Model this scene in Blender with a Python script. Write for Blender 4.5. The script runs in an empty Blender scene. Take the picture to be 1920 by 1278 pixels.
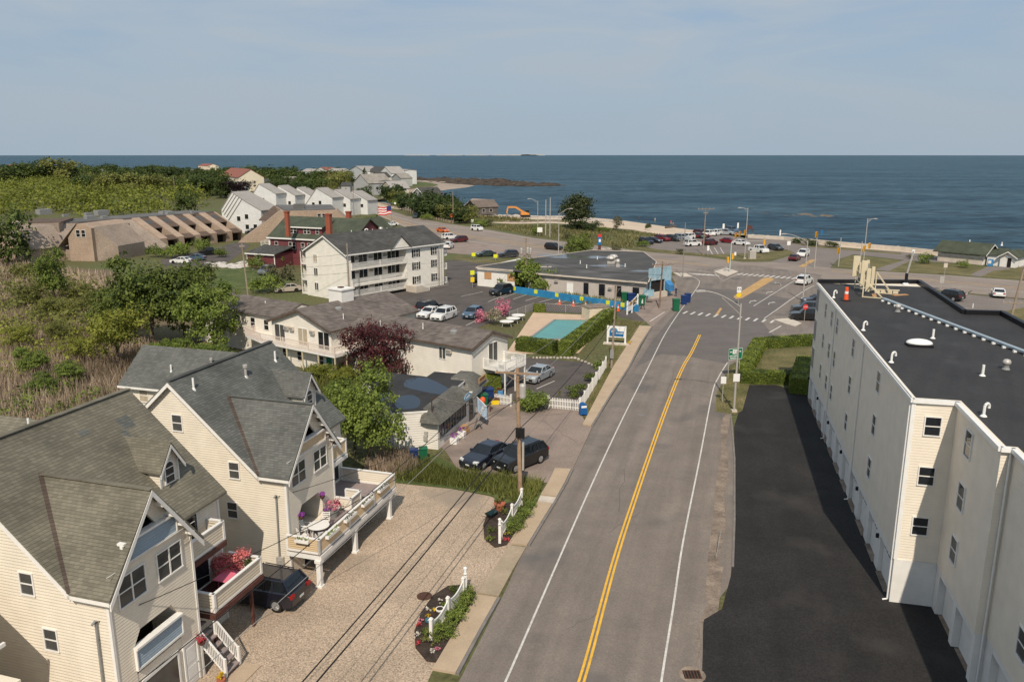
import bpy, bmesh, math, random
from mathutils import Vector, Matrix
import numpy as np
rnd = random.Random(7)
SC = bpy.context.scene
COL = SC.collection
CAM_H, FPX, TH = 23.5, 1493.0, math.atan(350 / 1493.0)
S_, C_ = math.sin(TH), math.cos(TH)

def G(px, py, z=0.0):
    """surveyed point of the photograph -> world X, Y on the level z"""
    u = (py - 639) / FPX
    t = (z - CAM_H) / (-(S_ + u * C_))
    return Vector(((px - 960) / FPX * t, (C_ - u * S_) * t))
def GZ(px, py, z=0.0):
    g = G(px, py, z); return Vector((g.x, g.y, z))
def ZAT(py, Y):
    u = (py - 639) / FPX
    return CAM_H + Y * (-(S_ + u * C_)) / (C_ - u * S_)

class MB:
    """collects shapes and links them as one mesh object"""
    def __init__(s): s.v = []; s.f = []; s.mi = []; s.m = 0
    def add(s, pts, faces):
        o = len(s.v); s.v.extend([tuple(p) for p in pts])
        for f in faces: s.f.append([o + i for i in f]); s.mi.append(s.m)
        return s
    def poly(s, pts): return s.add(pts, [list(range(len(pts)))])
    def box(s, x0, x1, y0, y1, z0, z1):
        p = [(x0,y0,z0),(x1,y0,z0),(x1,y1,z0),(x0,y1,z0),(x0,y0,z1),(x1,y0,z1),(x1,y1,z1),(x0,y1,z1)]
        return s.add(p, [(3,2,1,0),(4,5,6,7),(0,1,5,4),(1,2,6,5),(2,3,7,6),(3,0,4,7)])
    def prism(s, pts, z0, z1):
        """counter-clockwise 2-D outline pulled up"""
        n = len(pts)
        a = sum(pts[i][0]*pts[(i+1)%n][1]-pts[(i+1)%n][0]*pts[i][1] for i in range(n))
        if a < 0: pts = pts[::-1]
        p = [(x[0],x[1],z0) for x in pts] + [(x[0],x[1],z1) for x in pts]
        return s.add(p, [list(range(n))[::-1], list(range(n,2*n))] + [(i,(i+1)%n,n+(i+1)%n,n+i) for i in range(n)])
    def prof(s, pts, a0, a1, axis='x'):
        """closed profile (w, z) pulled along x (w = y) or along y (w = x)"""
        n = len(pts)
        mk = (lambda w, z, a: (a, w, z)) if axis == 'x' else (lambda w, z, a: (w, a, z))
        p = [mk(w, z, a0) for w, z in pts] + [mk(w, z, a1) for w, z in pts]
        fs = [list(range(n))[::-1], list(range(n,2*n))] + [(i,(i+1)%n,n+(i+1)%n,n+i) for i in range(n)]
        ar = sum(pts[i][0]*pts[(i+1)%n][1]-pts[(i+1)%n][0]*pts[i][1] for i in range(n))
        if (ar < 0) == (axis == 'x'): fs = [list(f)[::-1] for f in fs]
        return s.add(p, fs)
    def tube(s, p0, p1, r0, r1=None, n=8, cap=True):
        r1 = r0 if r1 is None else r1
        p0, p1 = Vector(p0), Vector(p1); d = (p1 - p0)
        if d.length < 1e-6: return s
        d.normalize(); a = d.orthogonal().normalized(); b = d.cross(a)
        p = []
        for c, r in ((p0, r0), (p1, r1)):
            for i in range(n):
                t = 2*math.pi*i/n; p.append(c + (a*math.cos(t) + b*math.sin(t)) * r)
        fs = [(i,(i+1)%n,n+(i+1)%n,n+i) for i in range(n)]
        if cap: fs += [list(range(n))[::-1], list(range(n,2*n))]
        return s.add(p, fs)
    def path(s, pts, r, n=6):
        for a, b in zip(pts[:-1], pts[1:]): s.tube(a, b, r, r, n)
        return s
    def bar(s, p0, p1, w, h):
        """square bar from p0 to p1 (w sideways, h upwards)"""
        p0, p1 = Vector(p0), Vector(p1); d = (p1-p0).normalized()
        side = d.cross(Vector((0,0,1)))
        side = Vector((1,0,0)) if side.length < 1e-4 else side.normalized()
        up = side.cross(d)
        q = []
        for c in (p0, p1):
            for i, j in ((-1,-1),(1,-1),(1,1),(-1,1)): q.append(c + side*(i*w/2) + up*(j*h/2))
        return s.add(q, [(0,1,2,3),(7,6,5,4),(4,5,1,0),(5,6,2,1),(6,7,3,2),(7,4,0,3)])
    def ell(s, c, r, n=10, m=6, z0=-1.0):
        """ellipsoid, cut below z0 (in radii)"""
        p = []; t0 = math.asin(max(-1, z0)); fs = []
        for j in range(m+1):
            t = t0 + (math.pi/2 - t0) * j / m
            for i in range(n):
                a = 2*math.pi*i/n
                p.append((c[0]+r[0]*math.cos(t)*math.cos(a), c[1]+r[1]*math.cos(t)*math.sin(a), c[2]+r[2]*math.sin(t)))
        for j in range(m):
            for i in range(n): fs.append((j*n+i, j*n+(i+1)%n, (j+1)*n+(i+1)%n, (j+1)*n+i))
        fs.append(list(range(n))[::-1]); fs.append(list(range(m*n,(m+1)*n)))
        return s.add(p, fs)
    def lathe(s, c, prof, n=12):
        p = []; fs = []; k = len(prof)
        for r, z in prof:
            for i in range(n):
                a = 2*math.pi*i/n; p.append((c[0]+r*math.cos(a), c[1]+r*math.sin(a), c[2]+z))
        for j in range(k-1):
            for i in range(n): fs.append((j*n+i, j*n+(i+1)%n, (j+1)*n+(i+1)%n, (j+1)*n+i))
        fs.append(list(range(n))[::-1]); fs.append(list(range((k-1)*n, k*n)))
        return s.add(p, fs)
    def mesh(s, name, mats):
        me = bpy.data.meshes.new(name); me.from_pydata(s.v, [], s.f)
        for m in (mats if isinstance(mats, (list, tuple)) else [mats]): me.materials.append(m)
        if any(s.mi): me.polygons.foreach_set('material_index', s.mi)
        me.update(); return me
    def build(s, name, mats, parent=None, loc=None, smooth=False):
        me = s.mesh(name, mats)
        if smooth: me.polygons.foreach_set('use_smooth', [True]*len(me.polygons))
        return link(name, me, parent, loc)

def link(name, me, parent=None, loc=None, rz=0.0, sc=None):
    o = bpy.data.objects.new(name, me); COL.objects.link(o)
    if parent: o.parent = parent
    if loc is not None: o.location = loc
    if rz: o.rotation_euler = (0, 0, rz)
    if sc is not None: o.scale = sc if isinstance(sc, (tuple, list)) else (sc, sc, sc)
    return o
def tag(o, label, cat, group=None):
    o['label'] = label; o['category'] = cat
    if group: o['group'] = group
    return o
def kind(o, k, label=None):
    o['kind'] = k
    if label: o['label'] = label
    return o
def T(name, label, cat, loc=(0,0,0), rz=0.0, group=None):
    o = bpy.data.objects.new(name, None); COL.objects.link(o)
    loc = tuple(loc); o.location = loc if len(loc) == 3 else (loc[0], loc[1], 0.0)
    o.rotation_euler = (0, 0, rz); o.empty_display_size = 0.2
    return tag(o, label, cat, group)
def yaw(d): return math.atan2(d[1], d[0])
def copy_tree(o, parent=None):
    c = o.copy(); COL.objects.link(c)
    if parent: c.parent = parent
    for ch in list(o.children): copy_tree(ch, c)
    return c
def place(o, loc, rz=0.0, label=None, sc=None, group=None):
    loc = tuple(loc); o.location = loc if len(loc) == 3 else (loc[0], loc[1], 0.0)
    o.rotation_euler = (0, 0, rz)
    if sc is not None: o.scale = (sc, sc, sc) if not isinstance(sc, (tuple, list)) else sc
    if label: o['label'] = label
    if group: o['group'] = group
    return o
def text(s, size, m, parent, loc, rot, name='lettering', ext=0.004):
    cu = bpy.data.curves.new(name, 'FONT'); cu.body = s; cu.size = size
    cu.align_x = 'CENTER'; cu.align_y = 'CENTER'; cu.extrude = ext; cu.materials.append(m)
    f = bpy.data.objects.new(name, cu); COL.objects.link(f)
    me = bpy.data.meshes.new_from_object(f.evaluated_get(bpy.context.evaluated_depsgraph_get())); bpy.data.objects.remove(f)
    o = bpy.data.objects.new(name, me); COL.objects.link(o)
    o.parent = parent; o.location = loc; o.rotation_euler = rot
    return o
def new_mat(name):
    m = bpy.data.materials.new(name); m.use_nodes = True
    nt = m.node_tree; b = nt.nodes['Principled BSDF']
    return m, nt, b
def N(nt, t, **k):
    n = nt.nodes.new(t)
    for a, v in k.items(): setattr(n, a, v)
    return n
def c4(c): return (c[0], c[1], c[2], 1.0)
def mul(c, k): return tuple(min(1.0, x*k) for x in c)
def M(name, c, rough=0.8, var=0.12, scale=2.0, c2=None, streak=None, fine=0.0, fscale=60.0, bump=0.0, bscale=30.0, metal=0.0, spec=0.3, world=False, stains=None, detail=6.0, thr=(0.35, 0.65)):
    """paint, stone, asphalt ...: two colours mixed by noise, fine grain, bump"""
    m, nt, b = new_mat(name)
    L = nt.links.new
    if world: src = N(nt, 'ShaderNodeNewGeometry').outputs['Position']
    else: src = N(nt, 'ShaderNodeTexCoord').outputs['Object']
    no = N(nt, 'ShaderNodeTexNoise'); no.inputs['Scale'].default_value = scale; no.inputs['Detail'].default_value = detail; no.inputs['Roughness'].default_value = 0.65
    L(src, no.inputs['Vector'])
    r = N(nt, 'ShaderNodeValToRGB'); r.color_ramp.elements[0].position = thr[0]; r.color_ramp.elements[1].position = thr[1]
    r.color_ramp.elements[0].color = c4(mul(c, 1-var)); r.color_ramp.elements[1].color = c4(c2 if c2 else mul(c, 1+var))
    L(no.outputs['Fac'], r.inputs['Fac'])
    out = r.outputs['Color']
    if fine:
        nf = N(nt, 'ShaderNodeTexNoise'); nf.inputs['Scale'].default_value = fscale; nf.inputs['Detail'].default_value = 2.0
        L(src, nf.inputs['Vector'])
        mr = N(nt, 'ShaderNodeMapRange'); mr.inputs['From Min'].default_value = 0.3; mr.inputs['From Max'].default_value = 0.7
        mr.inputs['To Min'].default_value = 1-fine; mr.inputs['To Max'].default_value = 1+fine
        L(nf.outputs['Fac'], mr.inputs['Value'])
        mx = N(nt, 'ShaderNodeVectorMath', operation='SCALE'); L(out, mx.inputs[0]); L(mr.outputs['Result'], mx.inputs['Scale'])
        out = mx.outputs['Vector']
    if stains:
        ns = N(nt, 'ShaderNodeTexNoise'); ns.inputs['Scale'].default_value = stains[1]; ns.inputs['Detail'].default_value = 5.0
        L(src, ns.inputs['Vector'])
        rs = N(nt, 'ShaderNodeValToRGB'); rs.color_ramp.elements[0].position = stains[2]; rs.color_ramp.elements[1].position = stains[2]+0.12
        rs.color_ramp.elements[0].color = (0,0,0,1); rs.color_ramp.elements[1].color = (1,1,1,1)
        L(ns.outputs['Fac'], rs.inputs['Fac'])
        mm = N(nt, 'ShaderNodeMix', data_type='RGBA'); L(rs.outputs['Color'], mm.inputs['Factor']); L(out, mm.inputs['A']); mm.inputs['B'].default_value = c4(stains[0])
        out = mm.outputs['Result']
    if streak:
        mp = N(nt, 'ShaderNodeMapping', vector_type='TEXTURE'); mp.inputs['Rotation'].default_value = (0,0,streak[0]); mp.inputs['Scale'].default_value = (1,1/streak[1],1); L(src, mp.inputs['Vector'])
        nk = N(nt, 'ShaderNodeTexNoise'); nk.inputs['Scale'].default_value = streak[2]*.5; nk.inputs['Detail'].default_value = 4.0; L(mp.outputs[0], nk.inputs['Vector'])
        mk = N(nt, 'ShaderNodeMapRange'); mk.inputs['From Min'].default_value = 0.3; mk.inputs['From Max'].default_value = 0.7; mk.inputs['To Min'].default_value = 0.86; mk.inputs['To Max'].default_value = 1.12; L(nk.outputs['Fac'], mk.inputs['Value'])
        mv = N(nt, 'ShaderNodeVectorMath', operation='SCALE'); L(out, mv.inputs[0]); L(mk.outputs['Result'], mv.inputs['Scale']); out = mv.outputs['Vector']
    L(out, b.inputs['Base Color'])
    b.inputs['Roughness'].default_value = rough; b.inputs['Metallic'].default_value = metal; b.inputs['Specular IOR Level'].default_value = spec
    if bump:
        nb = N(nt, 'ShaderNodeTexNoise'); nb.inputs['Scale'].default_value = bscale; nb.inputs['Detail'].default_value = 4.0
        L(src, nb.inputs['Vector'])
        bp = N(nt, 'ShaderNodeBump'); bp.inputs['Strength'].default_value = 0.8; bp.inputs['Distance'].default_value = bump
        L(nb.outputs['Fac'], bp.inputs['Height']); L(bp.outputs['Normal'], b.inputs['Normal'])
    return m
def siding(name, c, lap=0.16, axis='Z', depth=0.014, rough=0.55):
    """lapped boards: a saw-tooth relief"""
    m, nt, b = new_mat(name); L = nt.links.new
    tc = N(nt, 'ShaderNodeTexCoord'); sp = N(nt, 'ShaderNodeSeparateXYZ'); L(tc.outputs['Object'], sp.inputs[0])
    dv = N(nt, 'ShaderNodeMath', operation='DIVIDE'); L(sp.outputs[axis], dv.inputs[0]); dv.inputs[1].default_value = lap
    fr = N(nt, 'ShaderNodeMath', operation='FRACT'); L(dv.outputs[0], fr.inputs[0])
    iv = N(nt, 'ShaderNodeFloatCurve'); cv = iv.mapping.curves[0]; cv.points[0].location = (0, 1); cv.points[1].location = (1, 1); p_ = cv.points.new(.8, 0)
    for q_ in cv.points: q_.handle_type = 'VECTOR'
    iv.mapping.update(); L(fr.outputs[0], iv.inputs['Value'])
    bp = N(nt, 'ShaderNodeBump'); bp.inputs['Strength'].default_value = 1.0; bp.inputs['Distance'].default_value = depth
    L(iv.outputs[0], bp.inputs['Height']); L(bp.outputs['Normal'], b.inputs['Normal'])
    no = N(nt, 'ShaderNodeTexNoise'); no.inputs['Scale'].default_value = 1.1; no.inputs['Detail'].default_value = 5.0; L(tc.outputs['Object'], no.inputs['Vector'])
    r = N(nt, 'ShaderNodeValToRGB'); r.color_ramp.elements[0].position = 0.3; r.color_ramp.elements[1].position = 0.7
    r.color_ramp.elements[0].color = c4(mul(c, 0.93)); r.color_ramp.elements[1].color = c4(mul(c, 1.04)); L(no.outputs['Fac'], r.inputs['Fac'])
    L(r.outputs['Color'], b.inputs['Base Color']); b.inputs['Roughness'].default_value = rough; b.inputs['Specular IOR Level'].default_value = 0.25
    return m
def shingle(name, c, c2, w=0.26, h=0.105):
    m, nt, b = new_mat(name); L = nt.links.new
    tc = N(nt, 'ShaderNodeTexCoord'); sp = N(nt, 'ShaderNodeSeparateXYZ'); L(tc.outputs['Object'], sp.inputs[0])
    ad = N(nt, 'ShaderNodeMath', operation='ADD'); L(sp.outputs['X'], ad.inputs[0]); L(sp.outputs['Y'], ad.inputs[1])
    cb = N(nt, 'ShaderNodeCombineXYZ'); L(ad.outputs[0], cb.inputs['X']); L(sp.outputs['Z'], cb.inputs['Y'])
    bk = N(nt, 'ShaderNodeTexBrick'); L(cb.outputs[0], bk.inputs['Vector'])
    bk.inputs['Scale'].default_value = 1.0; bk.inputs['Brick Width'].default_value = w; bk.inputs['Row Height'].default_value = h
    bk.inputs['Mortar Size'].default_value = 0.008; bk.inputs['Bias'].default_value = 0.0
    bk.inputs['Color1'].default_value = c4(c); bk.inputs['Color2'].default_value = c4(c2); bk.inputs['Mortar'].default_value = c4(mul(c, 0.74))
    no = N(nt, 'ShaderNodeTexNoise'); no.inputs['Scale'].default_value = 0.5; no.inputs['Detail'].default_value = 7.0; L(tc.outputs['Object'], no.inputs['Vector'])
    mr = N(nt, 'ShaderNodeMapRange'); mr.inputs['From Min'].default_value = 0.3; mr.inputs['From Max'].default_value = 0.7; mr.inputs['To Min'].default_value = 0.78; mr.inputs['To Max'].default_value = 1.2
    L(no.outputs['Fac'], mr.inputs['Value'])
    mx = N(nt, 'ShaderNodeVectorMath', operation='SCALE'); L(bk.outputs['Color'], mx.inputs[0]); L(mr.outputs['Result'], mx.inputs['Scale'])
    L(mx.outputs['Vector'], b.inputs['Base Color']); b.inputs['Roughness'].default_value = 0.9; b.inputs['Specular IOR Level'].default_value = 0.2
    fr = N(nt, 'ShaderNodeMath', operation='DIVIDE'); L(sp.outputs['Z'], fr.inputs[0]); fr.inputs[1].default_value = h
    f2 = N(nt, 'ShaderNodeMath', operation='FRACT'); L(fr.outputs[0], f2.inputs[0])
    f3 = N(nt, 'ShaderNodeMath', operation='SUBTRACT'); f3.inputs[0].default_value = 1.0; L(f2.outputs[0], f3.inputs[1])
    bp = N(nt, 'ShaderNodeBump'); bp.inputs['Strength'].default_value = 0.7; bp.inputs['Distance'].default_value = 0.012
    L(f3.outputs[0], bp.inputs['Height']); L(bp.outputs['Normal'], b.inputs['Normal'])
    return m
def foliage(name, dark, light, trans=0.3):
    m, nt, b = new_mat(name); L = nt.links.new
    at = N(nt, 'ShaderNodeAttribute', attribute_name='leaf'); oi = N(nt, 'ShaderNodeObjectInfo')
    mm = N(nt, 'ShaderNodeMath', operation='MULTIPLY_ADD'); L(oi.outputs['Random'], mm.inputs[0]); mm.inputs[1].default_value = 0.35; mm.inputs[2].default_value = -0.17
    ad = N(nt, 'ShaderNodeMath', operation='ADD'); L(at.outputs['Fac'], ad.inputs[0]); L(mm.outputs[0], ad.inputs[1])
    r = N(nt, 'ShaderNodeValToRGB'); r.color_ramp.elements[0].position = 0.05; r.color_ramp.elements[1].position = 0.95
    r.color_ramp.elements[0].color = c4(dark); r.color_ramp.elements[1].color = c4(light)
    L(ad.outputs[0], r.inputs['Fac']); L(r.outputs['Color'], b.inputs['Base Color'])
    b.inputs['Roughness'].default_value = 0.6; b.inputs['Specular IOR Level'].default_value = 0.2
    if trans:
        tr = N(nt, 'ShaderNodeBsdfTranslucent'); L(r.outputs['Color'], tr.inputs['Color'])
        mx = N(nt, 'ShaderNodeMixShader'); mx.inputs['Fac'].default_value = trans
        L(b.outputs[0], mx.inputs[1]); L(tr.outputs[0], mx.inputs[2]); L(mx.outputs[0], nt.nodes['Material Output'].inputs['Surface'])
    return m
def glass_dark(name, c=(0.012,0.014,0.017), rough=0.08, spec=0.5):
    m, nt, b = new_mat(name); L = nt.links.new
    tc = N(nt, 'ShaderNodeTexCoord'); no = N(nt, 'ShaderNodeTexNoise'); no.inputs['Scale'].default_value = 1.3; L(tc.outputs['Object'], no.inputs['Vector'])
    r = N(nt, 'ShaderNodeValToRGB'); r.color_ramp.elements[0].color = c4(mul(c, 0.6)); r.color_ramp.elements[1].color = c4(mul(c, 1.8)); L(no.outputs['Fac'], r.inputs['Fac'])
    L(r.outputs['Color'], b.inputs['Base Color']); b.inputs['Roughness'].default_value = rough; b.inputs['Specular IOR Level'].default_value = spec
    return m
def car_paint(name, c, metal=0.0, rough=0.3):
    m, nt, b = new_mat(name); L = nt.links.new
    tc = N(nt, 'ShaderNodeTexCoord'); no = N(nt, 'ShaderNodeTexNoise'); no.inputs['Scale'].default_value = 3.0; no.inputs['Detail'].default_value = 6.0; L(tc.outputs['Object'], no.inputs['Vector'])
    r = N(nt, 'ShaderNodeValToRGB'); r.color_ramp.elements[0].color = c4(mul(c, 0.9)); r.color_ramp.elements[1].color = c4(mul(c, 1.08)); L(no.outputs['Fac'], r.inputs['Fac'])
    L(r.outputs['Color'], b.inputs['Base Color']); b.inputs['Roughness'].default_value = rough; b.inputs['Metallic'].default_value = metal
    b.inputs['Coat Weight'].default_value = 0.6; b.inputs['Coat Roughness'].default_value = 0.06
    return m

# ---- palette
m_land = M('dune_grass_ground', (0.16,0.135,0.06), 0.95, 0.3, 0.05, c2=(0.10,0.115,0.04), fine=0.35, fscale=2.5, bump=0.15, bscale=1.5, world=True, detail=9)
m_lawn = M('lawn_grass', (0.12,0.115,0.04), 0.95, 0.25, 0.25, c2=(0.19,0.155,0.07), fine=0.35, fscale=6, bump=0.05, bscale=8, world=True, detail=8)
m_green = M('green_lawn_grass', (0.07,0.10,0.028), 0.95, 0.25, 0.3, c2=(0.11,0.13,0.04), fine=0.3, fscale=5, bump=0.05, bscale=8, world=True)
m_marsh = M('marsh_ground', (0.20,0.145,0.09), 0.95, 0.25, 0.07, c2=(0.13,0.11,0.05), fine=0.3, fscale=3, bump=0.2, bscale=2, world=True)
m_road = M('road_asphalt', (0.202,0.168,0.143), 0.9, 0.10, 0.35, fine=0.16, fscale=14, bump=0.006, bscale=60, world=True, detail=10, stains=((0.14,0.125,0.115), 0.18, 0.57), streak=(-.29, .06, 2.2))
m_road2 = M('fresh_road_asphalt', (0.140,0.122,0.112), 0.9, 0.10, 0.4, fine=0.14, fscale=14, bump=0.006, bscale=60, world=True, detail=10)
m_blvd = M('boulevard_asphalt', (0.255,0.208,0.175), 0.9, 0.10, 0.15, fine=0.12, fscale=5, world=True, detail=9, stains=((0.20,0.168,0.146), 0.06, 0.55))
m_black = M('new_black_asphalt', (0.025,0.0228,0.0218), 0.85, 0.2, 0.25, fine=0.3, fscale=10, bump=0.006, bscale=50, world=True, detail=10, stains=((0.046,0.042,0.039), 0.14, 0.57), streak=(-.24, .08, 1.2))
m_lot = M('lot_asphalt', (0.098,0.083,0.075), 0.92, 0.16, 0.25, fine=0.18, fscale=8, world=True, detail=10, stains=((0.055,0.05,0.048), 0.3, 0.6))
m_lotw = M('worn_lot_asphalt', (0.27,0.21,0.175), 0.92, 0.12, 0.3, fine=0.18, fscale=9, world=True, detail=10, stains=((0.205,0.162,0.138), 0.22, 0.55))
m_blot = M('beach_lot_asphalt', (0.195,0.165,0.147), 0.92, 0.12, 0.12, fine=0.12, fscale=4, world=True, detail=9)
m_gravel = M('crushed_gravel', (0.415,0.318,0.232), 0.95, 0.13, 0.22, fine=0.45, fscale=13, bump=0.02, bscale=14, world=True, detail=9, stains=((0.30,0.24,0.185), 0.13, 0.57))
m_conc = M('sidewalk_concrete', (0.45,0.34,0.235), 0.9, 0.08, 0.6, fine=0.10, fscale=18, bump=0.004, bscale=40, world=True)
m_pale = M('pale_concrete', (0.55,0.48,0.40), 0.9, 0.12, 0.8, fine=0.08, fscale=12, world=True)
m_kerb = M('granite_kerb', (0.20,0.18,0.165), 0.9, 0.15, 1.5, fine=0.2, fscale=20, world=True)
m_dirt = M('roadside_dirt', (0.20,0.155,0.125), 0.95, 0.2, 0.8, c2=(0.30,0.235,0.18), fine=0.22, fscale=10, world=True, detail=9)
m_mulch = M('bark_mulch', (0.050,0.036,0.028), 0.95, 0.3, 2.0, fine=0.4, fscale=14, bump=0.04, bscale=12, world=True)
m_sand = M('beach_sand', (0.55,0.44,0.33), 0.95, 0.08, 0.06, fine=0.06, fscale=1.0, world=True)
m_wsand = M('wet_sand', (0.34,0.265,0.20), 0.7, 0.1, 0.05, world=True)
m_rock = M('shore_rock', (0.045,0.034,0.026), 0.9, 0.35, 0.15, c2=(0.085,0.066,0.05), fine=0.3, fscale=1.0, bump=0.4, bscale=0.6, world=True)
m_rubble = M('pale_boulder', (0.42,0.37,0.32), 0.9, 0.2, 0.6, fine=0.2, fscale=4, world=True)
m_wline = M('white_road_paint', (0.58,0.55,0.50), 0.8, 0.12, 1.2, fine=0.15, fscale=9, world=True, stains=((0.36,0.33,0.30), 1.8, 0.62))
m_yline = M('yellow_road_paint', (0.75,0.42,0.05), 0.8, 0.08, 1.2, fine=0.12, fscale=9, world=True, stains=((0.48,0.29,0.08), 1.6, 0.63))
m_ybox = M('faded_yellow_paint', (0.47,0.29,0.12), 0.85, 0.15, 0.8, fine=0.15, fscale=7, world=True)
m_cream = siding('cream_siding', (0.79,0.71,0.585), 0.14, depth=0.011)
m_cream2 = siding('cream_siding_wide', (0.70,0.60,0.45), 0.2)
m_greyside = siding('beige_siding', (0.85,0.76,0.63), 0.15, depth=0.007)  # one even beige for every upper wall of the apartment block
m_motel = siding('white_motel_siding', (0.80,0.74,0.65), 0.2, depth=0.012)
m_white3 = siding('white_hotel_siding', (0.84,0.79,0.70), 0.22, depth=0.014)
m_wside = siding('white_shop_siding', (0.78,0.73,0.66), 0.2)
m_tanrail = siding('tan_rail_boards', (0.66,0.50,0.31), 0.12, depth=0.018)
m_bluerail = siding('blue_rail_boards', (0.30,0.38,0.45), 0.12, depth=0.018)
m_beige = siding('beige_rail_boards', (0.64,0.56,0.44), 0.15, depth=0.028)
m_white = M('white_trim', (0.80,0.77,0.72), 0.55, 0.05, 3)
m_wpaint = M('white_painted_block', (0.78,0.75,0.70), 0.7, 0.06, 1.0, fine=0.03)
m_gutter = M('white_gutter', (0.82,0.80,0.76), 0.4, 0.04, 3)
m_sh_green = shingle('green_grey_shingles', (0.102,0.104,0.096), (0.146,0.147,0.134))
m_sh_olive = shingle('weathered_olive_shingles', (0.142,0.129,0.098), (0.195,0.176,0.134))
m_sh_valley = shingle('valley_flashing', (0.075,0.055,0.045), (0.10,0.075,0.06))
m_sh_motel = shingle('brown_grey_shingles', (0.120,0.100,0.090), (0.195,0.165,0.145), 0.4, 0.12)
m_sh_dark = shingle('charcoal_shingles', (0.062,0.061,0.058), (0.092,0.089,0.084), 0.5, 0.15)
m_sh_grn = shingle('dark_green_shingles', (0.062,0.073,0.050), (0.085,0.095,0.066))
m_sh_grey = shingle('grey_cottage_shingles', (0.27,0.24,0.21), (0.34,0.31,0.27))
m_sh_mans = shingle('grey_mansard_shingles', (0.11,0.105,0.09), (0.17,0.16,0.14))
m_tan = M('tan_cedar_shingle', (0.37,0.275,0.205), 0.9, 0.12, 0.3, fine=0.16, fscale=3)
m_tan2 = M('weathered_cedar_shingle', (0.31,0.245,0.195), 0.9, 0.14, 0.25, fine=0.16, fscale=3)
m_brownroof = M('brown_asphalt_roof', (0.115,0.08,0.06), 0.9, 0.15, 0.5, fine=0.15, fscale=4)
m_flatroof = M('grey_flat_roof', (0.13,0.125,0.12), 0.9, 0.2, 0.2, fine=0.1, fscale=3)
m_membrane = M('black_roof_membrane', (0.037,0.0345,0.0335), 0.7, 0.16, 0.25, fine=0.12, fscale=6, detail=9, bump=0.01, bscale=2.2, stains=((0.046,0.044,0.044), 0.45, 0.57), streak=(1.3, .12, 3.0))
m_upstand = M('black_roof_upstand', (0.010,0.010,0.012), 0.45, 0.1, 1)
m_abroof = M('old_rolled_roof', (0.075,0.072,0.070), 0.9, 0.2, 0.25, fine=0.1, fscale=3, detail=9, stains=((0.125,0.12,0.118), 0.13, 0.56))
m_puddle, _nt, _b = new_mat('standing_water')
_b.inputs['Base Color'].default_value = (0.02,0.022,0.025,1); _b.inputs['Roughness'].default_value = 0.06
m_redsid = siding('barn_red_siding', (0.165,0.05,0.055), 0.15)
m_brick = M('red_brick', (0.30,0.085,0.05), 0.9, 0.15, 4)
m_greywood = siding('grey_weathered_boards', (0.50,0.44,0.395), 0.3, 'X', 0.012, 0.9)
m_ltblue = M('faded_blue_paint', (0.30,0.45,0.52), 0.8, 0.2, 0.9, stains=((0.55,0.55,0.52), 0.8, 0.58))
m_blue = M('bright_blue_paint', (0.03,0.22,0.44), 0.7, 0.15, 0.6)
m_ply = M('plywood', (0.48,0.27,0.13), 0.85, 0.12, 2)
m_glass = glass_dark('window_glass')
m_glass2 = glass_dark('dim_window_glass', (0.06,0.06,0.057), 0.12)
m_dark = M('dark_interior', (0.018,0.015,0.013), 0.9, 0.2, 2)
m_curt = M('beige_curtain', (0.42,0.35,0.25), 0.85, 0.15, 3)
m_deck = M('grey_deck_boards', (0.28,0.225,0.215), 0.85, 0.1, 3, fine=0.1)
m_brownwood = M('red_brown_timber', (0.11,0.045,0.035), 0.8, 0.15, 3)
m_pole = M('weathered_pole_timber', (0.30,0.235,0.175), 0.9, 0.2, 1.2, fine=0.15, fscale=9)
m_pole2 = M('brown_pole_timber', (0.23,0.15,0.10), 0.9, 0.2, 1.2, fine=0.15, fscale=9)
m_galv = M('galvanised_steel', (0.50,0.47,0.43), 0.5, 0.08, 3, metal=0.3)
m_alu = M('pale_metal', (0.62,0.60,0.57), 0.4, 0.08, 3, metal=0.4)
m_grey = M('grey_metal', (0.25,0.25,0.24), 0.6, 0.1, 3)
m_blackm = M('black_metal', (0.012,0.012,0.013), 0.5, 0.1, 3)
m_wire = M('black_cable', (0.015,0.014,0.014), 0.7, 0.1, 3)
m_wire2 = M('grey_cable', (0.30,0.28,0.26), 0.7, 0.1, 3)
m_rust = M('rusty_iron', (0.085,0.042,0.03), 0.9, 0.2, 6)
m_pvc = M('white_pvc', (0.82,0.81,0.77), 0.4, 0.03, 3)
m_trayp = M('grey_cable_cover', (0.36,0.42,0.46), 0.45, 0.08, 1.5, metal=0.2)
m_antenna = M('cream_antenna_panel', (0.64,0.55,0.38), 0.6, 0.06, 2)
m_orange = M('safety_orange', (0.85,0.11,0.03), 0.5, 0.06, 3)
m_yellow = M('yellow_paint', (0.80,0.56,0.02), 0.6, 0.06, 3)
m_lime = M('lime_yellow_panel', (0.72,0.72,0.03), 0.6, 0.05, 3)
m_signgreen = M('sign_green', (0.01,0.17,0.085), 0.5, 0.05, 3)
m_signred = M('sign_red', (0.62,0.04,0.04), 0.5, 0.05, 3)
m_signblue = M('sign_blue', (0.02,0.14,0.33), 0.5, 0.08, 3)
m_signwhite = M('sign_white', (0.80,0.79,0.76), 0.5, 0.03, 3)
m_binblue = M('blue_plastic', (0.012,0.035,0.13), 0.5, 0.12, 3)
m_bingreen = M('green_plastic', (0.012,0.115,0.055), 0.5, 0.12, 3)
m_binpale = M('light_blue_plastic', (0.06,0.25,0.50), 0.5, 0.12, 3)
m_mail = M('postal_blue', (0.012,0.10,0.30), 0.45, 0.08, 3)
m_terra = M('terracotta', (0.40,0.13,0.07), 0.85, 0.1, 4)
m_pinkcloth = M('pink_cloth', (0.72,0.16,0.23), 0.8, 0.08, 3)
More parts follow.
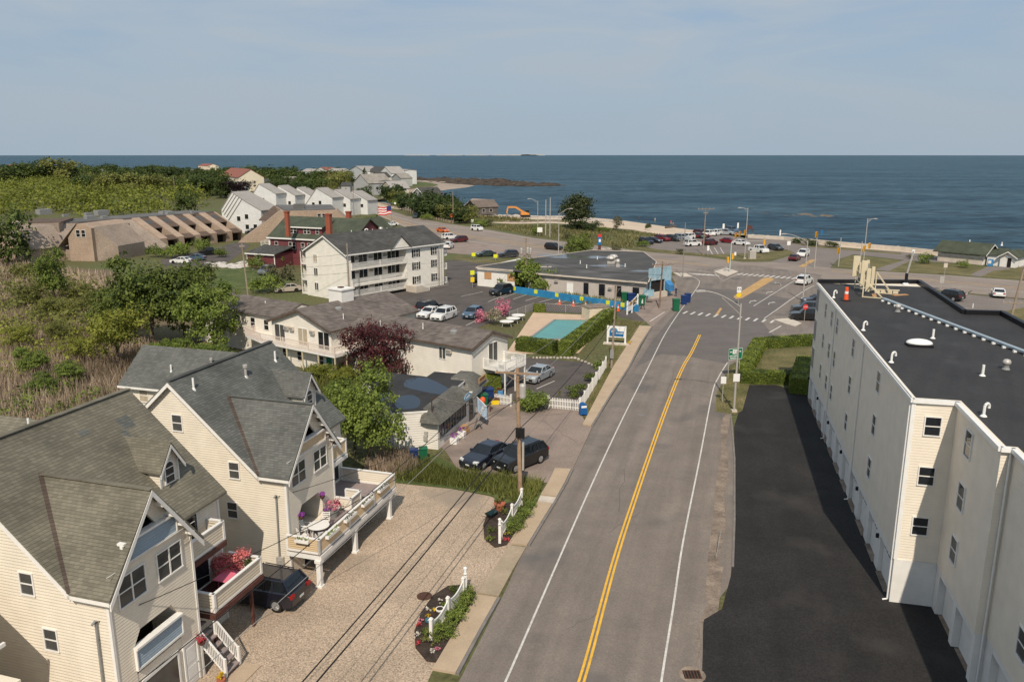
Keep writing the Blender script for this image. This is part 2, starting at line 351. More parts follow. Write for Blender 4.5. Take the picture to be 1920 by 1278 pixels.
m_skin = M('skin', (0.48,0.28,0.19), 0.6, 0.06, 6)
m_hair = M('dark_hair', (0.03,0.02,0.015), 0.7, 0.1, 6)
m_pool = M('pool_water_blue', (0.085,0.30,0.24), 0.06, 0.07, 0.5, spec=0.5, bump=0.006, bscale=2.5)
m_poolrim = M('pool_deck_concrete', (0.55,0.40,0.28), 0.9, 0.08, 0.5, fine=0.06, fscale=9, world=True)
f_green = foliage('leaf_green', (0.042,0.066,0.016), (0.215,0.26,0.055))
f_bright = foliage('leaf_bright_green', (0.065,0.100,0.022), (0.27,0.335,0.068))
f_dark = foliage('leaf_dark_green', (0.020,0.034,0.012), (0.090,0.125,0.034))
f_olive = foliage('leaf_olive', (0.080,0.088,0.024), (0.27,0.275,0.075))
f_yellow = foliage('leaf_yellow_green', (0.095,0.110,0.020), (0.33,0.34,0.060))
f_grey = foliage('leaf_grey_green', (0.055,0.058,0.028), (0.17,0.16,0.08))
f_maroon = foliage('leaf_maroon', (0.028,0.010,0.012), (0.125,0.034,0.037))
f_purple = foliage('leaf_dark_purple', (0.010,0.006,0.008), (0.042,0.022,0.026))
f_pine = foliage('needle_green', (0.020,0.030,0.012), (0.095,0.110,0.040), 0.15)
f_wood = foliage('wood_leaf', (0.028,0.046,0.014), (0.130,0.170,0.042))
f_thick = foliage('thicket_leaf', (0.072,0.090,0.016), (0.245,0.265,0.045))
f_dune = foliage('dune_blade', (0.11,0.105,0.035), (0.30,0.26,0.11), 0.3)
f_hedge = foliage('hedge_leaf', (0.050,0.075,0.014), (0.235,0.275,0.045), 0.2)
f_reed = foliage('dry_reed', (0.24,0.18,0.125), (0.64,0.50,0.375), 0.3)
f_pink = foliage('pink_petals', (0.45,0.10,0.18), (0.80,0.32,0.40), 0.3)
f_redfl = foliage('red_petals', (0.40,0.03,0.05), (0.75,0.12,0.13), 0.3)
f_redpink = foliage('red_pink_petals', (0.38,0.03,0.05), (0.85,0.30,0.28), 0.3)
f_violet = foliage('violet_petals', (0.12,0.03,0.25), (0.50,0.12,0.50), 0.3)
f_yelfl = foliage('yellow_petals', (0.60,0.36,0.02), (0.85,0.62,0.05), 0.3)
f_whitefl = foliage('white_petals', (0.55,0.50,0.42), (0.85,0.80,0.72), 0.3)
f_grass = foliage('grass_blade', (0.085,0.100,0.024), (0.28,0.29,0.085), 0.3)
def leaf_mesh(name, c, nrm, size, mats, val, extra=None):
    """quads of the given sizes at centres c facing nrm; val = per-leaf tone 0..1"""
    n = len(c); rs = np.random.RandomState(len(c) % 9973)
    nrm = nrm / (np.linalg.norm(nrm, axis=1, keepdims=True) + 1e-9)
    h = rs.normal(size=(n,3)); a = np.cross(nrm, h); a /= (np.linalg.norm(a, axis=1, keepdims=True) + 1e-9); b = np.cross(nrm, a)
    s = (size * rs.uniform(0.6, 1.35, n))[:,None]
    a = a*s*0.5; b = b*s*0.5*rs.uniform(0.6,1.0,(n,1))
    k = rs.uniform(0.25, 0.8, (n,1))
    v = np.stack([c - a*k - b, c + a - b*k, c + a*k + b, c - a + b*k], 1).reshape(-1,3)
    v[:,2] += 0
    f = np.arange(4*n).reshape(-1,4)
    V = v.tolist(); F = f.tolist(); mi = [0]*n; vals = list(val)
    if extra:
        o = len(V); V += [tuple(p) for p in extra.v]; F += [[o+i for i in q] for q in extra.f]; mi += [1]*len(extra.f); vals += [0.3]*len(extra.f)
    me = bpy.data.meshes.new(name); me.from_pydata(V, [], F)
    for m in (mats if isinstance(mats, (list,tuple)) else [mats]): me.materials.append(m)
    if extra: me.polygons.foreach_set('material_index', mi)
    at = me.attributes.new('leaf', 'FLOAT', 'FACE'); at.data.foreach_set('value', [float(x) for x in vals])
    me.update(); return me
def blob_points(blobs, n, rs, per=12, spread=0.16, inner=0.55):
    """clumps of points in the outer part of ellipsoids -> points, outward directions, tone"""
    B = np.array(blobs, float); w = (B[:,3]*B[:,4]*B[:,5])**(2/3); w /= w.sum()
    k = max(4, n//per); idx = rs.choice(len(B), k, p=w); d = rs.normal(size=(k,3)); d /= np.linalg.norm(d, axis=1, keepdims=True)
    d[:,2] = np.where(d[:,2] < -0.35, -d[:,2]*0.6, d[:,2])
    r = rs.uniform(inner, 1.05, k)[:,None]
    cc = B[idx,:3] + d*r*B[idx,3:6]
    tone = rs.uniform(0.1, 0.9, k)
    j = np.repeat(np.arange(k), per); m = len(j)
    g = rs.normal(size=(m,3)); rad = B[idx[j],3:6]*spread
    return cc[j] + g*rad, d[j] + rs.normal(size=(m,3))*0.55 + np.array([0,0,0.35]), np.clip(tone[j]*0.6 + rs.uniform(0,0.5,m), 0, 1)
def crown_mesh(name, blobs, n, size, m, seed, per=12, spread=0.16, inner=0.55):
    rs = np.random.RandomState(seed); c, d, t = blob_points(blobs, n, rs, per, spread, inner)
    return leaf_mesh(name, c, d, size, m, t)
def trunk_mesh(h, r, limbs, seed, m=None, top=0.55):
    rs = random.Random(seed); b = MB()
    pts = [(0,0,-0.1)]; x = y = 0
    for i in range(1,5): x += rs.uniform(-.03,.03)*h; y += rs.uniform(-.03,.03)*h; pts.append((x,y,h*top*i/4))
    for i in range(4): b.tube(pts[i], pts[i+1], r*(1-.17*i), r*(1-.17*(i+1)), 7, False)
    for k in range(limbs):
        a = 2*math.pi*k/limbs + rs.uniform(-.4,.4); p = pts[rs.choice([2,3,4])]; l = h*rs.uniform(.22,.36)
        q = (p[0]+math.cos(a)*l*.7, p[1]+math.sin(a)*l*.7, p[2]+l*.75)
        b.tube(p, q, r*.42, r*.14, 5, False)
    return b.mesh('trunk', m or m_bark)
m_bark = M('tree_bark', (0.11,0.085,0.065), 0.95, 0.25, 3, bump=0.02, bscale=12)
def rblobs(seed, k, h, w, low=0.3, flat=1.0):
    """k overlapping blobs that fill a crown of height h and width w standing on z=0"""
    rs = random.Random(seed); out = [(0,0,h*(low+1)/2, w*.36, w*.36, h*(1-low)*.42)]
    for i in range(k):
        a = 2*math.pi*i/k + rs.uniform(-.5,.5); t = rs.uniform(low+.12, .86); q = w*.5*math.sqrt(max(.05,1-((t-.55)/.55)**2))*rs.uniform(.45,.8)
        r = w*rs.uniform(.17,.28)
        out.append((math.cos(a)*q, math.sin(a)*q, h*t, r, r, r*flat*rs.uniform(.75,1.05)))
    return out
TREE = {}
def tree_kind(key, crown, trunk): TREE.setdefault(key, []).append((crown, trunk))
def tree(name, key, loc, h, label, cat='tree', group=None, rz=None, w=1.0, v=None):
    """one tree: unit meshes of height 1 scaled to h"""
    cr, tr = TREE[key][rnd.randrange(len(TREE[key])) if v is None else v]
    t = T(name, label, cat, loc, rnd.uniform(0,6.28) if rz is None else rz, group)
    t.scale = (h*w, h*w, h)
    if tr: link('trunk', tr, t)
    link('crown', cr, t)
    return t
def make_kinds():
    U = lambda s: trunk_mesh(1.0, 0.028, 5, s)
    for s in range(3):     # near broad-leaved trees, fine leaves
        tree_kind('near', crown_mesh('crown_near', rblobs(s+10, 15, 1, .95, .14), 10000, .027, f_green, s, 26, .135), U(s))
        tree_kind('near_bright', crown_mesh('crown_bright', rblobs(s+20, 14, 1, .85, .08), 10000, .026, f_bright, s+5, 26, .14), U(s+3))
        tree_kind('olive', crown_mesh('crown_olive', rblobs(s+30, 12, 1, 1.0, .12), 7000, .03, f_olive, s+9, 24, .14), U(s+6))
        tree_kind('yellow', crown_mesh('crown_yellow', rblobs(s+40, 12, 1, 1.05, .1), 6000, .032, f_yellow, s+19, 22, .15), U(s+9))
        tree_kind('far', crown_mesh('crown_far', rblobs(s+50, 10, 1, 1.15, .06), 1800, .065, f_wood, s+29, 10, .2), U(s+12))
        tree_kind('far_dark', crown_mesh('crown_far_dark', rblobs(s+60, 10, 1, 1.1, .05), 2000, .07, f_dark, s+39, 10, .2), U(s+15))
        tree_kind('far_olive', crown_mesh('crown_far_olive', rblobs(s+70, 10, 1, 1.2, .08), 1300, .07, f_olive, s+49, 10, .22), U(s+18))
        tree_kind('bush', crown_mesh('crown_bush', rblobs(s+80, 9, 1, 1.5, .02), 1500, .075, f_bright, s+59, 12, .22), None)
        tree_kind('bush_dark', crown_mesh('crown_bush_dark', rblobs(s+90, 9, 1, 1.6, .02), 1900, .08, f_dark, s+69, 12, .22), None)
        tree_kind('bush_grey', crown_mesh('crown_bush_grey', rblobs(s+95, 9, 1, 1.4, .02), 1100, .075, f_grey, s+79, 12, .26), None)
    tree_kind('maple', crown_mesh('crown_maple', rblobs(3, 22, 1, 1.3, .02), 14000, .028, f_maroon, 3, 26, .13), U(50))
    tree_kind('purple', crown_mesh('crown_purple', rblobs(4, 12, 1, 1.25, .08), 2200, .06, f_purple, 4, 12, .2), U(51))
    tree_kind('pine', crown_mesh('crown_pine', [(0,0,.55,.36,.36,.40),(.18,.1,.4,.27,.27,.2),(-.2,.05,.42,.27,.27,.2),(0,-.2,.5,.26,.26,.25),(.05,.15,.75,.24,.24,.22),(-.05,-.05,.82,.2,.2,.17),(.3,-.1,.3,.16,.16,.1),(-.28,-.12,.28,.16,.16,.1)], 7000, .04, f_pine, 8, 14, .24), U(52))
    tree_kind('fir', crown_mesh('crown_fir', [(0,0,.15+.1*i,.27-.03*i,.27-.03*i,.08) for i in range(8)]+[(0,0,.95,.03,.03,.06)], 1500, .05, f_pine, 9, 10, .2), U(53))
    tree_kind('column', crown_mesh('crown_column', [(0,0,.25,.30,.30,.25),(0.05,0,.5,.2,.2,.25),(0,.03,.75,.13,.13,.22)], 1500, .06, f_bright, 10, 12, .22), None)
make_kinds()
def leaf_box(name, x0, x1, y0, y1, z0, z1, size, n, m, core, seed=1, rough=0.035):
    """clipped hedge: leaves over the faces of a box and a leafy core"""
    rs = np.random.RandomState(seed); dx, dy, dz = x1-x0, y1-y0, z1-z0
    ar = np.array([dx*dy, dx*dz, dx*dz, dy*dz, dy*dz]); f = rs.choice(5, n, p=ar/ar.sum()); u = rs.uniform(0,1,n); v = rs.uniform(0,1,n)
    X = np.where(f==3, x0, np.where(f==4, x1, x0+u*dx)); Y = np.where(f==1, y0, np.where(f==2, y1, y0+np.where(f>=3, u, v)*dy)); Z = np.where(f==0, z1, z0+v*dz)
    c = np.stack([X,Y,Z],1)
    bump = np.sin(c[:,0]*1.7+seed)*np.sin(c[:,1]*1.9+1)*np.sin(c[:,2]*2.3+2)*rough*1.5
    nm = np.zeros((n,3)); nm[f==0,2] = 1; nm[f==1,1] = -1; nm[f==2,1] = 1; nm[f==3,0] = -1; nm[f==4,0] = 1
    c = c + nm*(bump[:,None] + rs.normal(size=(n,1))*rough)
    t = np.clip(0.5 + 0.35*np.sin(c[:,0]*2.1)*np.sin(c[:,1]*1.3+c[:,2]) + rs.uniform(-.3,.3,n), 0, 1)
    ex = MB().box(x0+.08, x1-.08, y0+.08, y1-.08, z0, z1-.08)
    return leaf_mesh(name, c, nm + rs.normal(size=(n,3))*.5, size, [m, core], t, ex)
def hedge(p0, p1, w, h, label, size=0.13, m=None, seed=1, name='hedge', group=None, dens=1.0):
    """hedge along the ground line p0 -> p1 (its centre line)"""
    p0, p1 = Vector(p0[:2]), Vector(p1[:2]); d = p1-p0; l = d.length
    n = int((l*w + 2*l*h + 2*w*h) / (size*size) * 1.5 * dens)
    me = leaf_box('hedge', 0, l, -w/2, w/2, 0.0, h, size, n, m or f_hedge, f_hedge, seed)
    o = link(name, me, None, (p0.x, p0.y, 0), yaw(d)); tag(o, label, 'hedge', group); return o
def shrub(loc, w, h, label, m=None, n=900, size=None, name='shrub', cat='shrub', group=None, seed=None, parent=None, per=10, inner=0.5):
    seed = rnd.randrange(9999) if seed is None else seed
    me = crown_mesh(name, rblobs(seed, 7, h, w, .02), n, size or w*.09, m or f_green, seed, per, .22, inner)
    z = loc[2] if len(loc) > 2 else 0.0
    o = link(name, me, parent, (loc[0], loc[1], z)); 
    if parent is None: tag(o, label, cat, group)
    return o
def inside(p, poly):
    c = False; n = len(poly); j = n-1
    for i in range(n):
        if (poly[i][1] > p[1]) != (poly[j][1] > p[1]) and p[0] < (poly[j][0]-poly[i][0])*(p[1]-poly[i][1])/(poly[j][1]-poly[i][1])+poly[i][0]: c = not c
        j = i
    return c
def blades(name, poly, n, h, w, m, seed=1, tilt=0.25, label=None, top=None, avoid=()):
    """upright blades scattered on an outline: grass, reeds"""
    rs = random.Random(seed); xs = [p[0] for p in poly]; ys = [p[1] for p in poly]; V = []; F = []; vals = []
    k = 0; tries = 0
    while k < n and tries < n*12:
        tries += 1
        p = (rs.uniform(min(xs), max(xs)), rs.uniform(min(ys), max(ys)))
        if not inside(p, poly) or any(inside(p, a) for a in avoid): continue
        hh = h*rs.uniform(.55,1.15); a = rs.uniform(0, 6.28); ww = w*rs.uniform(.6,1.4); dx, dy = math.cos(a)*ww/2, math.sin(a)*ww/2
        tx, ty = rs.gauss(0, tilt)*hh, rs.gauss(0, tilt)*hh; o = len(V)
        V += [(p[0]-dx,p[1]-dy,0),(p[0]+dx,p[1]+dy,0),(p[0]+dx*.7+tx*.6,p[1]+dy*.7+ty*.6,hh*.65),(p[0]+tx,p[1]+ty,hh),(p[0]-dx*.7+tx*.6,p[1]-dy*.7+ty*.6,hh*.65)]
        F.append((o,o+1,o+2,o+3,o+4)); vals.append(min(1,max(0,.5+.35*math.sin(p[0]*.31)*math.sin(p[1]*.23+1)+rs.uniform(-.35,.35)))); k += 1
    me = bpy.data.meshes.new(name); me.from_pydata(V, [], F); me.materials.append(m)
    at = me.attributes.new('leaf', 'FLOAT', 'FACE'); at.data.foreach_set('value', vals); me.update()
    o = link(name, me); kind(o, 'stuff', label); return o
def scrub(name, poly, n, size, hh, m, seed, label):
    """low thicket nobody could count: leaf clumps in mounds over an outline"""
    rs = np.random.RandomState(seed); r2 = random.Random(seed); xs = [p[0] for p in poly]; ys = [p[1] for p in poly]; bl = []
    while len(bl) < n:
        p = (r2.uniform(min(xs), max(xs)), r2.uniform(min(ys), max(ys)))
        if inside(p, poly):
            r = r2.uniform(.6,1.5)*hh; bl.append((p[0], p[1], r*.35, r*1.1, r*1.1, r*.75))
    c, d, t = blob_points(bl, n*34, rs, 8, .2, .7)
    o = link(name, leaf_mesh(name, c, d, size, m, t)); kind(o, 'stuff', label); return o
def sheet(name, px, z, m, lab=None, world=False, th=None):
    """flat outline; th: real thickness below z"""
    pts = [Vector(p) if world else G(*p) for p in px]; b = MB()
    if th: b.prism([(p.x,p.y) for p in pts], z-th, z)
    else:
        a = sum(pts[i].x*pts[(i+1)%len(pts)].y-pts[(i+1)%len(pts)].x*pts[i].y for i in range(len(pts)))
        if a < 0: pts = pts[::-1]
        b.poly([(p.x,p.y,z) for p in pts])
    o = b.build(name, m); kind(o, 'structure', lab)
    me = o.data; bm = bmesh.new(); bm.from_mesh(me); bmesh.ops.triangulate(bm, faces=[f for f in bm.faces if len(f.verts) > 4]); bm.to_mesh(me); bm.free()
    return o
def strip(name, px, w, z, m, lab=None, b=None, world=False):
    """ribbon of constant width along surveyed points"""
    pts = [Vector(p) if world else G(*p) for p in px]; own = b is None; b = b or MB(); Lp = []; Rp = []
    for i, p in enumerate(pts):
        d = (pts[min(i+1,len(pts)-1)] - pts[max(i-1,0)]).normalized(); n = Vector((-d.y, d.x))*w/2
        Lp.append((p.x+n.x, p.y+n.y, z)); Rp.append((p.x-n.x, p.y-n.y, z))
    for i in range(len(pts)-1): b.poly([Rp[i], Rp[i+1], Lp[i+1], Lp[i]])
    if own: o = b.build(name, m); kind(o, 'structure', lab); return o
def smooth(px, k=6):
    """Catmull-Rom through pixel points"""
    out = []; P = [px[0]] + list(px) + [px[-1]]
    for i in range(1, len(P)-2):
        for j in range(k):
            t = j/k; a,b,c,d = P[i-1],P[i],P[i+1],P[i+2]
            out.append(tuple(.5*((2*b[q])+(-a[q]+c[q])*t+(2*a[q]-5*b[q]+4*c[q]-d[q])*t*t+(-a[q]+3*b[q]-3*c[q]+d[q])*t**3) for q in (0,1)))
    out.append(tuple(px[-1])); return out
SEA = -1.5
# ---- camera, light, sky
cam = bpy.data.cameras.new('camera'); cam.lens = FPX/1920*36; cam.sensor_width = 36; cam.clip_end = 60000; cam.clip_start = 0.5
co = bpy.data.objects.new('camera', cam); COL.objects.link(co); co.location = (0,0,CAM_H); co.rotation_euler = (math.pi/2-TH, 0, 0); SC.camera = co
SUN_EL, SUN_AZ = math.radians(46), math.radians(-4)      # shadows run almost straight away from the camera
sl = bpy.data.lights.new('sun', 'SUN'); sl.energy = 3.95; sl.angle = math.radians(0.5); sl.color = (1.0, 0.90, 0.76)
so = bpy.data.objects.new('sun', sl); COL.objects.link(so)
sd = Vector((-math.sin(SUN_AZ)*-1*-1*math.cos(SUN_EL), -math.cos(SUN_AZ)*math.cos(SUN_EL), math.sin(SUN_EL)))
sd = Vector((math.sin(SUN_AZ)*math.cos(SUN_EL), -math.cos(SUN_AZ)*math.cos(SUN_EL), math.sin(SUN_EL)))   # towards the sun
so.rotation_euler = sd.to_track_quat('Z', 'Y').to_euler(); so.location = (0, -40, 80)
w = bpy.data.worlds.new('World'); SC.world = w; w.use_nodes = True; nt = w.node_tree; L = nt.links.new
bg = nt.nodes['Background']; sky = N(nt, 'ShaderNodeTexSky'); sky.sky_type = 'NISHITA'; sky.sun_disc = False
sky.sun_elevation = SUN_EL; sky.sun_rotation = math.pi - SUN_AZ; sky.air_density = 1.0; sky.dust_density = 1.2; sky.ozone_density = 1.2; sky.altitude = 20
tc = N(nt, 'ShaderNodeTexCoord'); mp = N(nt, 'ShaderNodeMapping'); mp.inputs['Scale'].default_value = (1.1, 1.1, 5.5); L(tc.outputs['Generated'], mp.inputs['Vector'])
cn = N(nt, 'ShaderNodeTexNoise'); cn.inputs['Scale'].default_value = 2.4; cn.inputs['Detail'].default_value = 9; cn.inputs['Roughness'].default_value = 0.55; cn.inputs['Distortion'].default_value = 0.5
L(mp.outputs['Vector'], cn.inputs['Vector'])
cr = N(nt, 'ShaderNodeValToRGB'); cr.color_ramp.elements[0].position = 0.36; cr.color_ramp.elements[1].position = 0.60
cr.color_ramp.elements[0].color = (0.06,0.06,0.06,1); cr.color_ramp.elements[1].color = (0.92,0.92,0.92,1); L(cn.outputs['Fac'], cr.inputs['Fac'])
def mixc(fac, A, B):
    q = N(nt, 'ShaderNodeMix', data_type='RGBA')
    for s_, v_ in (('Factor', fac), ('A', A), ('B', B)):
        if isinstance(v_, (tuple, float)): q.inputs[s_].default_value = v_
        else: L(v_, q.inputs[s_])
    return q
c1 = mixc(0.75, sky.outputs[0], (2.25, 3.15, 4.35, 1)); c2_ = mixc(cr.outputs['Color'], c1.outputs['Result'], (3.70, 4.18, 4.62, 1))
sz = N(nt, 'ShaderNodeSeparateXYZ'); L(tc.outputs['Generated'], sz.inputs[0]); hr = N(nt, 'ShaderNodeMapRange'); hr.inputs['From Min'].default_value = 0.0; hr.inputs['From Max'].default_value = 0.17; hr.inputs['To Min'].default_value = 0.9; hr.inputs['To Max'].default_value = 0.0; L(sz.outputs['Z'], hr.inputs['Value'])
cm = mixc(hr.outputs['Result'], c2_.outputs['Result'], (3.05, 3.70, 4.35, 1))
L(cm.outputs['Result'], bg.inputs['Color']); bg.inputs['Strength'].default_value = 0.122
vs = SC.view_settings; vs.view_transform = 'Standard'; vs.look = 'None'; vs.exposure = 0.0; vs.gamma = 1.0
SC.render.engine = 'CYCLES'; SC.cycles.use_denoising = True; SC.cycles.denoising_prefilter = 'ACCURATE'; SC.cycles.denoising_input_passes = 'RGB_ALBEDO_NORMAL'; SC.cycles.max_bounces = 5; SC.cycles.diffuse_bounces = 2; SC.cycles.glossy_bounces = 2; SC.cycles.transmission_bounces = 2; SC.cycles.transparent_max_bounces = 4
SC.cycles.caustics_reflective = False; SC.cycles.caustics_refractive = False
# ---- sea
ms, nt, b = new_mat('sea_water'); L = nt.links.new
ge = N(nt, 'ShaderNodeNewGeometry'); mp = N(nt, 'ShaderNodeMapping'); mp.inputs['Scale'].default_value = (0.08, 0.22, 0.2); mp.inputs['Rotation'].default_value = (0,0,0.35); L(ge.outputs['Position'], mp.inputs['Vector'])
n1 = N(nt, 'ShaderNodeTexNoise'); n1.inputs['Scale'].default_value = 1.0; n1.inputs['Detail'].default_value = 8; n1.inputs['Roughness'].default_value = 0.72; L(mp.outputs[0], n1.inputs['Vector'])
mp2 = N(nt, 'ShaderNodeMapping'); mp2.inputs['Scale'].default_value = (0.004, 0.018, 0.02); mp2.inputs['Rotation'].default_value = (0,0,0.12); L(ge.outputs['Position'], mp2.inputs['Vector'])
n2 = N(nt, 'ShaderNodeTexNoise'); n2.inputs['Scale'].default_value = 1.0; n2.inputs['Detail'].default_value = 5; L(mp2.outputs[0], n2.inputs['Vector'])
r = N(nt, 'ShaderNodeValToRGB'); r.color_ramp.elements[0].position = 0.36; r.color_ramp.elements[1].position = 0.66
r.color_ramp.elements[0].color = (0.034,0.072,0.106,1); r.color_ramp.elements[1].color = (0.060,0.110,0.144,1); L(n2.outputs['Fac'], r.inputs['Fac'])
r2 = N(nt, 'ShaderNodeMapRange'); r2.inputs['From Min'].default_value = 0.32; r2.inputs['From Max'].default_value = 0.68; r2.inputs['To Min'].default_value = 0.3; r2.inputs['To Max'].default_value = 1.85; L(n1.outputs['Fac'], r2.inputs['Value'])
mx = N(nt, 'ShaderNodeVectorMath', operation='SCALE'); L(r.outputs['Color'], mx.inputs[0]); L(r2.outputs['Result'], mx.inputs['Scale'])
L(mx.outputs['Vector'], b.inputs['Base Color']); b.inputs['Roughness'].default_value = 0.45; b.inputs['Specular IOR Level'].default_value = 0.12; b.inputs['IOR'].default_value = 1.2
bp = N(nt, 'ShaderNodeBump'); bp.inputs['Strength'].default_value = 1.0; bp.inputs['Distance'].default_value = 2.5; L(n1.outputs['Fac'], bp.inputs['Height']); L(bp.outputs['Normal'], b.inputs['Normal'])
bb = MB(); NN = 96; R = 19000.0
bb.poly([(R*math.cos(2*math.pi*i/NN), R*math.sin(2*math.pi*i/NN), SEA) for i in range(NN)])
kind(bb.build('sea', ms), 'structure', 'blue rippled sea that reaches the horizon')
bb = MB(); rs = random.Random(5)
for x0, x1, hh in ((-1950,-1500,16),(-1380,-900,20),(-860,-420,17),(-380,480,22),(150,600,30)):
    n = 14; Yd = 14800.0
    top = [(x0+(x1-x0)*i/n, hh*math.sin(math.pi*i/n)**.4*rs.uniform(.6,1)) for i in range(n+1)]
    bb.prof([(x0,SEA-3)]+top+[(x1,SEA-3)], Yd, Yd+260, 'y')
kind(bb.build('distant_islands', M('hazy_island', (0.42,0.42,0.42), 0.9, 0.1, 0.01, world=True)), 'structure', 'low pale islands on the horizon')
# ---- land, beach, roads: sheets a few centimetres apart
near_shore = [(716,378),(760,384),(820,388),(875,392),(930,400),(985,404),(1055,402),(1110,406),(1165,410),(1240,420),(1300,428),(1400,438),(1500,447),(1600,455),(1700,463),(1760,468),(1840,474),(1920,481),(2150,500),(2500,530)]
far_shore = [(-900,316),(-300,316.5),(0,317),(300,317),(520,319),(650,322),(730,329),(775,334),(820,336),(862,341),(905,346),(880,352),(830,357),(790,363),(745,371),(722,376)]
w_edge = [GZ(x,y,SEA+.02) for x,y in far_shore + near_shore]
back = [Vector((420,-60,0)), Vector((-1700,-60,0))]
def inset(pts, k):
    out = []
    for i, p in enumerate(pts):
        a = pts[max(i-1,0)]; c = pts[min(i+1,len(pts)-1)]; d = Vector((c.x-a.x, c.y-a.y)).normalized(); n = Vector((d.y,-d.x)); out.append(Vector((p.x+n.x*k, p.y+n.y*k, 0)))
    return out
wid = []
land_e = [GZ(x,y,0) for x,y in [(-900,318),(-300,318.5),(0,319),(300,319),(520,321),(650,324.5),(720,332),(765,338),(800,342),(815,345),(822,347),(812,350),(790,352),(765,355),(735,362),(712,372),(700,381)]
          + [(712,388),(755,393),(815,396),(870,400),(925,407),(980,411),(1050,412),(1105,416),(1155,424),(1215,437),(1290,440),(1390,446),(1490,452),(1590,460),(1690,468),(1755,474),(1835,480),(1915,488),(2140,508),(2490,540)]]
assert len(land_e) >= len(w_edge)
bb = MB(); bb.poly([(p.x,p.y,0) for p in (land_e + back)][::-1]); o = bb.build('land', m_land); kind(o, 'structure', 'dry grassy coastal land')
bm = bmesh.new(); bm.from_mesh(o.data); bmesh.ops.triangulate(bm, faces=bm.faces[:]); bm.to_mesh(o.data); bm.free()
if o.data.polygons[0].normal.z < 0: o.data.flip_normals()
def ribbon(name, A, B, m, lab):
    """slope between two shore lines, matched by share of their length"""
    def res(P, n):
        d = [0]
        for i in range(1,len(P)): d.append(d[-1]+(P[i]-P[i-1]).length)
        out = []
        for k in range(n+1):
            t = d[-1]*k/n; i = max(j for j in range(len(d)) if d[j] <= t+1e-9); i = min(i, len(P)-2)
            out.append(P[i].lerp(P[i+1], (t-d[i])/max(1e-9,d[i+1]-d[i])))
        return out
    b = MB(); n = 60; A2, B2 = res(A, n), res(B, n)
    for i in range(n): b.poly([A2[i], B2[i], B2[i+1], A2[i+1]])
    o = b.build(name, m); kind(o, 'structure', lab); return o
nf = 17; nw = len(far_shore)
sub = lambda P, dz: [Vector((p.x, p.y, p.z-dz)) for p in P]
ribbon('beach', [Vector((p.x,p.y,.0)) for p in land_e[nf-1:]], sub([GZ(x,y,SEA) for x,y in [(700,380)]+near_shore], .25), m_sand, 'pale sand beach that slopes down to the sea')
ribbon('far_beach', [Vector((p.x,p.y,.0)) for p in land_e[:nf]], sub(w_edge[:nw] + [GZ(700,379,SEA)], .25), m_wsand, 'flat brown sand round the far point')
# dry upper beach sheet and dune grass
sheet('beach_sand', [(1100,416),(1155,423),(1220,434),(1290,440),(1390,446),(1490,452),(1590,460),(1690,468),(1755,474),(1760,480),(1690,472),(1560,462),(1470,447),(1400,447),(1345,437),(1290,446),(1262,447),(1240,440),(1190,431),(1130,426),(1095,424)], 0.012, m_sand, 'dry sand above the tide line')
sheet('sand_path', smooth([(905,416),(960,416.5),(1000,415),(1040,415.5),(1095,420),(1090,422.5),(1040,418.5),(960,419.5),(905,416)],3)[:-1], 0.013, m_sand, 'bare sand between the dune plants')
sheet('point_grass', [(765,338),(800,342),(822,346),(800,348),(768,350),(745,352)], 0.02, m_green, 'green grass on the far point')
# near ground
sheet('marsh', [(-400,1000),(-400,480),(-50,470),(60,500),(200,505),(330,545),(440,600),(480,690),(420,760),(250,800)], 0.01, m_marsh, 'pale brown marsh behind the houses')
sheet('gravel_yard', [(-13.0,6),(-6.9,14),(-3.7,32.8),(-2.0,39.0),(-.35,43.8),(.35,46.5),(.2,50),(-1.5,52.2),(-8.9,55.5),(-14.5,57.5),(-24,60),(-40,34),(-34,6)], 0.02, m_gravel, 'tan crushed gravel parking yard', True)
sheet('shop_lot', [(-5.4,61.0),(-4.1,56.9),(0.5,54.6),(3.4,54.6),(3.5,57.1),(4.62,57.1),(7.1,66.9),(6.7,67.6),(6.3,71.4),(.1,74.4),(-5.5,77.2),(-9,68)], 0.022, m_lotw, 'worn asphalt in front of the shop', True)
sheet('motel_front_lot', [(-4.0,78),(.3,74.8),(3.5,72.8),(6.2,71.8),(10.6,86.8),(10.2,88.4),(8.6,89.2),(1,92),(-4,84)], 0.022, m_lot, 'asphalt parking court beside the motel', True)
sheet('motel_verge', [(6.5,71.3),(6.9,67.6),(11.4,86.8),(17.9,109.1),(19.5,112.5),(15.5,114),(10.8,88)], 0.026, m_lawn, 'grass verge between fence and sidewalk', True)
sheet('motel_lot', [(620,610),(640,570),(760,535),(836,530),(836,488),(900,490),(895,530),(945,548),(1190,585),(1300,580),(1240,612),(1145,590),(1000,583),(960,590),(880,620),(780,640)], 0.021, m_lot, 'dark asphalt lot behind the motel pool')
sheet('side_lot', [(835,488),(1000,488),(1000,500),(890,535),(838,545)], 0.023, m_lot, 'asphalt drive behind the boarded building')
sheet('old_lot', [(780,442),(870,450),(990,470),(1070,478),(1080,490),(1000,486),(860,476),(800,470)], 0.019, m_lotw, 'rough old asphalt lot by the boulevard')
sheet('corner_forecourt', [(1190,585),(1215,560),(1255,555),(1270,520),(1300,516),(1312,530),(1306,545),(1268,588),(1222,613)], 0.024, m_lotw, 'paved forecourt at the corner')
sheet('pool_deck', [(948,664),(1000,586),(1125,592),(1140,600),(1085,662)], 0.03, m_poolrim, 'tan concrete deck round the pool')
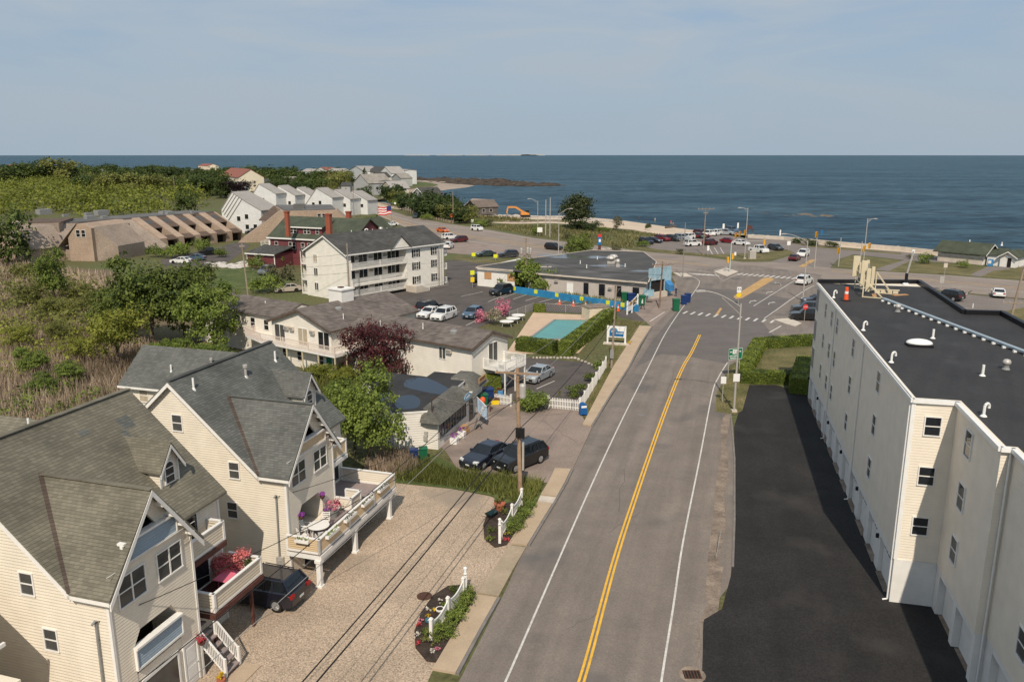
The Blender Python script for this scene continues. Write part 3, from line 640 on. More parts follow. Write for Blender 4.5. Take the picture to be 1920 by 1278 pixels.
sheet('boulevard', [(560,338),(640,352),(672,376),(760,404),(830,418),(900,428),(1000,446),(1065,454),(1220,473),(1312,481),(1393,491.5),(1444,491),(1550,502),(1632,508),(1778,516),(1919,526.5),(2300,556),(2300,600),(1920,560),(1720,540),(1530,522),(1400,545),(1312,532),(1255,508),(1065,482),(990,471),(870,451),(790,440),(700,400),(668,385),(640,362),(540,344)], 0.03, m_blvd, 'sun bleached asphalt boulevard along the shore')
sheet('road', [(-14,-8),(-7.2,14),(-2.3,32.4),(-.4,39.6),(1.5,47.7),(4.65,57.1),(7.15,66.9),(13.3,86.8),(19.6,108.8),(24.5,121),(27.5,131),(30.5,146),(31.4,156),(40,168),(52,172),(62,158),(54,140),(45.5,118),(41,108),(36,101),(28.6,92.6),(24.9,88),(21,77.2),(19.6,67.3),(17.6,59.2),(14.7,48.3),(12.2,40.3),(9.9,36.95),(8.75,32),(4.9,14),(-1,-8)], 0.034, m_road, 'grey asphalt road with faded wheel tracks', True)
sheet('road_patch', [(1190,690),(1222,640),(1262,592),(1310,540),(1395,545),(1480,560),(1430,605),(1460,640),(1400,655),(1360,682),(1290,668),(1240,664)], 0.038, m_road2, 'newer darker asphalt at the junction')
sheet('side_street', [(1362,681),(1400,656),(1440,640),(1525,625),(1620,610),(1620,640),(1525,641),(1440,650),(1405,668)], 0.036, m_blvd, 'pale side street behind the hedge')
sheet('right_lot', [(1460,568),(1530,528),(1720,543),(1920,562),(2300,602),(2300,700),(1900,690),(1525,640),(1440,612)], 0.026, m_blot, 'parking lot beyond the apartment roof')
sheet('beach_lot', [(1195,455),(1240,449),(1290,446),(1345,437),(1400,447),(1470,447),(1560,462),(1690,472),(1760,480),(1900,492),(2200,515),(2200,520),(1900,500),(1760,492),(1690,487),(1600,477),(1570,487),(1556,503),(1444,491),(1493,476),(1470,468),(1415,475),(1330,478),(1220,466)], 0.028, m_blot, 'asphalt beach parking lot')
sheet('beach_walk', [(1640,505),(1700,486),(1715,484),(1700,492),(1665,509)], 0.03, m_blot, 'paved path across the grass')
sheet('bath_walk', [(1818,516),(1850,500),(1895,500),(1893,505),(1862,508),(1838,519)], 0.03, m_blot, 'paved path to the bathhouse')
sheet('lot_island_grass', [(1250,476),(1330,479),(1393,488),(1444,488),(1489,474),(1478,468),(1420,474),(1330,477),(1230,467),(1200,462),(1195,466)], 0.035, m_lawn, 'grass between boulevard and beach lot')
sheet('bath_lawn', [(1568,500),(1588,478),(1640,484),(1700,490),(1757,494),(1850,503),(1900,503),(2200,522),(2200,546),(1919,525),(1778,514),(1632,507)], 0.027, m_lawn, 'grass in front of the bathhouse')
sheet('shore_verge', [(1555,462),(1690,474),(1690,477),(1600,470),(1520,463),(1480,455)], 0.036, m_lawn, 'grass strip along the beach wall')
sheet('pole_lawn', [(1862,588),(1925,575),(2100,600),(2100,640),(1890,612)], 0.032, m_lawn, 'grass patch at the corner of the lot')
sheet('hedge_lawn', [(1425,694),(1430,668),(1470,656),(1525,652),(1525,700)], 0.03, m_lawn, 'patchy dry lawn inside the hedge')
sheet('corner_verge', [(1340,772),(1344,738),(1362,700),(1385,682),(1420,694),(1405,722),(1392,770),(1378,778)], 0.042, m_lawn, 'dry grass verge at the street corner')
sheet('black_drive', [(8.4,14),(8.7,32),(9.95,36.9),(11.15,37.9),(12.6,41.5),(14.5,48),(17.5,58.8),(19.7,67),(24.6,80),(27.6,80),(30.5,75),(24,38.5),(23,32),(20,14)], 0.04, m_black, 'smooth new black asphalt drive', True)
sheet('roadside_dirt', smooth([(1322,1120),(1328,1040),(1338,960),(1343,900),(1352,850),(1351,800),(1360,778),(1370,778),(1362,830),(1366,880),(1358,930),(1360,990),(1349,1040),(1346,1090),(1334,1130),(1322,1120)],3)[:-1], 0.039, m_dirt, 'bare dirt shoulder beside the drive')
sheet('dirt_spot', [(1312,1278),(1312,1170),(1346,1150),(1356,1062),(1344,1062),(1326,1130),(1306,1178)], 0.0385, m_dirt, 'dusty strip along the road edge')
sheet('shop_verge', [(735,905),(690,880),(700,845),(790,845),(835,862),(870,885),(930,892),(1020,903),(1012,932),(985,955),(930,938),(925,930),(860,918)], 0.03, m_green, 'rough grass between yard and shop lot')
sheet('court_lawn', [(395,540),(400,505),(470,500),(550,520),(552,540),(490,545)], 0.02, m_green, 'green lawn behind the motel')
sheet('condo_court', [(300,488),(330,478),(390,470),(450,452),(470,460),(430,490),(380,500),(310,500)], 0.024, m_lot, 'paved court of the brown townhouses')
sheet('lawn_strip', [(845,484),(858,478),(900,487),(960,488),(985,484),(1010,488),(960,493),(890,493)], 0.03, m_lawn, 'dry grass strip beside the old lot')
# sidewalks are real steps with granite kerbs
def walk(name, inner, outer, z, m, lab): 
    return sheet(name, inner + outer[::-1], z, m, lab, True, z-.005)
inn = [(-3.62,32.8),(-2.03,39.0)]; 
walk('sidewalk', [(-3.72,32.75),(-2.85,35.9),(-1.92,39.2)], [(-2.62,32.45),(-1.7,35.8),(-.8,38.9)], .13, m_conc, 'tan concrete sidewalk by the flower bed')
walk('sidewalk', [(-1.86,39.4),(-.95,42.3),(-.12,44.9)], [(-.72,39.1),(.05,41.9),(.85,44.6)], .10, M('dusty_sidewalk_concrete', (0.36,0.285,0.20), 0.9, 0.12, 0.6, fine=0.12, fscale=14, world=True), 'lowered sidewalk at the yard entrance')
walk('sidewalk', [(-.06,45.1),(.9,48.2),(1.75,51.1)], [(.92,44.85),(1.8,47.7),(2.75,50.75)], .13, m_conc, 'tan concrete sidewalk beside the second bed')
walk('sidewalk', [(1.8,51.3),(2.0,52.2)], [(2.82,50.95),(3.1,51.85)], .11, m_pale, 'pale sidewalk slab')
walk('sidewalk', [(2.03,52.35),(2.8,55.0),(3.3,57.2)], [(3.14,52.0),(3.9,54.6),(4.5,57.0)], .13, m_conc, 'tan sidewalk at the shop lot')
walk('sidewalk', [(6.3,67.4),(8.85,77.2),(11.4,86.9),(14.6,97.9),(17.9,109.2)], [(7.0,66.95),(10.0,77.0),(13.1,86.8),(16.1,97.8),(19.5,108.8)], .13, m_conc, 'long tan sidewalk in front of the motel sign')
def kerb(pts, lab, wd=.16, zt=.15):
    b = MB()
    for a, c in zip(pts[:-1], pts[1:]): b.bar((a[0],a[1],zt/2), (c[0],c[1],zt/2), wd, zt)
    o = b.build('kerb', m_kerb); kind(o, 'structure', lab)
kerb([(-2.52,32.4),(-1.6,35.8),(-.7,38.85)], 'granite kerb by the flower bed'); kerb([(1.03,44.8),(1.92,47.7),(2.86,50.7),(4.0,54.5),(4.62,57.0)], 'granite kerb beyond the yard entrance')
kerb([(7.1,66.9),(10.1,77.0),(13.2,86.75),(16.2,97.75),(19.62,108.75)], 'long granite kerb')
kerb([(20.25,70.3),(19.55,67.2),(17.6,59.2),(14.6,48.2),(12.9,42.3)], 'low kerb between the dirt shoulder and the black drive', .14, .1)
# islands
sheet('traffic_island', [(1338,510),(1362,503),(1384,510),(1363,519)], .14, m_pale, 'raised concrete traffic island', th=.13)
sheet('traffic_island', [(1451,600),(1480,597.5),(1503,607),(1490,613),(1470,607)], .14, m_pale, 'raised concrete island by the side street', th=.13)
sheet('corner_pad', [(1262,512),(1275,519),(1297,519),(1287,513)], .12, m_pale, 'concrete kerb ramp at the corner', th=.11)
# painted markings
LW = 0.11
def lines(name, m, lab, items, z):
    b = MB()
    for px, wd in items: strip('', px, wd, z, m, b=b)
    o = b.build(name, m); kind(o, 'structure', lab)
edgeL = smooth([(900,1380),(948,1278),(1030,1090),(1100,930),(1160,800),(1215,690),(1245,630),(1272,588),(1300,550),(1311,532),(1308,524),(1291,515)])
edgeR = smooth([(1228,1380),(1240,1278),(1262,1140),(1280,1020),(1310,870),(1335,740),(1347,708),(1364,680)])
lines('edge_line', m_wline, 'white edge lines of the road', [(edgeL,LW),(edgeR,LW)], .046)
yc = smooth([(1045,1380),(1090,1278),(1150,1060),(1195,920),(1240,790),(1275,700),(1297,660),(1312,628)])
yl = [G(*p) for p in yc]; A = []; B = []
for i, p in enumerate(yl):
    d = (yl[min(i+1,len(yl)-1)]-yl[max(i-1,0)]).normalized(); n = Vector((-d.y,d.x)); A.append(p+n*.115); B.append(p-n*.115)
b = MB(); strip('', A, .125, .046, m_yline, b=b, world=True); strip('', B, .125, .046, m_yline, b=b, world=True)
for px in (((1330,1226),(1343,1225)),((1192,1016),(1199,1016))): pass
kind(b.build('centre_line', m_yline), 'structure', 'double yellow centre line')
lines('junction_line', m_wline, 'white lines at the junction', [([(1340,512),(1355,527),(1385,513)],.16),([(1338,507),(1364,500)],.16),([(1413,574),(1493,524)],.13),(smooth([(1432,598),(1480,564),(1512,543),(1526,536)]),.14),([(1442,624),(1465,611)],.2)], .046)
lines('boulevard_line', m_wline, 'white edge lines of the boulevard', [(smooth([(690,394),(780,432),(860,449),(990,470),(1100,485),(1220,497),(1330,510)]),.2),(smooth([(680,384),(770,414),(900,432),(1060,457)]),.2),([(1700,533),(1810,539),(1920,548)],.15),([(1640,509.5),(1780,518),(1920,529)],.15)], .042)
lines('boulevard_centre_line', m_yline, 'yellow centre lines of the boulevard', [(smooth([(676,382),(770,420),(870,440),(1000,459),(1100,472),(1240,488),(1330,498)]),.2),(smooth([(678,386),(765,423),(865,443),(995,462),(1095,475)]),.2),([(1560,508),(1720,523),(1920,541)],.2)], .043)
sheet('painted_median', [(1375,556),(1430,522),(1444,520),(1452,524),(1392,559),(1380,561)], .045, m_ybox, 'faded yellow painted median')
sheet('painted_median', [(1340,592),(1350,577),(1354,579),(1345,592)], .045, m_ybox, 'yellow hatch beside the crosswalk')
sheet('painted_median', [(1497,500),(1520,487),(1531,487),(1508,501)], .045, m_ybox, 'faded yellow median of the beach road')
def zebra(a, c, n, wd, ln, lab, d=(.33,.94)):
    P, Q = G(*a), G(*c); b = MB(); d = Vector(d).normalized(); s = Vector((d.y,-d.x))
    for i in range(n):
        p = P.lerp(Q, i/(n-1)); h = d*ln/2; k = s*wd/2
        b.poly([(q.x,q.y,.0465) for q in (p-h-k, p-h+k, p+h+k, p+h-k)])
    kind(b.build('crosswalk', m_wline), 'structure', lab)
zebra((1285,586),(1448,603),12,.34,2.2,'white crosswalk bars near the hedge',(.5,.87))
zebra((1301,514),(1338,516),5,.5,2.8,'short crosswalk bars left of the island',(-.6,.8)); zebra((1388,514),(1489,522),11,.45,2.8,'long crosswalk bars at the far side of the junction',(.6,.8))
def arrow(p, rot, k, lab):
    g = G(*p); b = MB(); pts = [(-.12,-1.6),(.12,-1.6),(.12,.2),(.9,.2+.6),(.62,.95),(.95,1.15),(1.25,.3),(.98,.48),(.4,.0),(.12,-.3)]
    s, c = math.sin(rot), math.cos(rot)
    b.poly([(g.x+(x*k*c-y*s), g.y+(x*k*s+y*c), .0465) for x, y in (pts if k < 0 else pts)]); o = b.build('turn_arrow', m_wline); kind(o, 'structure', lab)
    if o.data.polygons[0].normal.z < 0: o.data.flip_normals()
arrow((1405,565),-.25,1,'white turn arrow in the near lane'); arrow((1440,568),-.25,1,'white turn arrow beside the first'); arrow((1437,548),-.3,1,'white turn arrow halfway along'); arrow((1464,532),-.3,-1,'white turn arrow near the crosswalk')
lines('lot_line', m_wline, 'white bay lines of the motel lot', [([(864,556),(905,547)],.12),([(915,566),(950,552)],.12),([(925,556),(945,550)],.12),([(938,560),(972,548)],.12),([(962,561),(992,551)],.12),([(985,564),(1015,555)],.12),([(1010,567),(1040,559)],.12),([(1040,570),(1070,562)],.12),([(1064,573),(1092,566)],.12),([(1090,577),(1115,569)],.12),([(752,588),(778,584)],.12),([(845,588),(862,584)],.12),([(874,610),(912,592)],.12),([(1218,603),(1246,585)],.16)], .027)
lines('lot_line', m_wline, 'white bay lines of the motel court', [([(1006,729),(1040,714)],.12)], .027)
lines('lot_line', m_wline, 'white bay lines beyond the roof', [([(1787,566),(1822,545)],.14),([(1803,577),(1824,578),(1825,569)],.14),([(1764,552),(1792,541)],.14)], .03)
lines('lot_line', m_wline, 'white bay lines of the beach lot', [([(1339,464),(1347,477)],.15),([(1350,464),(1359,479)],.15),([(1330,466),(1336,477)],.15)], .033)

# thin dark cracks and sealed joints in the asphalt
rs = random.Random(21); b = MB()
for a, c, n in (((1140,1000),(1200,960),6),((1090,830),(1150,845),5),((1170,880),(1160,960),6),((1255,850),(1215,842),4),((1205,705),(1330,745),8),((1150,850),(1100,845),5),((1020,790),(1080,830),6),((930,790),(1060,775),8),((1250,760),(1262,690),5),((1060,1180),(1120,1150),5),((960,720),(1090,700),7),((820,560),(930,570),7),((1400,580),(1500,560),6),((1310,625),(1395,618),6)):
    P, Q = G(*a), G(*c); pts = [P.lerp(Q, i/n)+Vector((rs.gauss(0,.12),rs.gauss(0,.12)))*(0 < i < n) for i in range(n+1)]; strip('', pts, .02, .0405, m_kerb, b=b, world=True)
kind(b.build('asphalt_cracks', M('crack_filler',(.06,.053,.048),.9,.1,2)), 'structure', 'fine dark cracks in the asphalt')
# ---- window, door and railing helpers: part meshes are shared
WC = {}
def win_mesh(w, h, style, fm, gm):
    k = (round(w,2), round(h,2), style, fm.name, gm.name)
    if k in WC: return WC[k]
    f = MB(); t = 0.06; y0, y1 = -0.05, 0.02
    f.box(-w/2-t, w/2+t, y0, y1, h/2, h/2+t); f.box(-w/2-t, w/2+t, y0-.02, y1, -h/2-t, -h/2); f.box(-w/2-t, -w/2, y0, y1, -h/2, h/2); f.box(w/2, w/2+t, y0, y1, -h/2, h/2)
    if style in ('hung', 'pair'): f.box(-w/2, w/2, y0+.012, y1, -.025, .025)
    if style in ('pair', 'slide'): f.box(-.035, .035, y0+.004, y1, -h/2, h/2)
    if style == 'grid':
        for i in (1,2): f.box(-w/2, w/2, y0+.015, y1, -h/2+h*i/3-.015, -h/2+h*i/3+.015)
        f.box(-.015, .015, y0+.01, y1, -h/2, h/2)
    p = MB(); p.box(-w/2, w/2, -.014, .01, -h/2, h/2)
    WC[k] = (f.mesh('window', fm), p.mesh('pane', gm)); return WC[k]
def window(par, x, y, z, w, h, rz=0.0, style='hung', fm=None, gm=None, name='window', shutters=None):
    a, b = win_mesh(w, h, style, fm or m_white, gm or m_glass)
    o = link(name, a, par, (x,y,z), rz); link('pane', b, o)
    if shutters:
        k = ('shutter', round(h,2), shutters.name)
        if k not in WC:
            WC[k] = MB().box(-.17, .17, -.05, .02, -h/2-.04, h/2+.04).mesh('shutter', shutters)
        for s in (-1, 1): link('shutter', WC[k], o, (s*(w/2+.24), 0, 0))
    return o
def door(par, x, y, z0, w, h, rz=0.0, m=None, fm=None, name='door'):
    k = ('door', round(w,2), round(h,2), (m or m_white).name, (fm or m_white).name)
    if k not in WC:
        f = MB(); f.box(-w/2-.08, -w/2, -.05, .02, 0, h); f.box(w/2, w/2+.08, -.05, .02, 0, h); f.box(-w/2-.08, w/2+.08, -.05, .02, h, h+.08)
        d = MB(); d.box(-w/2, w/2, -.02, .01, 0.02, h); d.box(-w/2+.12, w/2-.12, -.032, -.02, h*.55, h*.9); d.box(-w/2+.12, w/2-.12, -.032, -.02, .15, h*.45)
        WC[k] = (f.mesh('door_frame', fm or m_white), d.mesh('door', m or m_white), MB().ell((w/2-.1,-.06,h*.47), (.035,.035,.035), 6, 4).mesh('handle', m_alu))
    f, d, hd = WC[k]; o = link(name, d, par, (x,y,z0), rz); link('door_frame', f, o); link('handle', hd, o); return o
def slab(mb, pts, t):
    """roof plane with thickness t below its top face"""
    pts = [Vector(p) for p in pts]; n = (pts[1]-pts[0]).cross(pts[2]-pts[0])
    if n.z < 0: pts = pts[::-1]
    k = len(pts); lo = [(p.x,p.y,p.z-t) for p in pts]
    return mb.add([tuple(p) for p in pts]+lo, [list(range(k)), list(range(k,2*k))[::-1]] + [(k+i,k+(i+1)%k,(i+1)%k,i) for i in range(k)])
def gable_x(mb, x0, x1, y0, y1, ze, zr, ov=.3, ovx=.3, t=.14, up=.16):
    """roof with its ridge along x over walls x0..x1, y0..y1 (eave height ze at the wall, ridge zr)"""
    yc = (y0+y1)/2; k = (zr-ze)/(y1-yc)
    slab(mb, [(x0-ovx,y0-ov,ze-k*ov+up),(x1+ovx,y0-ov,ze-k*ov+up),(x1+ovx,yc,zr+up),(x0-ovx,yc,zr+up)], t)
    slab(mb, [(x0-ovx,yc,zr+up),(x1+ovx,yc,zr+up),(x1+ovx,y1+ov,ze-k*ov+up),(x0-ovx,y1+ov,ze-k*ov+up)], t)
def gable_y(mb, x0, x1, y0, y1, ze, zr, ov=.3, ovy=.3, t=.14, up=.16):
    xc = (x0+x1)/2; k = (zr-ze)/(x1-xc)
    slab(mb, [(x0-ov,y0-ovy,ze-k*ov+up),(xc,y0-ovy,zr+up),(xc,y1+ovy,zr+up),(x0-ov,y1+ovy,ze-k*ov+up)], t)
    slab(mb, [(xc,y0-ovy,zr+up),(x1+ov,y0-ovy,ze-k*ov+up),(x1+ov,y1+ovy,ze-k*ov+up),(xc,y1+ovy,zr+up)], t)
def rakes_x(mb, x, y0, y1, ze, zr, ov=.3, h=.2, w=.05, up=.16):
    """white barge boards on a gable end at x"""
    yc = (y0+y1)/2; k = (zr-ze)/(y1-yc)
    for a, b in (((y0-ov, ze-k*ov),(yc, zr)), ((y1+ov, ze-k*ov),(yc, zr))):
        mb.prof([(a[0],a[1]+up-.13),(b[0],b[1]+up-.13),(b[0],b[1]+up-.13-h),(a[0],a[1]+up-.13-h)], x-w, x, 'x')
def rakes_y(mb, y, x0, x1, ze, zr, ov=.3, h=.2, w=.05, up=.16):
    xc = (x0+x1)/2; k = (zr-ze)/(x1-xc)
    for a, b in (((x0-ov, ze-k*ov),(xc, zr)), ((x1+ov, ze-k*ov),(xc, zr))):
        mb.prof([(a[0],a[1]+up-.13),(b[0],b[1]+up-.13),(b[0],b[1]+up-.13-h),(a[0],a[1]+up-.13-h)], y-w, y, 'y')
def railing(par, pts, h, m=None, sp=0.13, post=0.1, name='railing', posts=True, thin=.035):
    """open railing with balusters along local points (x, y, z)"""
    b = MB(); m = m or m_white
    for p, q in zip(pts[:-1], pts[1:]):
        p, q = Vector(p), Vector(q); l = (q-p).length; n = max(1, int(l/sp)); up = Vector((0,0,1))
        b.bar(p+up*h, q+up*h, .07, .05); b.bar(p+up*.1, q+up*.1, .05, .05)
        for i in range(1, n): c = p.lerp(q, i/n); b.bar(c+up*.12, c+up*(h-.03), thin, thin)
    o = b.build(name, m, par)
    if posts:
        for p in pts: MB().box(p[0]-post/2, p[0]+post/2, p[1]-post/2, p[1]+post/2, p[2], p[2]+h+.08).build('post', m, o)
    return o
def boardrail(par, pts, h, bm, name='railing', capw=.16, t=.07, z0=0.0):
    """solid boarded parapet with a white cap"""
    b = MB(); c = MB()
    for p, q in zip(pts[:-1], pts[1:]):
        p, q = Vector(p), Vector(q); up = Vector((0,0,1)); mid = up*(z0+(h-.06-z0)/2)
        b.bar(p+mid, q+mid, t, h-.06-z0); d = (q-p).normalized()*.05
        c.bar(p-d+up*(h-.028), q+d+up*(h-.028), capw, .056); c.bar(p+up*(z0+.06), q+up*(z0+.06), t+.03, .12)
    for p in pts: c.box(p[0]-.07, p[0]+.07, p[1]-.07, p[1]+.07, p[2]+z0, p[2]+h-.058)
    o = b.build(name, bm, par); c.build('rail_cap', m_white, o); return o
def pipe_vent(par, loc, h=.55, r=.06, m=None, cap=False, name='vent_pipe'):
    b = MB(); x, y, z = loc
    b.tube((x,y,z-.2),(x,y,z+h),r,r,8); b.box(x-.16,x+.16,y-.16,y+.16,z-.06,z+.03) if False else None
    b.tube((x,y,z-.12),(x,y,z+.06),r*2.2,r*1.2,10)
    if cap: b.tube((x,y,z+h-.05),(x,y,z+h+.12),r*1.9,r*1.9,10)
    return b.build(name, m or m_pvc, par)
def acunit(par, x, y, z, rz=0):
    if 'ac' not in WC:
        b = MB(); b.box(-.33,.33,-.3,.02,-.2,.2)
        g = MB(); g.box(-.27,.27,-.312,-.301,-.14,.14); WC['ac'] = (b.mesh('air_conditioner', m_pale), g.mesh('grille', m_grey))
    o = link('air_conditioner', WC['ac'][0], par, (x,y,z), rz); link('grille', WC['ac'][1], o); return o
QL, QR, QB = -math.pi/2, math.pi/2, math.pi       # outward -x, +x, +y
# ---- the two gabled houses by the gravel yard
HD = (.2875, .9578); HY = yaw(HD)
def house(O, dz, roofm, label, L=9.5, first=True):
    t = T('gabled_house', label, 'house', O, HY)
    W, EZ, RZ = 5.2 if not first else 4.9, 6.6+dz, 11.2+dz; B0 = 1.9; RV, BK = 6.93, 12.0; xc = W/2; PZ = 9.6+dz
    w = MB()     # walls: main block, bay (pieced round the loggia), bay gable
    w.prof([(B0,0),(BK,0),(BK,EZ-.15),(RV,RZ-.18),(B0,EZ-.15)], 0, L, 'x')
    lo, hi, la, lb = 2.05+dz, 3.9+dz, 1.02, 3.7
    y1 = B0-.002
    w.box(0, la, 0, y1, 0, EZ-.05); w.box(lb, W, 0, y1, 0, EZ-.05); w.box(la, lb, 0, y1, hi, EZ-.05); w.box(la, lb, 0.02, y1, 0, lo)
    for s, e in ((la, 1), (lb, -1)): w.prof([(s, hi-.62),(s, hi),(s+e*.42, hi)], 0.0, .35, 'y')
    z1 = EZ-.05
    for q in ([(0,z1),(W,z1),(W-1.3,7.0+dz),(1.3,7.0+dz)], [(W,z1),(xc,PZ-.05),(xc,8.55+dz),(W-1.3,7.0+dz)], [(xc,PZ-.05),(0,z1),(1.3,7.0+dz),(xc,8.55+dz)]):
        w.prof(q, 0, .14, 'y')
    w.prof([(0.05,z1),(W-.05,z1),(xc,PZ-.15)], 1.5, 5.3, 'y')
    w.build('wall', m_cream, t)
    d = MB(); d.box(la+.02, lb-.02, 1.5, 1.56, lo, hi); d.box(xc-1.2, xc+1.2, 1.42, 1.48, z1, z1+1.35); d.build('loggia_shade_back', m_dark, t)  # near-black back panel and widened gable door paint the shade of the recesses
    c = MB()     # white corner boards and barge boards
    c.box(-.03, .09, -.03, .0, 0, z1-.1); c.box(-.03, -.0, .0, .1, 0, z1-.1); c.box(W-.09, W+.03, -.03, 0, 0, z1-.1); c.box(W, W+.03, 0, .1, 0, z1-.1)
    c.box(L-.1, L+.03, B0-.03, B0, 0, EZ-.3); c.box(L, L+.03, B0, B0+.1, 0, EZ-.3)
    rakes_x(c, -.28, B0, BK, EZ-.13, RZ-.15, .42, .22, .06); rakes_y(c, -.38, 0, W, EZ-.2, PZ-.02, .3, .26, .06)
    c.box(-.34, -.22, -.4, 1.6, EZ-.62, EZ-.46)
    c.bar((-.1,-.2,7.05+dz),(W+.1,-.2,7.05+dz),.02,.02)
    c.build('trim', m_white, t)
    r = MB(); k = (RZ-EZ-.05)/(RV-B0)
    slab(r, [(-.3,B0-.35,EZ-.3),(L+.3,B0-.35,EZ-.3),(L+.3,RV,RZ),(-.3,RV,RZ)], .13); slab(r, [(-.3,RV,RZ),(L+.3,RV,RZ),(L+.3,BK+.35,EZ-.3),(-.3,BK+.35,EZ-.3)], .13)
    ve = lambda z: B0-.35 + (z-(EZ-.3))/((RZ-EZ+.3)/(RV-B0+.35))
    e0 = EZ-.36
    for sx in (-.32, W+.32): slab(r, [(sx,-.42,e0),(xc,-.42,PZ+.05),(xc,ve(PZ+.05)+.1,PZ+.05),(sx,ve(e0)+.1,e0)], .13)
    r.bar((-.3,RV,RZ+.01),(L+.3,RV,RZ+.01),.3,.05); r.bar((xc,-.42,PZ+.06),(xc,ve(PZ)+.1,PZ+.06),.24,.05)
    ro = r.build('roof', roofm, t)
    v = MB(); v.bar((-.30,ve(e0)-.02,e0+.03),(xc,ve(PZ)+.02,PZ+.09),.24,.03); v.build('valley_flashing', m_sh_valley, ro)
    br = MB()
    for i in range(4): q = .18+.2*i; br.box(xc+(W/2+.2)*(1-q)-.06, xc+(W/2+.2)*(1-q)+.06, -.42, .0, e0+(PZ-e0)*q-.22, e0+(PZ-e0)*q-.02)
    br.build('bracket', m_white, ro)
    # dormer
    dx0, dx1, dv, db, de, dp = (6.62, 7.88, 2.88, 7.5+dz, 8.62+dz, 9.55+dz) if first else (6.85, 8.35, 2.9, 7.6, 8.78, 9.85); dm = (dx0+dx1)/2
    q = MB(); q.prof([(dx0,db-.3),(dx1,db-.3),(dx1,de),(dm,dp),(dx0,de)], dv, 5.3, 'y'); dor = q.build('dormer', m_cream, t)
    q = MB(); gable_y(q, dx0, dx1, dv, ve(dp+.1)-.3, de, dp, .22, .28, .1, .1); q.build('dormer_roof', roofm, dor)
    q = MB(); rakes_y(q, dv-.24, dx0, dx1, de, dp, .22, .18, .05, .1); q.box(dx0-.03,dx0+.07,dv-.03,dv,db-.1,de); q.box(dx1-.07,dx1+.03,dv-.03,dv,db-.1,de); q.build('dormer_trim', m_white, dor)
    a = MB(); n = 8; ww, wz = .52, db+.85
    pts = [(dm-ww/2,db+.12),(dm+ww/2,db+.12)] + [(dm+ww/2*math.cos(math.pi*i/n), wz+ww/2*math.sin(math.pi*i/n)) for i in range(n+1)]
    out = [(dm-ww/2-.08,db+.04),(dm+ww/2+.08,db+.04)] + [(dm+(ww/2+.08)*math.cos(math.pi*i/n), wz+(ww/2+.08)*math.sin(math.pi*i/n)) for i in range(n+1)]
    a.prof(out, dv-.05, dv-.01, 'y'); aw = a.build('arched_window', m_white, dor)
    p = MB(); p.prof(pts, dv-.062, dv-.052, 'y'); p.build('pane', m_glass, aw)
    for zz in (wz, db+.47): MB().box(dm-ww/2,dm+ww/2,dv-.075,dv-.063,zz-.025,zz+.025).build('glazing_bar', m_white, aw)
    # windows
    zf = 5.93+dz
    window(t, 1.27, 0, zf, 1.42, 1.2, 0, 'pair', gm=m_glass2); window(t, 3.68 if not first else 3.45, 0, zf-.02, 1.42, 1.2, 0, 'pair', gm=m_glass2)
    if first: sw = ((3.93,6.78),(3.1,4.42))
    else: sw = ((6.79,8.66),(3.26,6.2),(3.6,3.75))
    for v_, z_ in sw: window(t, 0, v_, z_, .62, .92, QL, 'hung', gm=m_glass2)
    # rear wing
    wu, wz0, wz1, v0 = (9.3, 7.55, 9.6, 10.5) if not first else (8.0, 7.3, 9.2, 10.0)
    q = MB(); q.prof([(wu,0),(wu+5.0,0),(wu+5.0,wz0-.1),(wu+2.5,wz1-.15),(wu,wz0-.1)], v0, 19.0, 'y'); wing = q.build('rear_wing', m_cream, t)
    q = MB(); gable_y(q, wu, wu+5.0, v0, 19.0, wz0, wz1, .35, .3, .12, .05); q.build('wing_roof', roofm, wing)
    q = MB(); q.box(wu-.43, wu-.33, v0, 19.3, wz0-.4, wz0-.27); q.build('gutter', m_white, wing)
    window(wing, wu, 17.4, 6.6, .7, .9, QL, 'hung', gm=m_curt)
    if not first:
        for lo_, c_ in (((wu+.9,15.6,wz0+.75),False),((wu+1.5,12.6,wz0+1.2),True)): pipe_vent(wing, lo_, .5, .06, m_galv if c_ else None, c_)
    # service mast on the side wall
    q = MB(); q.path([(-.12,.6,5.1+dz),(-.12,.66,1.2)], .045, 8); q.path([(-.12,.6,5.1+dz),(-.3,.6,5.02+dz)], .05, 8); q.bar((0,.63,4.2+dz),(-.15,.63,4.2+dz),.05,.05); q.build('service_mast', m_grey, t)
    if not first: q = MB(); q.box(-.22,-.0,.4,.82,.55,1.35); q.box(-.27,-.22,.5,.72,.85,1.2); q.build('meter_box', m_galv, t)
    return t, dict(W=W, L=L, dz=dz, EZ=EZ)
h1, i1 = house((-15.64,27.68), .7, m_sh_olive, 'cream gabled house with weathered olive shingles and blue balcony rails', 9.3, True)
h2, i2 = house((-12.49,41.0), 0.0, m_sh_green, 'cream gabled house with dark green grey shingles and long white deck on posts', 9.55, False)
for p in ((.83,6.15,10.5),(8.6,5.87,10.25)): pipe_vent(h2, p, .62, .06)
pipe_vent(h2, (5.14,5.73,10.1), .62, .08, m_galv, True)
for x, y, wx, wy in ((7.9,5.7,.75,.5),(5.6,5.95,.55,.22),(7.4,5.2,.3,.5)):
    z = lambda v: 7.0 + (v-1.55)*.9106 + .015
    q = MB(); q.add([(x-wx/2,y-wy/2,z(y-wy/2)),(x+wx/2,y-wy/2,z(y-wy/2)),(x+wx/2,y+wy/2,z(y+wy/2)),(x-wx/2,y+wy/2,z(y+wy/2))], [(0,1,2,3)]); q.build('roof_patch', m_sh_green, h1)
pipe_vent(h1, (4.0,7.3,11.6), .5, .05)
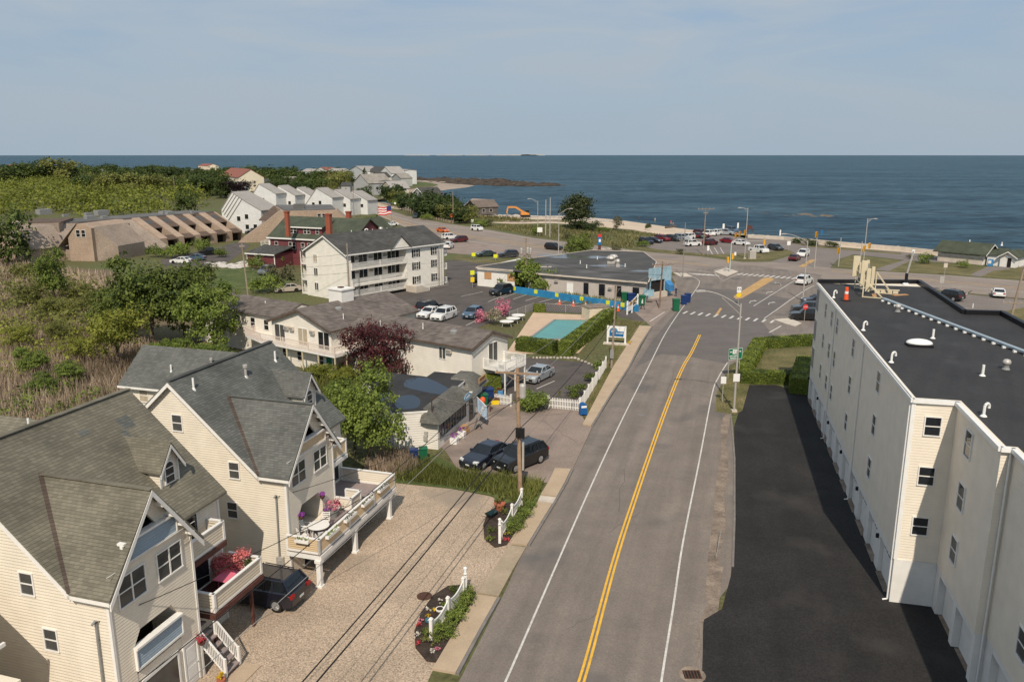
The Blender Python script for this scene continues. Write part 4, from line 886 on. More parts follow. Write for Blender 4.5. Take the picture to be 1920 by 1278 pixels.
# first house: blue balcony rails, decks, steps, garage
def rail_on(par, x0, x1, y, z0, z1, bm, name='balcony_rail'):
    b = MB(); b.box(x0, x1, y-.1, y-.02, z0, z1-.05); o = b.build(name, bm, par)
    c = MB(); c.box(x0-.05, x1+.05, y-.2, y+.12, z1-.048, z1+.05); c.box(x0-.05, x1+.05, y-.13, y-.004, z0-.1, z0-.002); c.box(x0-.06, x0-.002, y-.14, y-.01, z0, z1-.05); c.box(x1+.002, x1+.06, y-.14, y-.01, z0, z1-.05)
    c.build('rail_cap', m_white, o); return o
rail_on(h1, .95, 3.95, 0, 7.78, 8.6, m_bluerail); rail_on(h1, 1.02, 3.68, 0, 3.05, 3.95, m_bluerail)
rail_on(h2, 1.0, 4.2, 0, 6.95, 7.6, m_tanrail)
q = MB(); q.box(1.3, 3.3, -.03, .0, .05, 2.2); gd = q.build('garage_door', m_glass2, h1)
q = MB(); q.box(1.2,1.3,-.06,0,0,2.3); q.box(3.3,3.4,-.06,0,0,2.3); q.box(1.2,3.4,-.06,0,2.2,2.35); q.build('door_frame', m_white, gd)
door(h1, 4.15, 0, .15, .8, 2.05, 0); 
def terrace(par, x0, x1, y0, y1, z, dm, em, name='deck'):
    b = MB(); b.box(x0, x1, y0, y1, z-.06, z); o = b.build(name, dm, par)
    e = MB(); e.box(x0-.02, x1+.02, y0-.06, y0-.004, z-.32, z-.07); e.box(x0-.06, x0-.022, y0, y1, z-.32, z-.07); e.box(x1+.022, x1+.06, y0, y1, z-.32, z-.07)
    for i in range(1, int((x1-x0)/.6)): e.box(x0+.6*i-.03, x0+.6*i+.03, y0+.02, y1-.02, z-.25, z-.066)
    e.build('joist', em, o); return o
dk = terrace(h1, 5.9, 9.75, -.05, 1.9, 2.62, m_brownwood, m_brownwood)
boardrail(dk, [(6.0,1.2,2.62),(6.0,0,2.62),(9.7,0,2.62),(9.7,1.8,2.62)], .95, m_beige)
for x in (6.1, 9.0): MB().box(x-.07,x+.07,.1,.24,0,2.3).build('post', m_brownwood, dk)
ub = terrace(h1, 5.3, 8.4, .95, 1.9, 5.05, m_deck, m_brownwood, 'balcony')
boardrail(ub, [(5.35,1.0,5.05),(8.35,1.0,5.05),(8.35,1.85,5.05)], 1.0, m_beige)
window(h1, 6.6, 1.9, 6.15, 2.0, 1.95, 0, 'slide', name='sliding_door'); window(h1, 7.1, 1.9, 3.75, 2.1, 2.0, 0, 'slide', name='sliding_door')
# steps from the deck to the yard
st = MB()
for i in range(8): st.box(5.02, 6.0, -1.15+.28*i, -.87+.28*i, .3*i+.2, .3*i+.26)
so_ = st.build('stairs', m_deck, h1)
railing(so_, [(5.0,-1.1,.1),(5.0,1.1,2.5)], .85, m_white, .13, .11); railing(so_, [(6.02,-1.1,.1),(6.02,.1,1.45)], .85, m_white, .13, .11)
q = MB(); q.box(4.6,6.2,-2.1,-1.2,0.025,.07); q.build('landing', m_conc, h1)
# things on the first deck
def L2W(o, p): 
    c, s = math.cos(o.rotation_euler.z), math.sin(o.rotation_euler.z); return (o.location.x+p[0]*c-p[1]*s, o.location.y+p[0]*s+p[1]*c, p[2])
def table(loc, r, h, label, m, rz=0, square=False, name='patio_table', group=None):
    t = T(name, label, 'table', loc, rz, group); b = MB()
    b.box(-r,r,-r*.7,r*.7,h-.04,h) if square else b.lathe((0,0,0),[(r*.96,h-.045),(r,h-.03),(r,h-.01),(r*.97,h)],24)
    b.build('tabletop', m, t)
    for sx, sy in ((1,1),(1,-1),(-1,1),(-1,-1)):
        k = r*.72; MB().tube((sx*k*.9,sy*k*.62,0),(sx*k*.7,sy*k*.5,h-.045),.025,.025,6).build('leg', m, t)
    return t
table(L2W(h1,(7.95,.75,2.62)), .55, .72, 'pink table on the red flowered deck', m_pinkcloth, HY, True)
shrub(L2W(h1,(8.9,1.1,2.62)), 1.75, 1.25, 'big mound of red and pink flowers on the deck of the house with blue rails', f_redpink, 4200, .075, 'flower_mound', 'flowers', seed=4)
shrub(L2W(h1,(9.35,.5,3.0)), .5, .55, 'small dark green potted plant between pink table and red flowers', f_dark, 260, .07, 'potted_plant', 'plant', seed=5)
for p, l, m in (((6.15,1.55,4.1),'crimson hanging basket beside the dark sliding door', f_redfl),((8.75,1.6,4.45),'red and yellow hanging basket under the upper balcony', f_redfl),((4.62,-.25,2.05),'red geranium basket hanging by the front door', f_redfl)):
    t = T('hanging_basket', l, 'flowers', L2W(h1,p), 0, 'hanging flower baskets'); 
    MB().lathe((0,0,-.22),[(.06,0),(.16,.1),(.19,.2)],10).build('basket', m_brownwood, t)
    link('blossom', crown_mesh('blossom', rblobs(7,6,.42,.5,.05), 220, .06, m, 7, 8, .2), t, (0,0,-.08)); MB().path([(.15,0,0),(0,0,.5),(-.15,0,0)], .008, 4).build('wire', m_wire, t)
q = T('flower_pot', 'yellow flowers in a pot at the foot of the white stairs', 'flower pot', L2W(h1,(4.5,-1.2,0.02))); MB().lathe((0,0,0),[(.13,0),(.2,.3),(.2,.34)],12).build('pot', m_terra, q); link('blossom', crown_mesh('blossom', rblobs(2,5,.35,.5,.05), 200, .06, f_yelfl, 2, 8), q, (0,0,.3))
q = T('flower_pot', 'orange flowers in a pot at the corner of the house with the long deck', 'flower pot', L2W(h2,(.1,-.35,0.02))); MB().lathe((0,0,0),[(.12,0),(.18,.25),(.18,.29)],12).build('pot', m_terra, q); link('blossom', crown_mesh('blossom', rblobs(3,5,.4,.5,.05), 200, .06, foliage('orange_petals',(.5,.16,.02),(.85,.35,.04)), 3, 8), q, (0,0,.26))
# second house: long deck on white posts
dk = terrace(h2, -.35, 9.4, -2.1, -.02, 2.0, m_deck, m_white); MB().box(5.25,9.4,-.018,1.88,1.94,2.0).build('deck_floor', m_deck, dk)
boardrail(dk, [(-.3,-.05,2.0),(-.3,-2.05,2.0)], .92, m_tanrail); boardrail(dk, [(-.3,-2.05,2.0),(3.1,-2.05,2.0),(6.3,-2.05,2.0),(9.35,-2.05,2.0)], .92, m_tanrail)
boardrail(dk, [(9.35,-2.05,2.0),(9.35,1.8,2.0)], .92, m_cream); boardrail(dk, [(5.25,-.06,2.0),(5.25,-1.05,2.0),(6.5,-1.05,2.0),(6.5,-.06,2.0)], .8, m_cream)
for x in (-.3, 3.85, 8.65): 
    b = MB(); b.box(x-.13,x+.13,-2.1,-1.84,0,1.68); b.box(x-.19,x+.19,-2.16,-1.78,0,.12); b.box(x-.18,x+.18,-2.15,-1.79,1.5,1.67); b.build('post', m_white, dk)
q = MB(); q.box(-.35,9.4,-2.12,-1.92,1.5,1.67); q.build('beam', m_white, dk)
bal = terrace(h2, 5.25, 7.1, .1, 1.88, 5.0, m_deck, m_white, 'balcony'); boardrail(bal, [(5.3,.15,5.0),(7.05,.15,5.0),(7.05,1.8,5.0)], .95, m_tanrail)
window(h2, 6.5, 1.9, 3.2, 1.9, 2.0, 0, 'slide', name='sliding_door'); window(h2, 8.6, 1.9, 3.2, .9, 2.0, 0, 'hung', name='sliding_door')
q = MB(); q.box(1.05, 3.7, 0.9, .95, 0, 1.9); q.build('garage_opening', m_dark, h2); window(h2, 2.4, 0, 1.0, 2.2, 1.6, 0, 'grid')
q = MB(); q.box(5.6, 8.8, 1.86, 1.9, .05, 1.85); q.build('ground_door', m_glass2, h2)
table(L2W(h2,(1.55,-.95,2.0)), .62, .74, 'round white patio table on the long deck', m_white, .3)
def chair(loc, rz, label, name='patio_chair'):
    t = T(name, label, 'chair', loc, rz, 'white patio chairs on the long deck')
    MB().box(-.24,.24,-.24,.22,.40,.44).build('seat', m_white, t); b = MB()
    for i in range(4): b.bar((-.22,.24+.02*i,.55+.11*i),(.22,.24+.02*i,.55+.11*i),.025,.06)
    b.bar((-.23,.22,.42),(-.23,.31,.93),.03,.04); b.bar((.23,.22,.42),(.23,.31,.93),.03,.04); b.build('backrest', m_white, t)
    for s in (-1,1): MB().path([(s*.26,.22,.64),(s*.26,-.22,.64),(s*.26,-.22,.42)], .02, 6).build('armrest', m_white, t)
    for sx in (-1,1):
        for sy in (-1,1): MB().tube((sx*.22,sy*.2,0),(sx*.22,sy*.2,.41),.02,.02,6).build('leg', m_white, t)
for p, r, l in (((.6,-.5),.9,'white patio chair nearest the house wall'),((1.6,-.05),0.1,'white patio chair behind the round table'),((2.6,-.75),-1.3,'white patio chair beside the flower tub'),((.75,-1.55),2.4,'white patio chair by the near rail corner')): chair(L2W(h2,(p[0],p[1],2.0)), HY+r, l)
t = T('flower_tub', 'tub of pink, red and violet flowers on the long deck', 'flower pot', L2W(h2,(4.1,-.45,2.0))); MB().lathe((0,0,0),[(.24,0),(.34,.4),(.34,.45)],14).build('pot', m_grey, t)
link('blossom', crown_mesh('blossom', rblobs(9,8,.75,1.0,.05), 420, .075, f_pink, 9, 8), t, (.05,0,.38)); link('violet_blossom', crown_mesh('violet_blossom', rblobs(10,5,.4,.6,.05), 160, .07, f_violet, 10, 8), t, (-.3,-.2,.38)); link('red_blossom', crown_mesh('red_blossom', rblobs(11,6,.5,.7,.05), 220, .07, f_redfl, 11, 8), t, (.2,.15,.5))
for p, l in (((1.15,-.12,3.35),'violet hanging basket at the near side of the loggia'),((3.5,-.12,3.6),'violet hanging basket at the far side of the loggia')):
    t = T('hanging_basket', l, 'flowers', L2W(h2,p), 0, 'hanging flower baskets'); MB().lathe((0,0,-.2),[(.05,0),(.14,.1),(.17,.18)],10).build('basket', m_brownwood, t)
    link('blossom', crown_mesh('blossom', rblobs(12,6,.4,.48,.05), 200, .06, f_violet, 12, 8), t, (0,0,-.08))
def flowerbox(loc, rz, label, fm, ln=.85):
    t = T('flower_box', label, 'flower box', loc, rz, 'flower boxes on the long deck rail'); MB().box(-ln/2,ln/2,-.11,.11,0,.17).build('box', m_white, t)
    rs = np.random.RandomState(int(abs(loc[0]*100))); n = 110; c = np.stack([rs.uniform(-ln/2,ln/2,n), rs.uniform(-.1,.1,n), rs.uniform(.15,.3,n)],1)
    link('plants', leaf_mesh('plants', c, rs.normal(size=(n,3))+np.array([0,0,1]), .06, fm, rs.uniform(0,1,n)), t)
flowerbox(L2W(h2,(-.48,-1.1,2.66)), HY-math.pi/2, 'white flower box on the near end of the long deck', f_bright)
for x, l, m in ((.9,'white flower box on the long rail, next to the near corner',f_bright),(3.0,'white flower box on the long rail, second from the near corner',f_grey),(5.2,'white flower box on the long rail, third from the near corner',f_grey),(7.4,'white flower box on the long rail, close to its far end',f_grey)): flowerbox(L2W(h2,(x,-2.22,2.66)), HY, l, m, 1.3)
# a third house of the row: only its eave corner and a window reach into the picture
t = T('gabled_house', 'cream house at the edge of the picture, only its eave and one window in view', 'house', L2W(h1,(-5.4,.0,0)), HY)
w = MB(); w.prof([(3.4,0),(13,0),(13,5.9),(8.2,9.6),(3.4,5.9)], -6, 2.9, 'x'); w.box(-4,2.9,1.9,3.39,0,4.6); w.build('wall', m_cream, t)
r = MB(); slab(r, [(-6.3,3.0,5.75),(3.2,3.0,5.75),(3.2,8.2,9.9),(-6.3,8.2,9.9)], .14); slab(r, [(-6.3,8.2,9.9),(3.2,8.2,9.9),(3.2,13.4,5.75),(-6.3,13.4,5.75)], .14); r.build('roof', m_sh_olive, t)
q = MB(); q.box(-6.3,3.3,2.88,2.99,5.55,5.7); q.build('gutter', m_white, t); window(t, 2.2, 1.9, 3.2, .8, 1.1, 0, 'hung')
# ---- the long apartment block on the other side of the road
A0, A1 = Vector((20.35,38.66)), Vector((29.35,75.66)); AD = (A1-A0).normalized(); AN = Vector((-AD.y, AD.x)); AY = yaw(AD)
ab = T('apartment_block', 'long four storey apartment block with black flat roof and garage doors', 'apartment block', (A0.x,A0.y,0), AY)
def al(p): q = Vector(p[:2])-A0; return (q.x*AD.x+q.y*AD.y, q.x*AN.x+q.y*AN.y)
HB = 11.45; GH = 2.55
fp = [al(p) for p in ((20.35,38.66),(29.35,75.66),(38.9,75.4),(34.95,60.35),(37.6,60.0),(27.5,18.0),(17.5,18.0),(21.05,31.95))]
c0 = al((22.4,38.4)); d0 = al((20.95,32.25)); e0_ = al((21.25,32.1)); f0 = al((18.0,18.0))
fp = [(0,0),(38.08,0),al((38.9,75.4)),al((34.95,60.35)),al((37.6,60.0)),al((27.9,18.0)),(f0[0],f0[1]),(-6.55,-1.98),(-6.55,-2.25),(-.12,-2.06)]
fp = [(0,0),(38.08,0),al((38.9,75.4)),al((34.95,60.35)),al((37.6,60.0)),al((27.9,18.0)),(-20.8,-2.5),(-6.5,-2.5),(-6.5,-2.03),(-.05,-2.06)]
b = MB(); b.prism(fp, GH, HB); b.build('wall', m_greyside, ab)
fq = [(x+(.05 if i in (0,) else 0), y) for i,(x,y) in enumerate(fp)]
rp = MB(); rp.prism([(x,y-.16) for x,y in [(0.16,0),(38.0,0)]]+[(37.9,fp[2][1]+.1),(fp[3][0],fp[3][1]+.1),(fp[4][0],fp[4][1]+.1),(fp[5][0],fp[5][1]+.1),(-20.8,-2.65),(-6.45,-2.65),(-6.45,-2.2),(.16,-2.25)], HB-.05, HB+.03); roof_ = rp.build('roof', m_membrane, ab)
up = MB()     # upstand round the far, right and inner edges
for p, q in ((fp[1],fp[2]),(fp[2],fp[3]),(fp[3],fp[4]),(fp[4],fp[5])): up.bar((p[0],p[1],HB+.16),(q[0],q[1],HB+.16),.34,.42)
up.build('parapet', m_upstand, roof_)
gt = MB()
for p, q in (((-.1,.02),(38.2,.02)),((-.05,.02),(-.05,-2.2)),((-.05,-2.0),(-6.62,-1.96)),((-6.6,-1.96),(-6.6,-2.5)),((-6.6,-2.44),(-20.8,-2.44))):
    gt.bar((p[0],p[1],HB-.1),(q[0],q[1],HB-.1),.2,.2)
gt.bar((0.06,0.02,HB+.06),(38.1,0.02,HB+.06),.08,.05); gt.build('gutter', m_gutter, roof_)
# base storey: piers, garage doors between them, white return wall
gw = MB(); gw.prism([(0,-.25),(38.08,-.25),(fp[2][0],fp[2][1]),(fp[3][0],fp[3][1]),(fp[4][0],fp[4][1]),(fp[5][0],fp[5][1]),(-20.8,-2.9),(-6.5,-2.9),(-6.5,-2.45),(-.1,-2.45)], 0, GH-.002); gw.build('garage_wall', m_wpaint, ab)
pw = MB(); pw.box(-.02,.4,-2.1,-.0,0,GH+.02) if False else None
pw.box(.0,.55,-.249,0,0,GH-.002); pw.box(-.06,0,-2.12,.0,0,GH-.002)
PIT = 3.42; dk_ = ('gdoor',)
gdm = MB(); gdm.box(-1.2,1.2,-.03,.0,0.03,2.15)
for i in (1,2,3): gdm.box(-1.2,1.2,-.036,-.031,.53*i,.53*i+.02)
gdm = gdm.mesh('garage_door', m_wpaint); gwm = MB()
for i in range(4): gwm.box(-1.0+.53*i,-.65+.53*i,-.05,-.037,1.72,1.98)
gwm = gwm.mesh('door_window', m_glass)
def gdoor(x, y): o = link('garage_door', gdm, ab, (x,y,0), QB); link('door_window', gwm, o)
for i in range(11):
    x = 2.1+PIT*i; pw.box(x+1.22,min(x+2.18,38.08),-.249,0,0,GH-.002); pw.box(x-1.22,x+1.22,-.249,0,2.2,GH-.002); gdoor(x, -.25)
for x, y in ((-2.0,-2.45),(-4.9,-2.45),(-8.6,-2.9),(-11.8,-2.9)):
    pw.box(x-1.22,x+1.22,y+.001,y+.36,2.2,GH-.002); gdoor(x, y)
for a_, b_, y in ((-.12,-.78,-2.45),(-3.22,-3.68,-2.45),(-6.12,-6.5,-2.45),(-6.502,-7.38,-2.9),(-9.82,-10.58,-2.9),(-13.02,-20.8,-2.9)): pw.box(b_,a_,y+.001,y+.37,0,GH-.002)
pw.build('pier', m_wpaint, ab)
sill_m = MB().box(-1.15,1.15,-.46,.1,.0,.055).mesh('door_sill', m_dirt)
for i in range(11): link('door_sill', sill_m, ab, (2.1+PIT*i,0,0))
for x in (-2.0,-4.9,-8.6): link('door_sill', sill_m, ab, (x,-2.3,0))
for i, x in enumerate((8.0,17.0,24.6,27.6,31.3)):
    for z in (10.05,7.3,4.5): window(ab, x, 0, z, .85, 1.25, QB, 'hung', gm=m_glass2)
for z in (10.0,7.1,4.35): window(ab, 36.9, 0, z, 1.5, 2.0, QB, 'slide', gm=m_glass)
for z in (10.05,7.35,4.55):
    window(ab, -2.45, -2.03, z, .85, 1.25, QB, 'hung', gm=m_glass2); window(ab, -.02, -1.05, z, .72, .95, QL, 'hung')
    window(ab, -10.2, -2.5, z-.1, .9, 1.2, QB, 'hung', gm=m_glass2)
dp = MB()
for x, y in ((13.3,.06),(25.9,.06),(.12,.08),(-6.62,-2.36)): MB().path([(x,y,HB-.2),(x,y,.1),(x-.05,y+.25,.06)], .045, 8).build('downspout', m_gutter, ab)
cb = MB(); cb.box(-.06,.0,-.16,.04,GH,HB-.2); cb.box(0,.1,.0,.05,GH,HB-.2); cb.build('corner_board', m_gutter, ab)
for i in range(0,11,2): MB().box(2.1+PIT*i+1.6,2.1+PIT*i+1.72,.0,.16,1.9,2.15).build('wall_lamp', m_blackm, ab)
# things on its roof
RZ_ = HB+.03
def goose(px, label):
    g = G(px[0],px[1],RZ_); b = MB(); pts = [(0,0,0),(0,0,.45)]+[(.16-.16*math.cos(math.pi*i/6),0,.45+.16*math.sin(math.pi*i/6)) for i in range(1,7)]+[(.32,0,.36)]
    b.path(pts,.065,8); b.lathe((0,0,0),[(.16,0),(.09,.08)],10); o = b.build('gooseneck_vent', m_pvc, None, (g.x,g.y,RZ_)); o.rotation_euler.z = AY-.9; tag(o, label, 'roof vent', 'white gooseneck vents on the black roof')
for p, l in (((1563,558),'white gooseneck vent beside the orange roof marker'),((1618.5,619),'white gooseneck vent second from the far end of the black roof'),((1671,679),'white gooseneck vent between the skylight and the white gutter'),((1844,780),'white gooseneck vent nearest the stepped corner of the black roof')): goose(p, l)
for p, l in (((1749,634),'plain white vent pipe beside the skylight'),((1842,704),'plain white vent pipe near the silver turbine vent')):
    g = G(p[0],p[1],RZ_); o = MB().tube((0,0,0),(0,0,.62),.075,.075,10).lathe((0,0,0),[(.17,0),(.09,.08)],10).build('vent_pipe', m_pvc, None, (g.x,g.y,RZ_)); tag(o, l, 'roof vent')
g = G(1723,648,RZ_); t = T('skylight', 'white domed skylight on the black roof', 'skylight', (g.x,g.y,RZ_), AY); MB().box(-.5,.5,-.75,.75,0,.16).build('kerb', m_upstand, t); b = MB(); b.ell((0,0,.16),(.56,.82,.3),16,5,0.0); b.build('dome', m_pvc, t, smooth=True)
for p, l in (((1683,584),'silver turbine vent close to the cable cover'),((1886,692),'silver turbine vent near the frame edge on the black roof')):
    g = G(p[0],p[1],RZ_); t = T('turbine_vent', l, 'roof vent', (g.x,g.y,RZ_)); MB().lathe((0,0,0),[(.22,0),(.15,.12),(.15,.25)],12).build('base', m_grey, t); MB().lathe((0,0,.25),[(.15,0),(.22,.1),(.23,.2),(.16,.32),(.04,.36)],14).build('turbine', m_galv, t, smooth=True)
g = G(1586,563,RZ_); t = T('marker_post', 'orange marker post with white band on the black roof', 'marker post', (g.x,g.y,RZ_)); MB().lathe((0,0,0),[(.42,0),(.42,.06),(.2,.08)],12).build('base', m_upstand, t); MB().lathe((0,0,.08),[(.2,0),(.15,.5),(.13,1.05)],12).build('post', m_orange, t); MB().lathe((0,0,.58),[(.155,0),(.15,.2)],12).build('band', m_white, t)
a, c = G(1655,563,RZ_), G(1925,666,RZ_); a3, c3 = Vector((a.x,a.y,RZ_)), Vector((c.x,c.y,RZ_))
t = T('cable_tray', 'long grey cable cover across the black roof on small white blocks', 'cable tray', a3, yaw(c-a)); ln = (c-a).length
MB().box(0,ln,-.16,.16,.16,.24).box(0,ln,-.14,.14,.10,.159).build('cover', m_trayp, t)
for i in range(18): MB().box(.5+i*1.1-.06,.5+i*1.1+.06,-.3,.2,0,.099).box(.5+i*1.1-.07,.5+i*1.1+.07,-.36,-.24,0.001,.14).build('support', m_pvc, t)
# antenna frame
g = G(1618,556,RZ_); fr = T('antenna_frame', 'cream antenna rack with tall panels and slanting braces on the black roof', 'antenna', (g.x,g.y,RZ_), AY)
fr.scale = (1,1,.78)
def gl(px, py, z=RZ_): q = G(px,py,z); d = q-g; return (d.x*AD.x+d.y*AD.y, d.x*AN.x+d.y*AN.y)
b = MB()
ft = [gl(1602,541), gl(1617,557), gl(1655,560), gl(1672,552), gl(1632,545), gl(1640,549)]
for i in (0,1,4,5): b.bar((ft[i][0],ft[i][1],0),(ft[i][0],ft[i][1],2.0+(.5 if i in (0,1) else .2)),.09,.09)
b.bar((ft[1][0],ft[1][1],2.0),(ft[2][0],ft[2][1],.05),.09,.09); b.bar((ft[5][0],ft[5][1],2.4),(ft[3][0],ft[3][1],.05),.11,.11); b.bar((ft[0][0],ft[0][1],2.3),(ft[2][0]-.1,ft[2][1],.05),.07,.07)
b.bar((ft[0][0],ft[0][1],1.2),(ft[1][0],ft[1][1],1.2),.08,.08); b.bar((ft[1][0],ft[1][1],1.0),(ft[5][0],ft[5][1],1.0),.08,.08); b.bar((ft[0][0],ft[0][1],.15),(ft[4][0],ft[4][1],.15),.1,.1); b.bar((ft[1][0],ft[1][1],.06),(ft[2][0],ft[2][1],.06),.1,.1); b.bar((ft[5][0],ft[5][1],.06),(ft[3][0],ft[3][1],.06),.1,.1)
b.build('frame', m_antenna, fr)
for (px, py), zz, hh, ww in (((1601,541),1.5,2.35,.55),((1609,543),1.6,1.6,.16),((1616,549),.8,2.9,.5),((1622,548),2.0,1.7,.22),((1625,551),.3,2.6,.34),((1633,549),.6,2.4,.26)):
    q = gl(px,py); MB().box(q[0]-.13,q[0]+.13,q[1]-ww/2,q[1]+ww/2,zz,zz+hh).build('panel', m_antenna, fr)
for (px, py), zz in (((1621,549),2.6),((1631,549),1.5),((1608,542),.7)): q = gl(px,py); MB().box(q[0]+.16,q[0]+.3,q[1]-.25,q[1]-.0,zz,zz+.75).build('radio_unit', m_grey, fr)
q = gl(1655,549); b = MB()
for i in range(4): b.box(q[0]-.3,q[0]-.15,q[1]-1.2+.5*i,q[1]-.78+.5*i,0.0,.36)
b.box(q[0]-.32,q[0]-.1,q[1]-1.3,q[1]+1.1,.361,.45); b.build('ballast', m_antenna, fr)
q1, q2 = gl(1640,557), gl(1674,554); b = MB(); b.bar((q1[0],q1[1],.04),(q1[0]+1.5,q1[1]-.2,.04),.35,.06); b.bar((q2[0],q2[1],.04),(q2[0]+.7,q2[1]-1.3,.04),.4,.06); b.build('plank', m_ply, fr)
g = G(1698,534,RZ_); t = T('roof_flue', 'short black flue with white collar at the far corner of the black roof', 'flue', (g.x,g.y,RZ_)); MB().tube((0,0,.1),(0,0,1.1),.14,.14,10).build('pipe', m_blackm, t); MB().lathe((0,0,0),[(.3,0),(.3,.1),(.16,.2)],12).build('collar', m_pvc, t)
# ---- shop with black flat roof
SD = (.29, .957); sO = Vector((-6.1, 61.1)); SY = yaw(SD)
sh = T('shop', 'low white shop with black flat roof and shingled mansard front', 'shop', (sO.x,sO.y,0), SY)
def mkl(O, D):
    D = Vector(D).normalized(); Nn = Vector((-D.y, D.x)); O = Vector(O[:2])
    return lambda p, z=None: (((Vector(p[:2])-O).dot(D), (Vector(p[:2])-O).dot(Nn)) if z is None else ((G(p[0],p[1],z)-O).dot(D), (G(p[0],p[1],z)-O).dot(Nn)))
sl_ = mkl(sO, SD)
rz = 3.3
back = [sl_(p, rz) for p in ((735,774),(677,704),(722,697),(862,737))]
RF = [(0.25,.9),(back[0][0]+.1,back[0][1]),back[1],back[2],(9.2,1.0)]
w = MB(); w.prism(RF, 0, rz-.12); w.prism([(0,0),(6.6,0),(6.6,.92),(0.0,.92)], 0, 2.62) if False else None
w.build('wall', m_wside, sh)
w = MB(); w.box(0.25,9.0,.0,.99,0,2.5); w.box(7.2,12.2,.3,4,0,2.5); w.build('front_wall', m_wside, sh)
r = MB(); r.prism(RF, rz-.118, rz); r.prism([(9.0,.9),(11.8,.9),(11.8,5),(9.0,5)], rz-.3, rz-.13); rf_ = r.build('roof', m_membrane, sh)
b = MB(); 
for p, q in zip(RF, RF[1:]+RF[:1]): b.bar((p[0],p[1],rz-.1),(q[0],q[1],rz-.1),.1,.14)
b.build('roof_edge', m_white, rf_)
def mans(x0, x1, y0, y1, zl, zh, ov=.55):
    b = MB(); e = ov
    lo = [(x0-e,y0-e,zl),(x1+e,y0-e,zl),(x1+e,y1,zl),(x0-e,y1,zl)]; hi = [(x0+.35,y0+.75,zh),(x1-.35,y0+.75,zh),(x1-.35,y1,zh),(x0+.35,y1,zh)]
    b.add(lo+hi, [(0,1,5,4),(1,2,6,5),(3,0,4,7),(2,3,7,6),(3,2,1,0),(4,5,6,7)]); return b
mm_ = mans(.1, 7.4, .05, 1.3, 2.42, 3.42).build('mansard', m_sh_mans, sh); mans(9.2, 12.4, .35, 2.4, 2.42, 3.42).build('mansard', m_sh_mans, sh)
for i in range(5): window(sh, 1.1+1.28*i, 0, 1.55, 1.1, 1.35, 0, 'slide', m_grey)
door(sh, 8.2, 0, .05, .95, 2.05, 0, m_glass2, m_grey)
for lp, lab in (((280,0),0),): pass
for ps in (((762,712),(800,708),(848,733),(832,740),(790,733),(758,724)),((738,752),(752,742),(775,741),(788,750),(782,764),(748,766)),((700,745),(712,737),(731,735),(727,745),(709,755))):
    MB().poly([(x,y,rz+.006) for x,y in [sl_(p, rz) for p in smooth(list(ps)+[ps[0]],3)[:-1]]][::-1]).build('puddle', m_puddle, rf_)
b = MB(); b.box(.6,.62,2,2.02,rz+.001,rz+.005); pd_ = b.build('puddle', m_puddle, rf_)
for poly in pd_.data.polygons:
    if poly.normal.z < 0: pd_.data.flip_normals(); break
b = MB(); b.path([(0.3,-.0+.5,1.2),(.3,.5,4.3),(.3,.1,4.45)],.05,8); b.path([(.3,.1,4.45),(.6,-.5,4.2)],.02,6); b.build('service_mast', m_rust, sh)
b = MB()
for v in (.9,1.35): b.box(-.02+.25-.2,.25,v,v+.3,.7,1.15)
b.box(.1,.25,.85,1.75,1.15,1.5); b.build('meter_box', m_galv, sh)
def boardsign(name, label, loc, rz, w, h, m, pitch=0.0, rnd_=False):
    t = T(name, label, 'sign', loc, rz); b = MB()
    if rnd_: b.prof([(w/2*math.cos(6.283*i/20)*(1 if abs(math.cos(6.283*i/20))>.1 else 1), h/2*math.sin(6.283*i/20)) for i in range(20)], -.06, .0, 'y')
    else: b.box(-w/2,w/2,-.06,0,-h/2,h/2)
    b.build('panel', m, t); return t
def strokes(par, w, h, y, m, rows, seed=1, name='lettering'):
    """small raised strokes: writing too small to read in the photograph"""
    rs = random.Random(seed); b = MB()
    for z, hh, x0, x1 in rows:
        x = x0
        while x < x1-.01:
            ww = rs.uniform(.35,.75)*hh; b.box(x, min(x+ww,x1), y-.006, y, z-hh/2, z+hh/2*rs.choice((1,1,.6))); x += ww+hh*.28
    return b.build(name, m, par)
c = math.cos(SY); s = math.sin(SY)
def sw(u, v, z): return (sO.x+u*c-v*s, sO.y+u*s+v*c, z)
t = boardsign('shop_sign', 'blue oval sign on the shingled shop front', sw(5.6,-.62,3.0), SY, 1.7, .62, M('pale_blue_sign',(.22,.36,.48),.5,.1,2), 0, True); strokes(t, 1, 1, -.062, m_signwhite, [(.03,.2,-.5,.5)], 3)
t = boardsign('shop_sign', 'tan timber sign on the farther shingled roof', sw(10.9,-.15,3.15), SY, 1.9, .5, m_ply); strokes(t, 1, 1, -.062, m_brownwood, [(.05,.18,-.75,.7)], 4)
t = T('open_flag', 'pale blue flag with white letters hung in front of the shop', 'flag', sw(7.0,-1.0,0)); MB().path([(0,0,2.6),(.9,-.9,2.0)],.025,6).build('pole', m_white, t)
b = MB(); n = 6
for i in range(n): 
    x0, x1 = .05+.14*i, .05+.14*(i+1); f = lambda x: (x, -x+.05*math.sin(9*x), 2.57-.66*x)
    a_, b_ = f(x0), f(x1); b.add([(a_[0],a_[1],a_[2]-1.25),(b_[0],b_[1],b_[2]-1.25),b_,a_], [(0,1,2,3)])
fl = b.build('cloth', M('pale_blue_cloth',(.40,.52,.66),.8,.1,2), t); sm = fl.modifiers.new('thick','SOLIDIFY'); sm.thickness = .02
text('OPEN', .42, m_signwhite, t, (.52,-.62,1.62), (math.pi/2, -1.0, -math.pi/4), ext=.02)
def planter(loc, label, m, rz=0): 
    t = T('planter', label, 'planter', loc, rz); MB().box(-.3,.3,-.3,.3,0,.5).build('box', m_pvc, t); link('blossom', crown_mesh('blossom', rblobs(21,6,.45,.75,.05), 260, .06, m, 21, 8), t, (0,0,.45)); return t
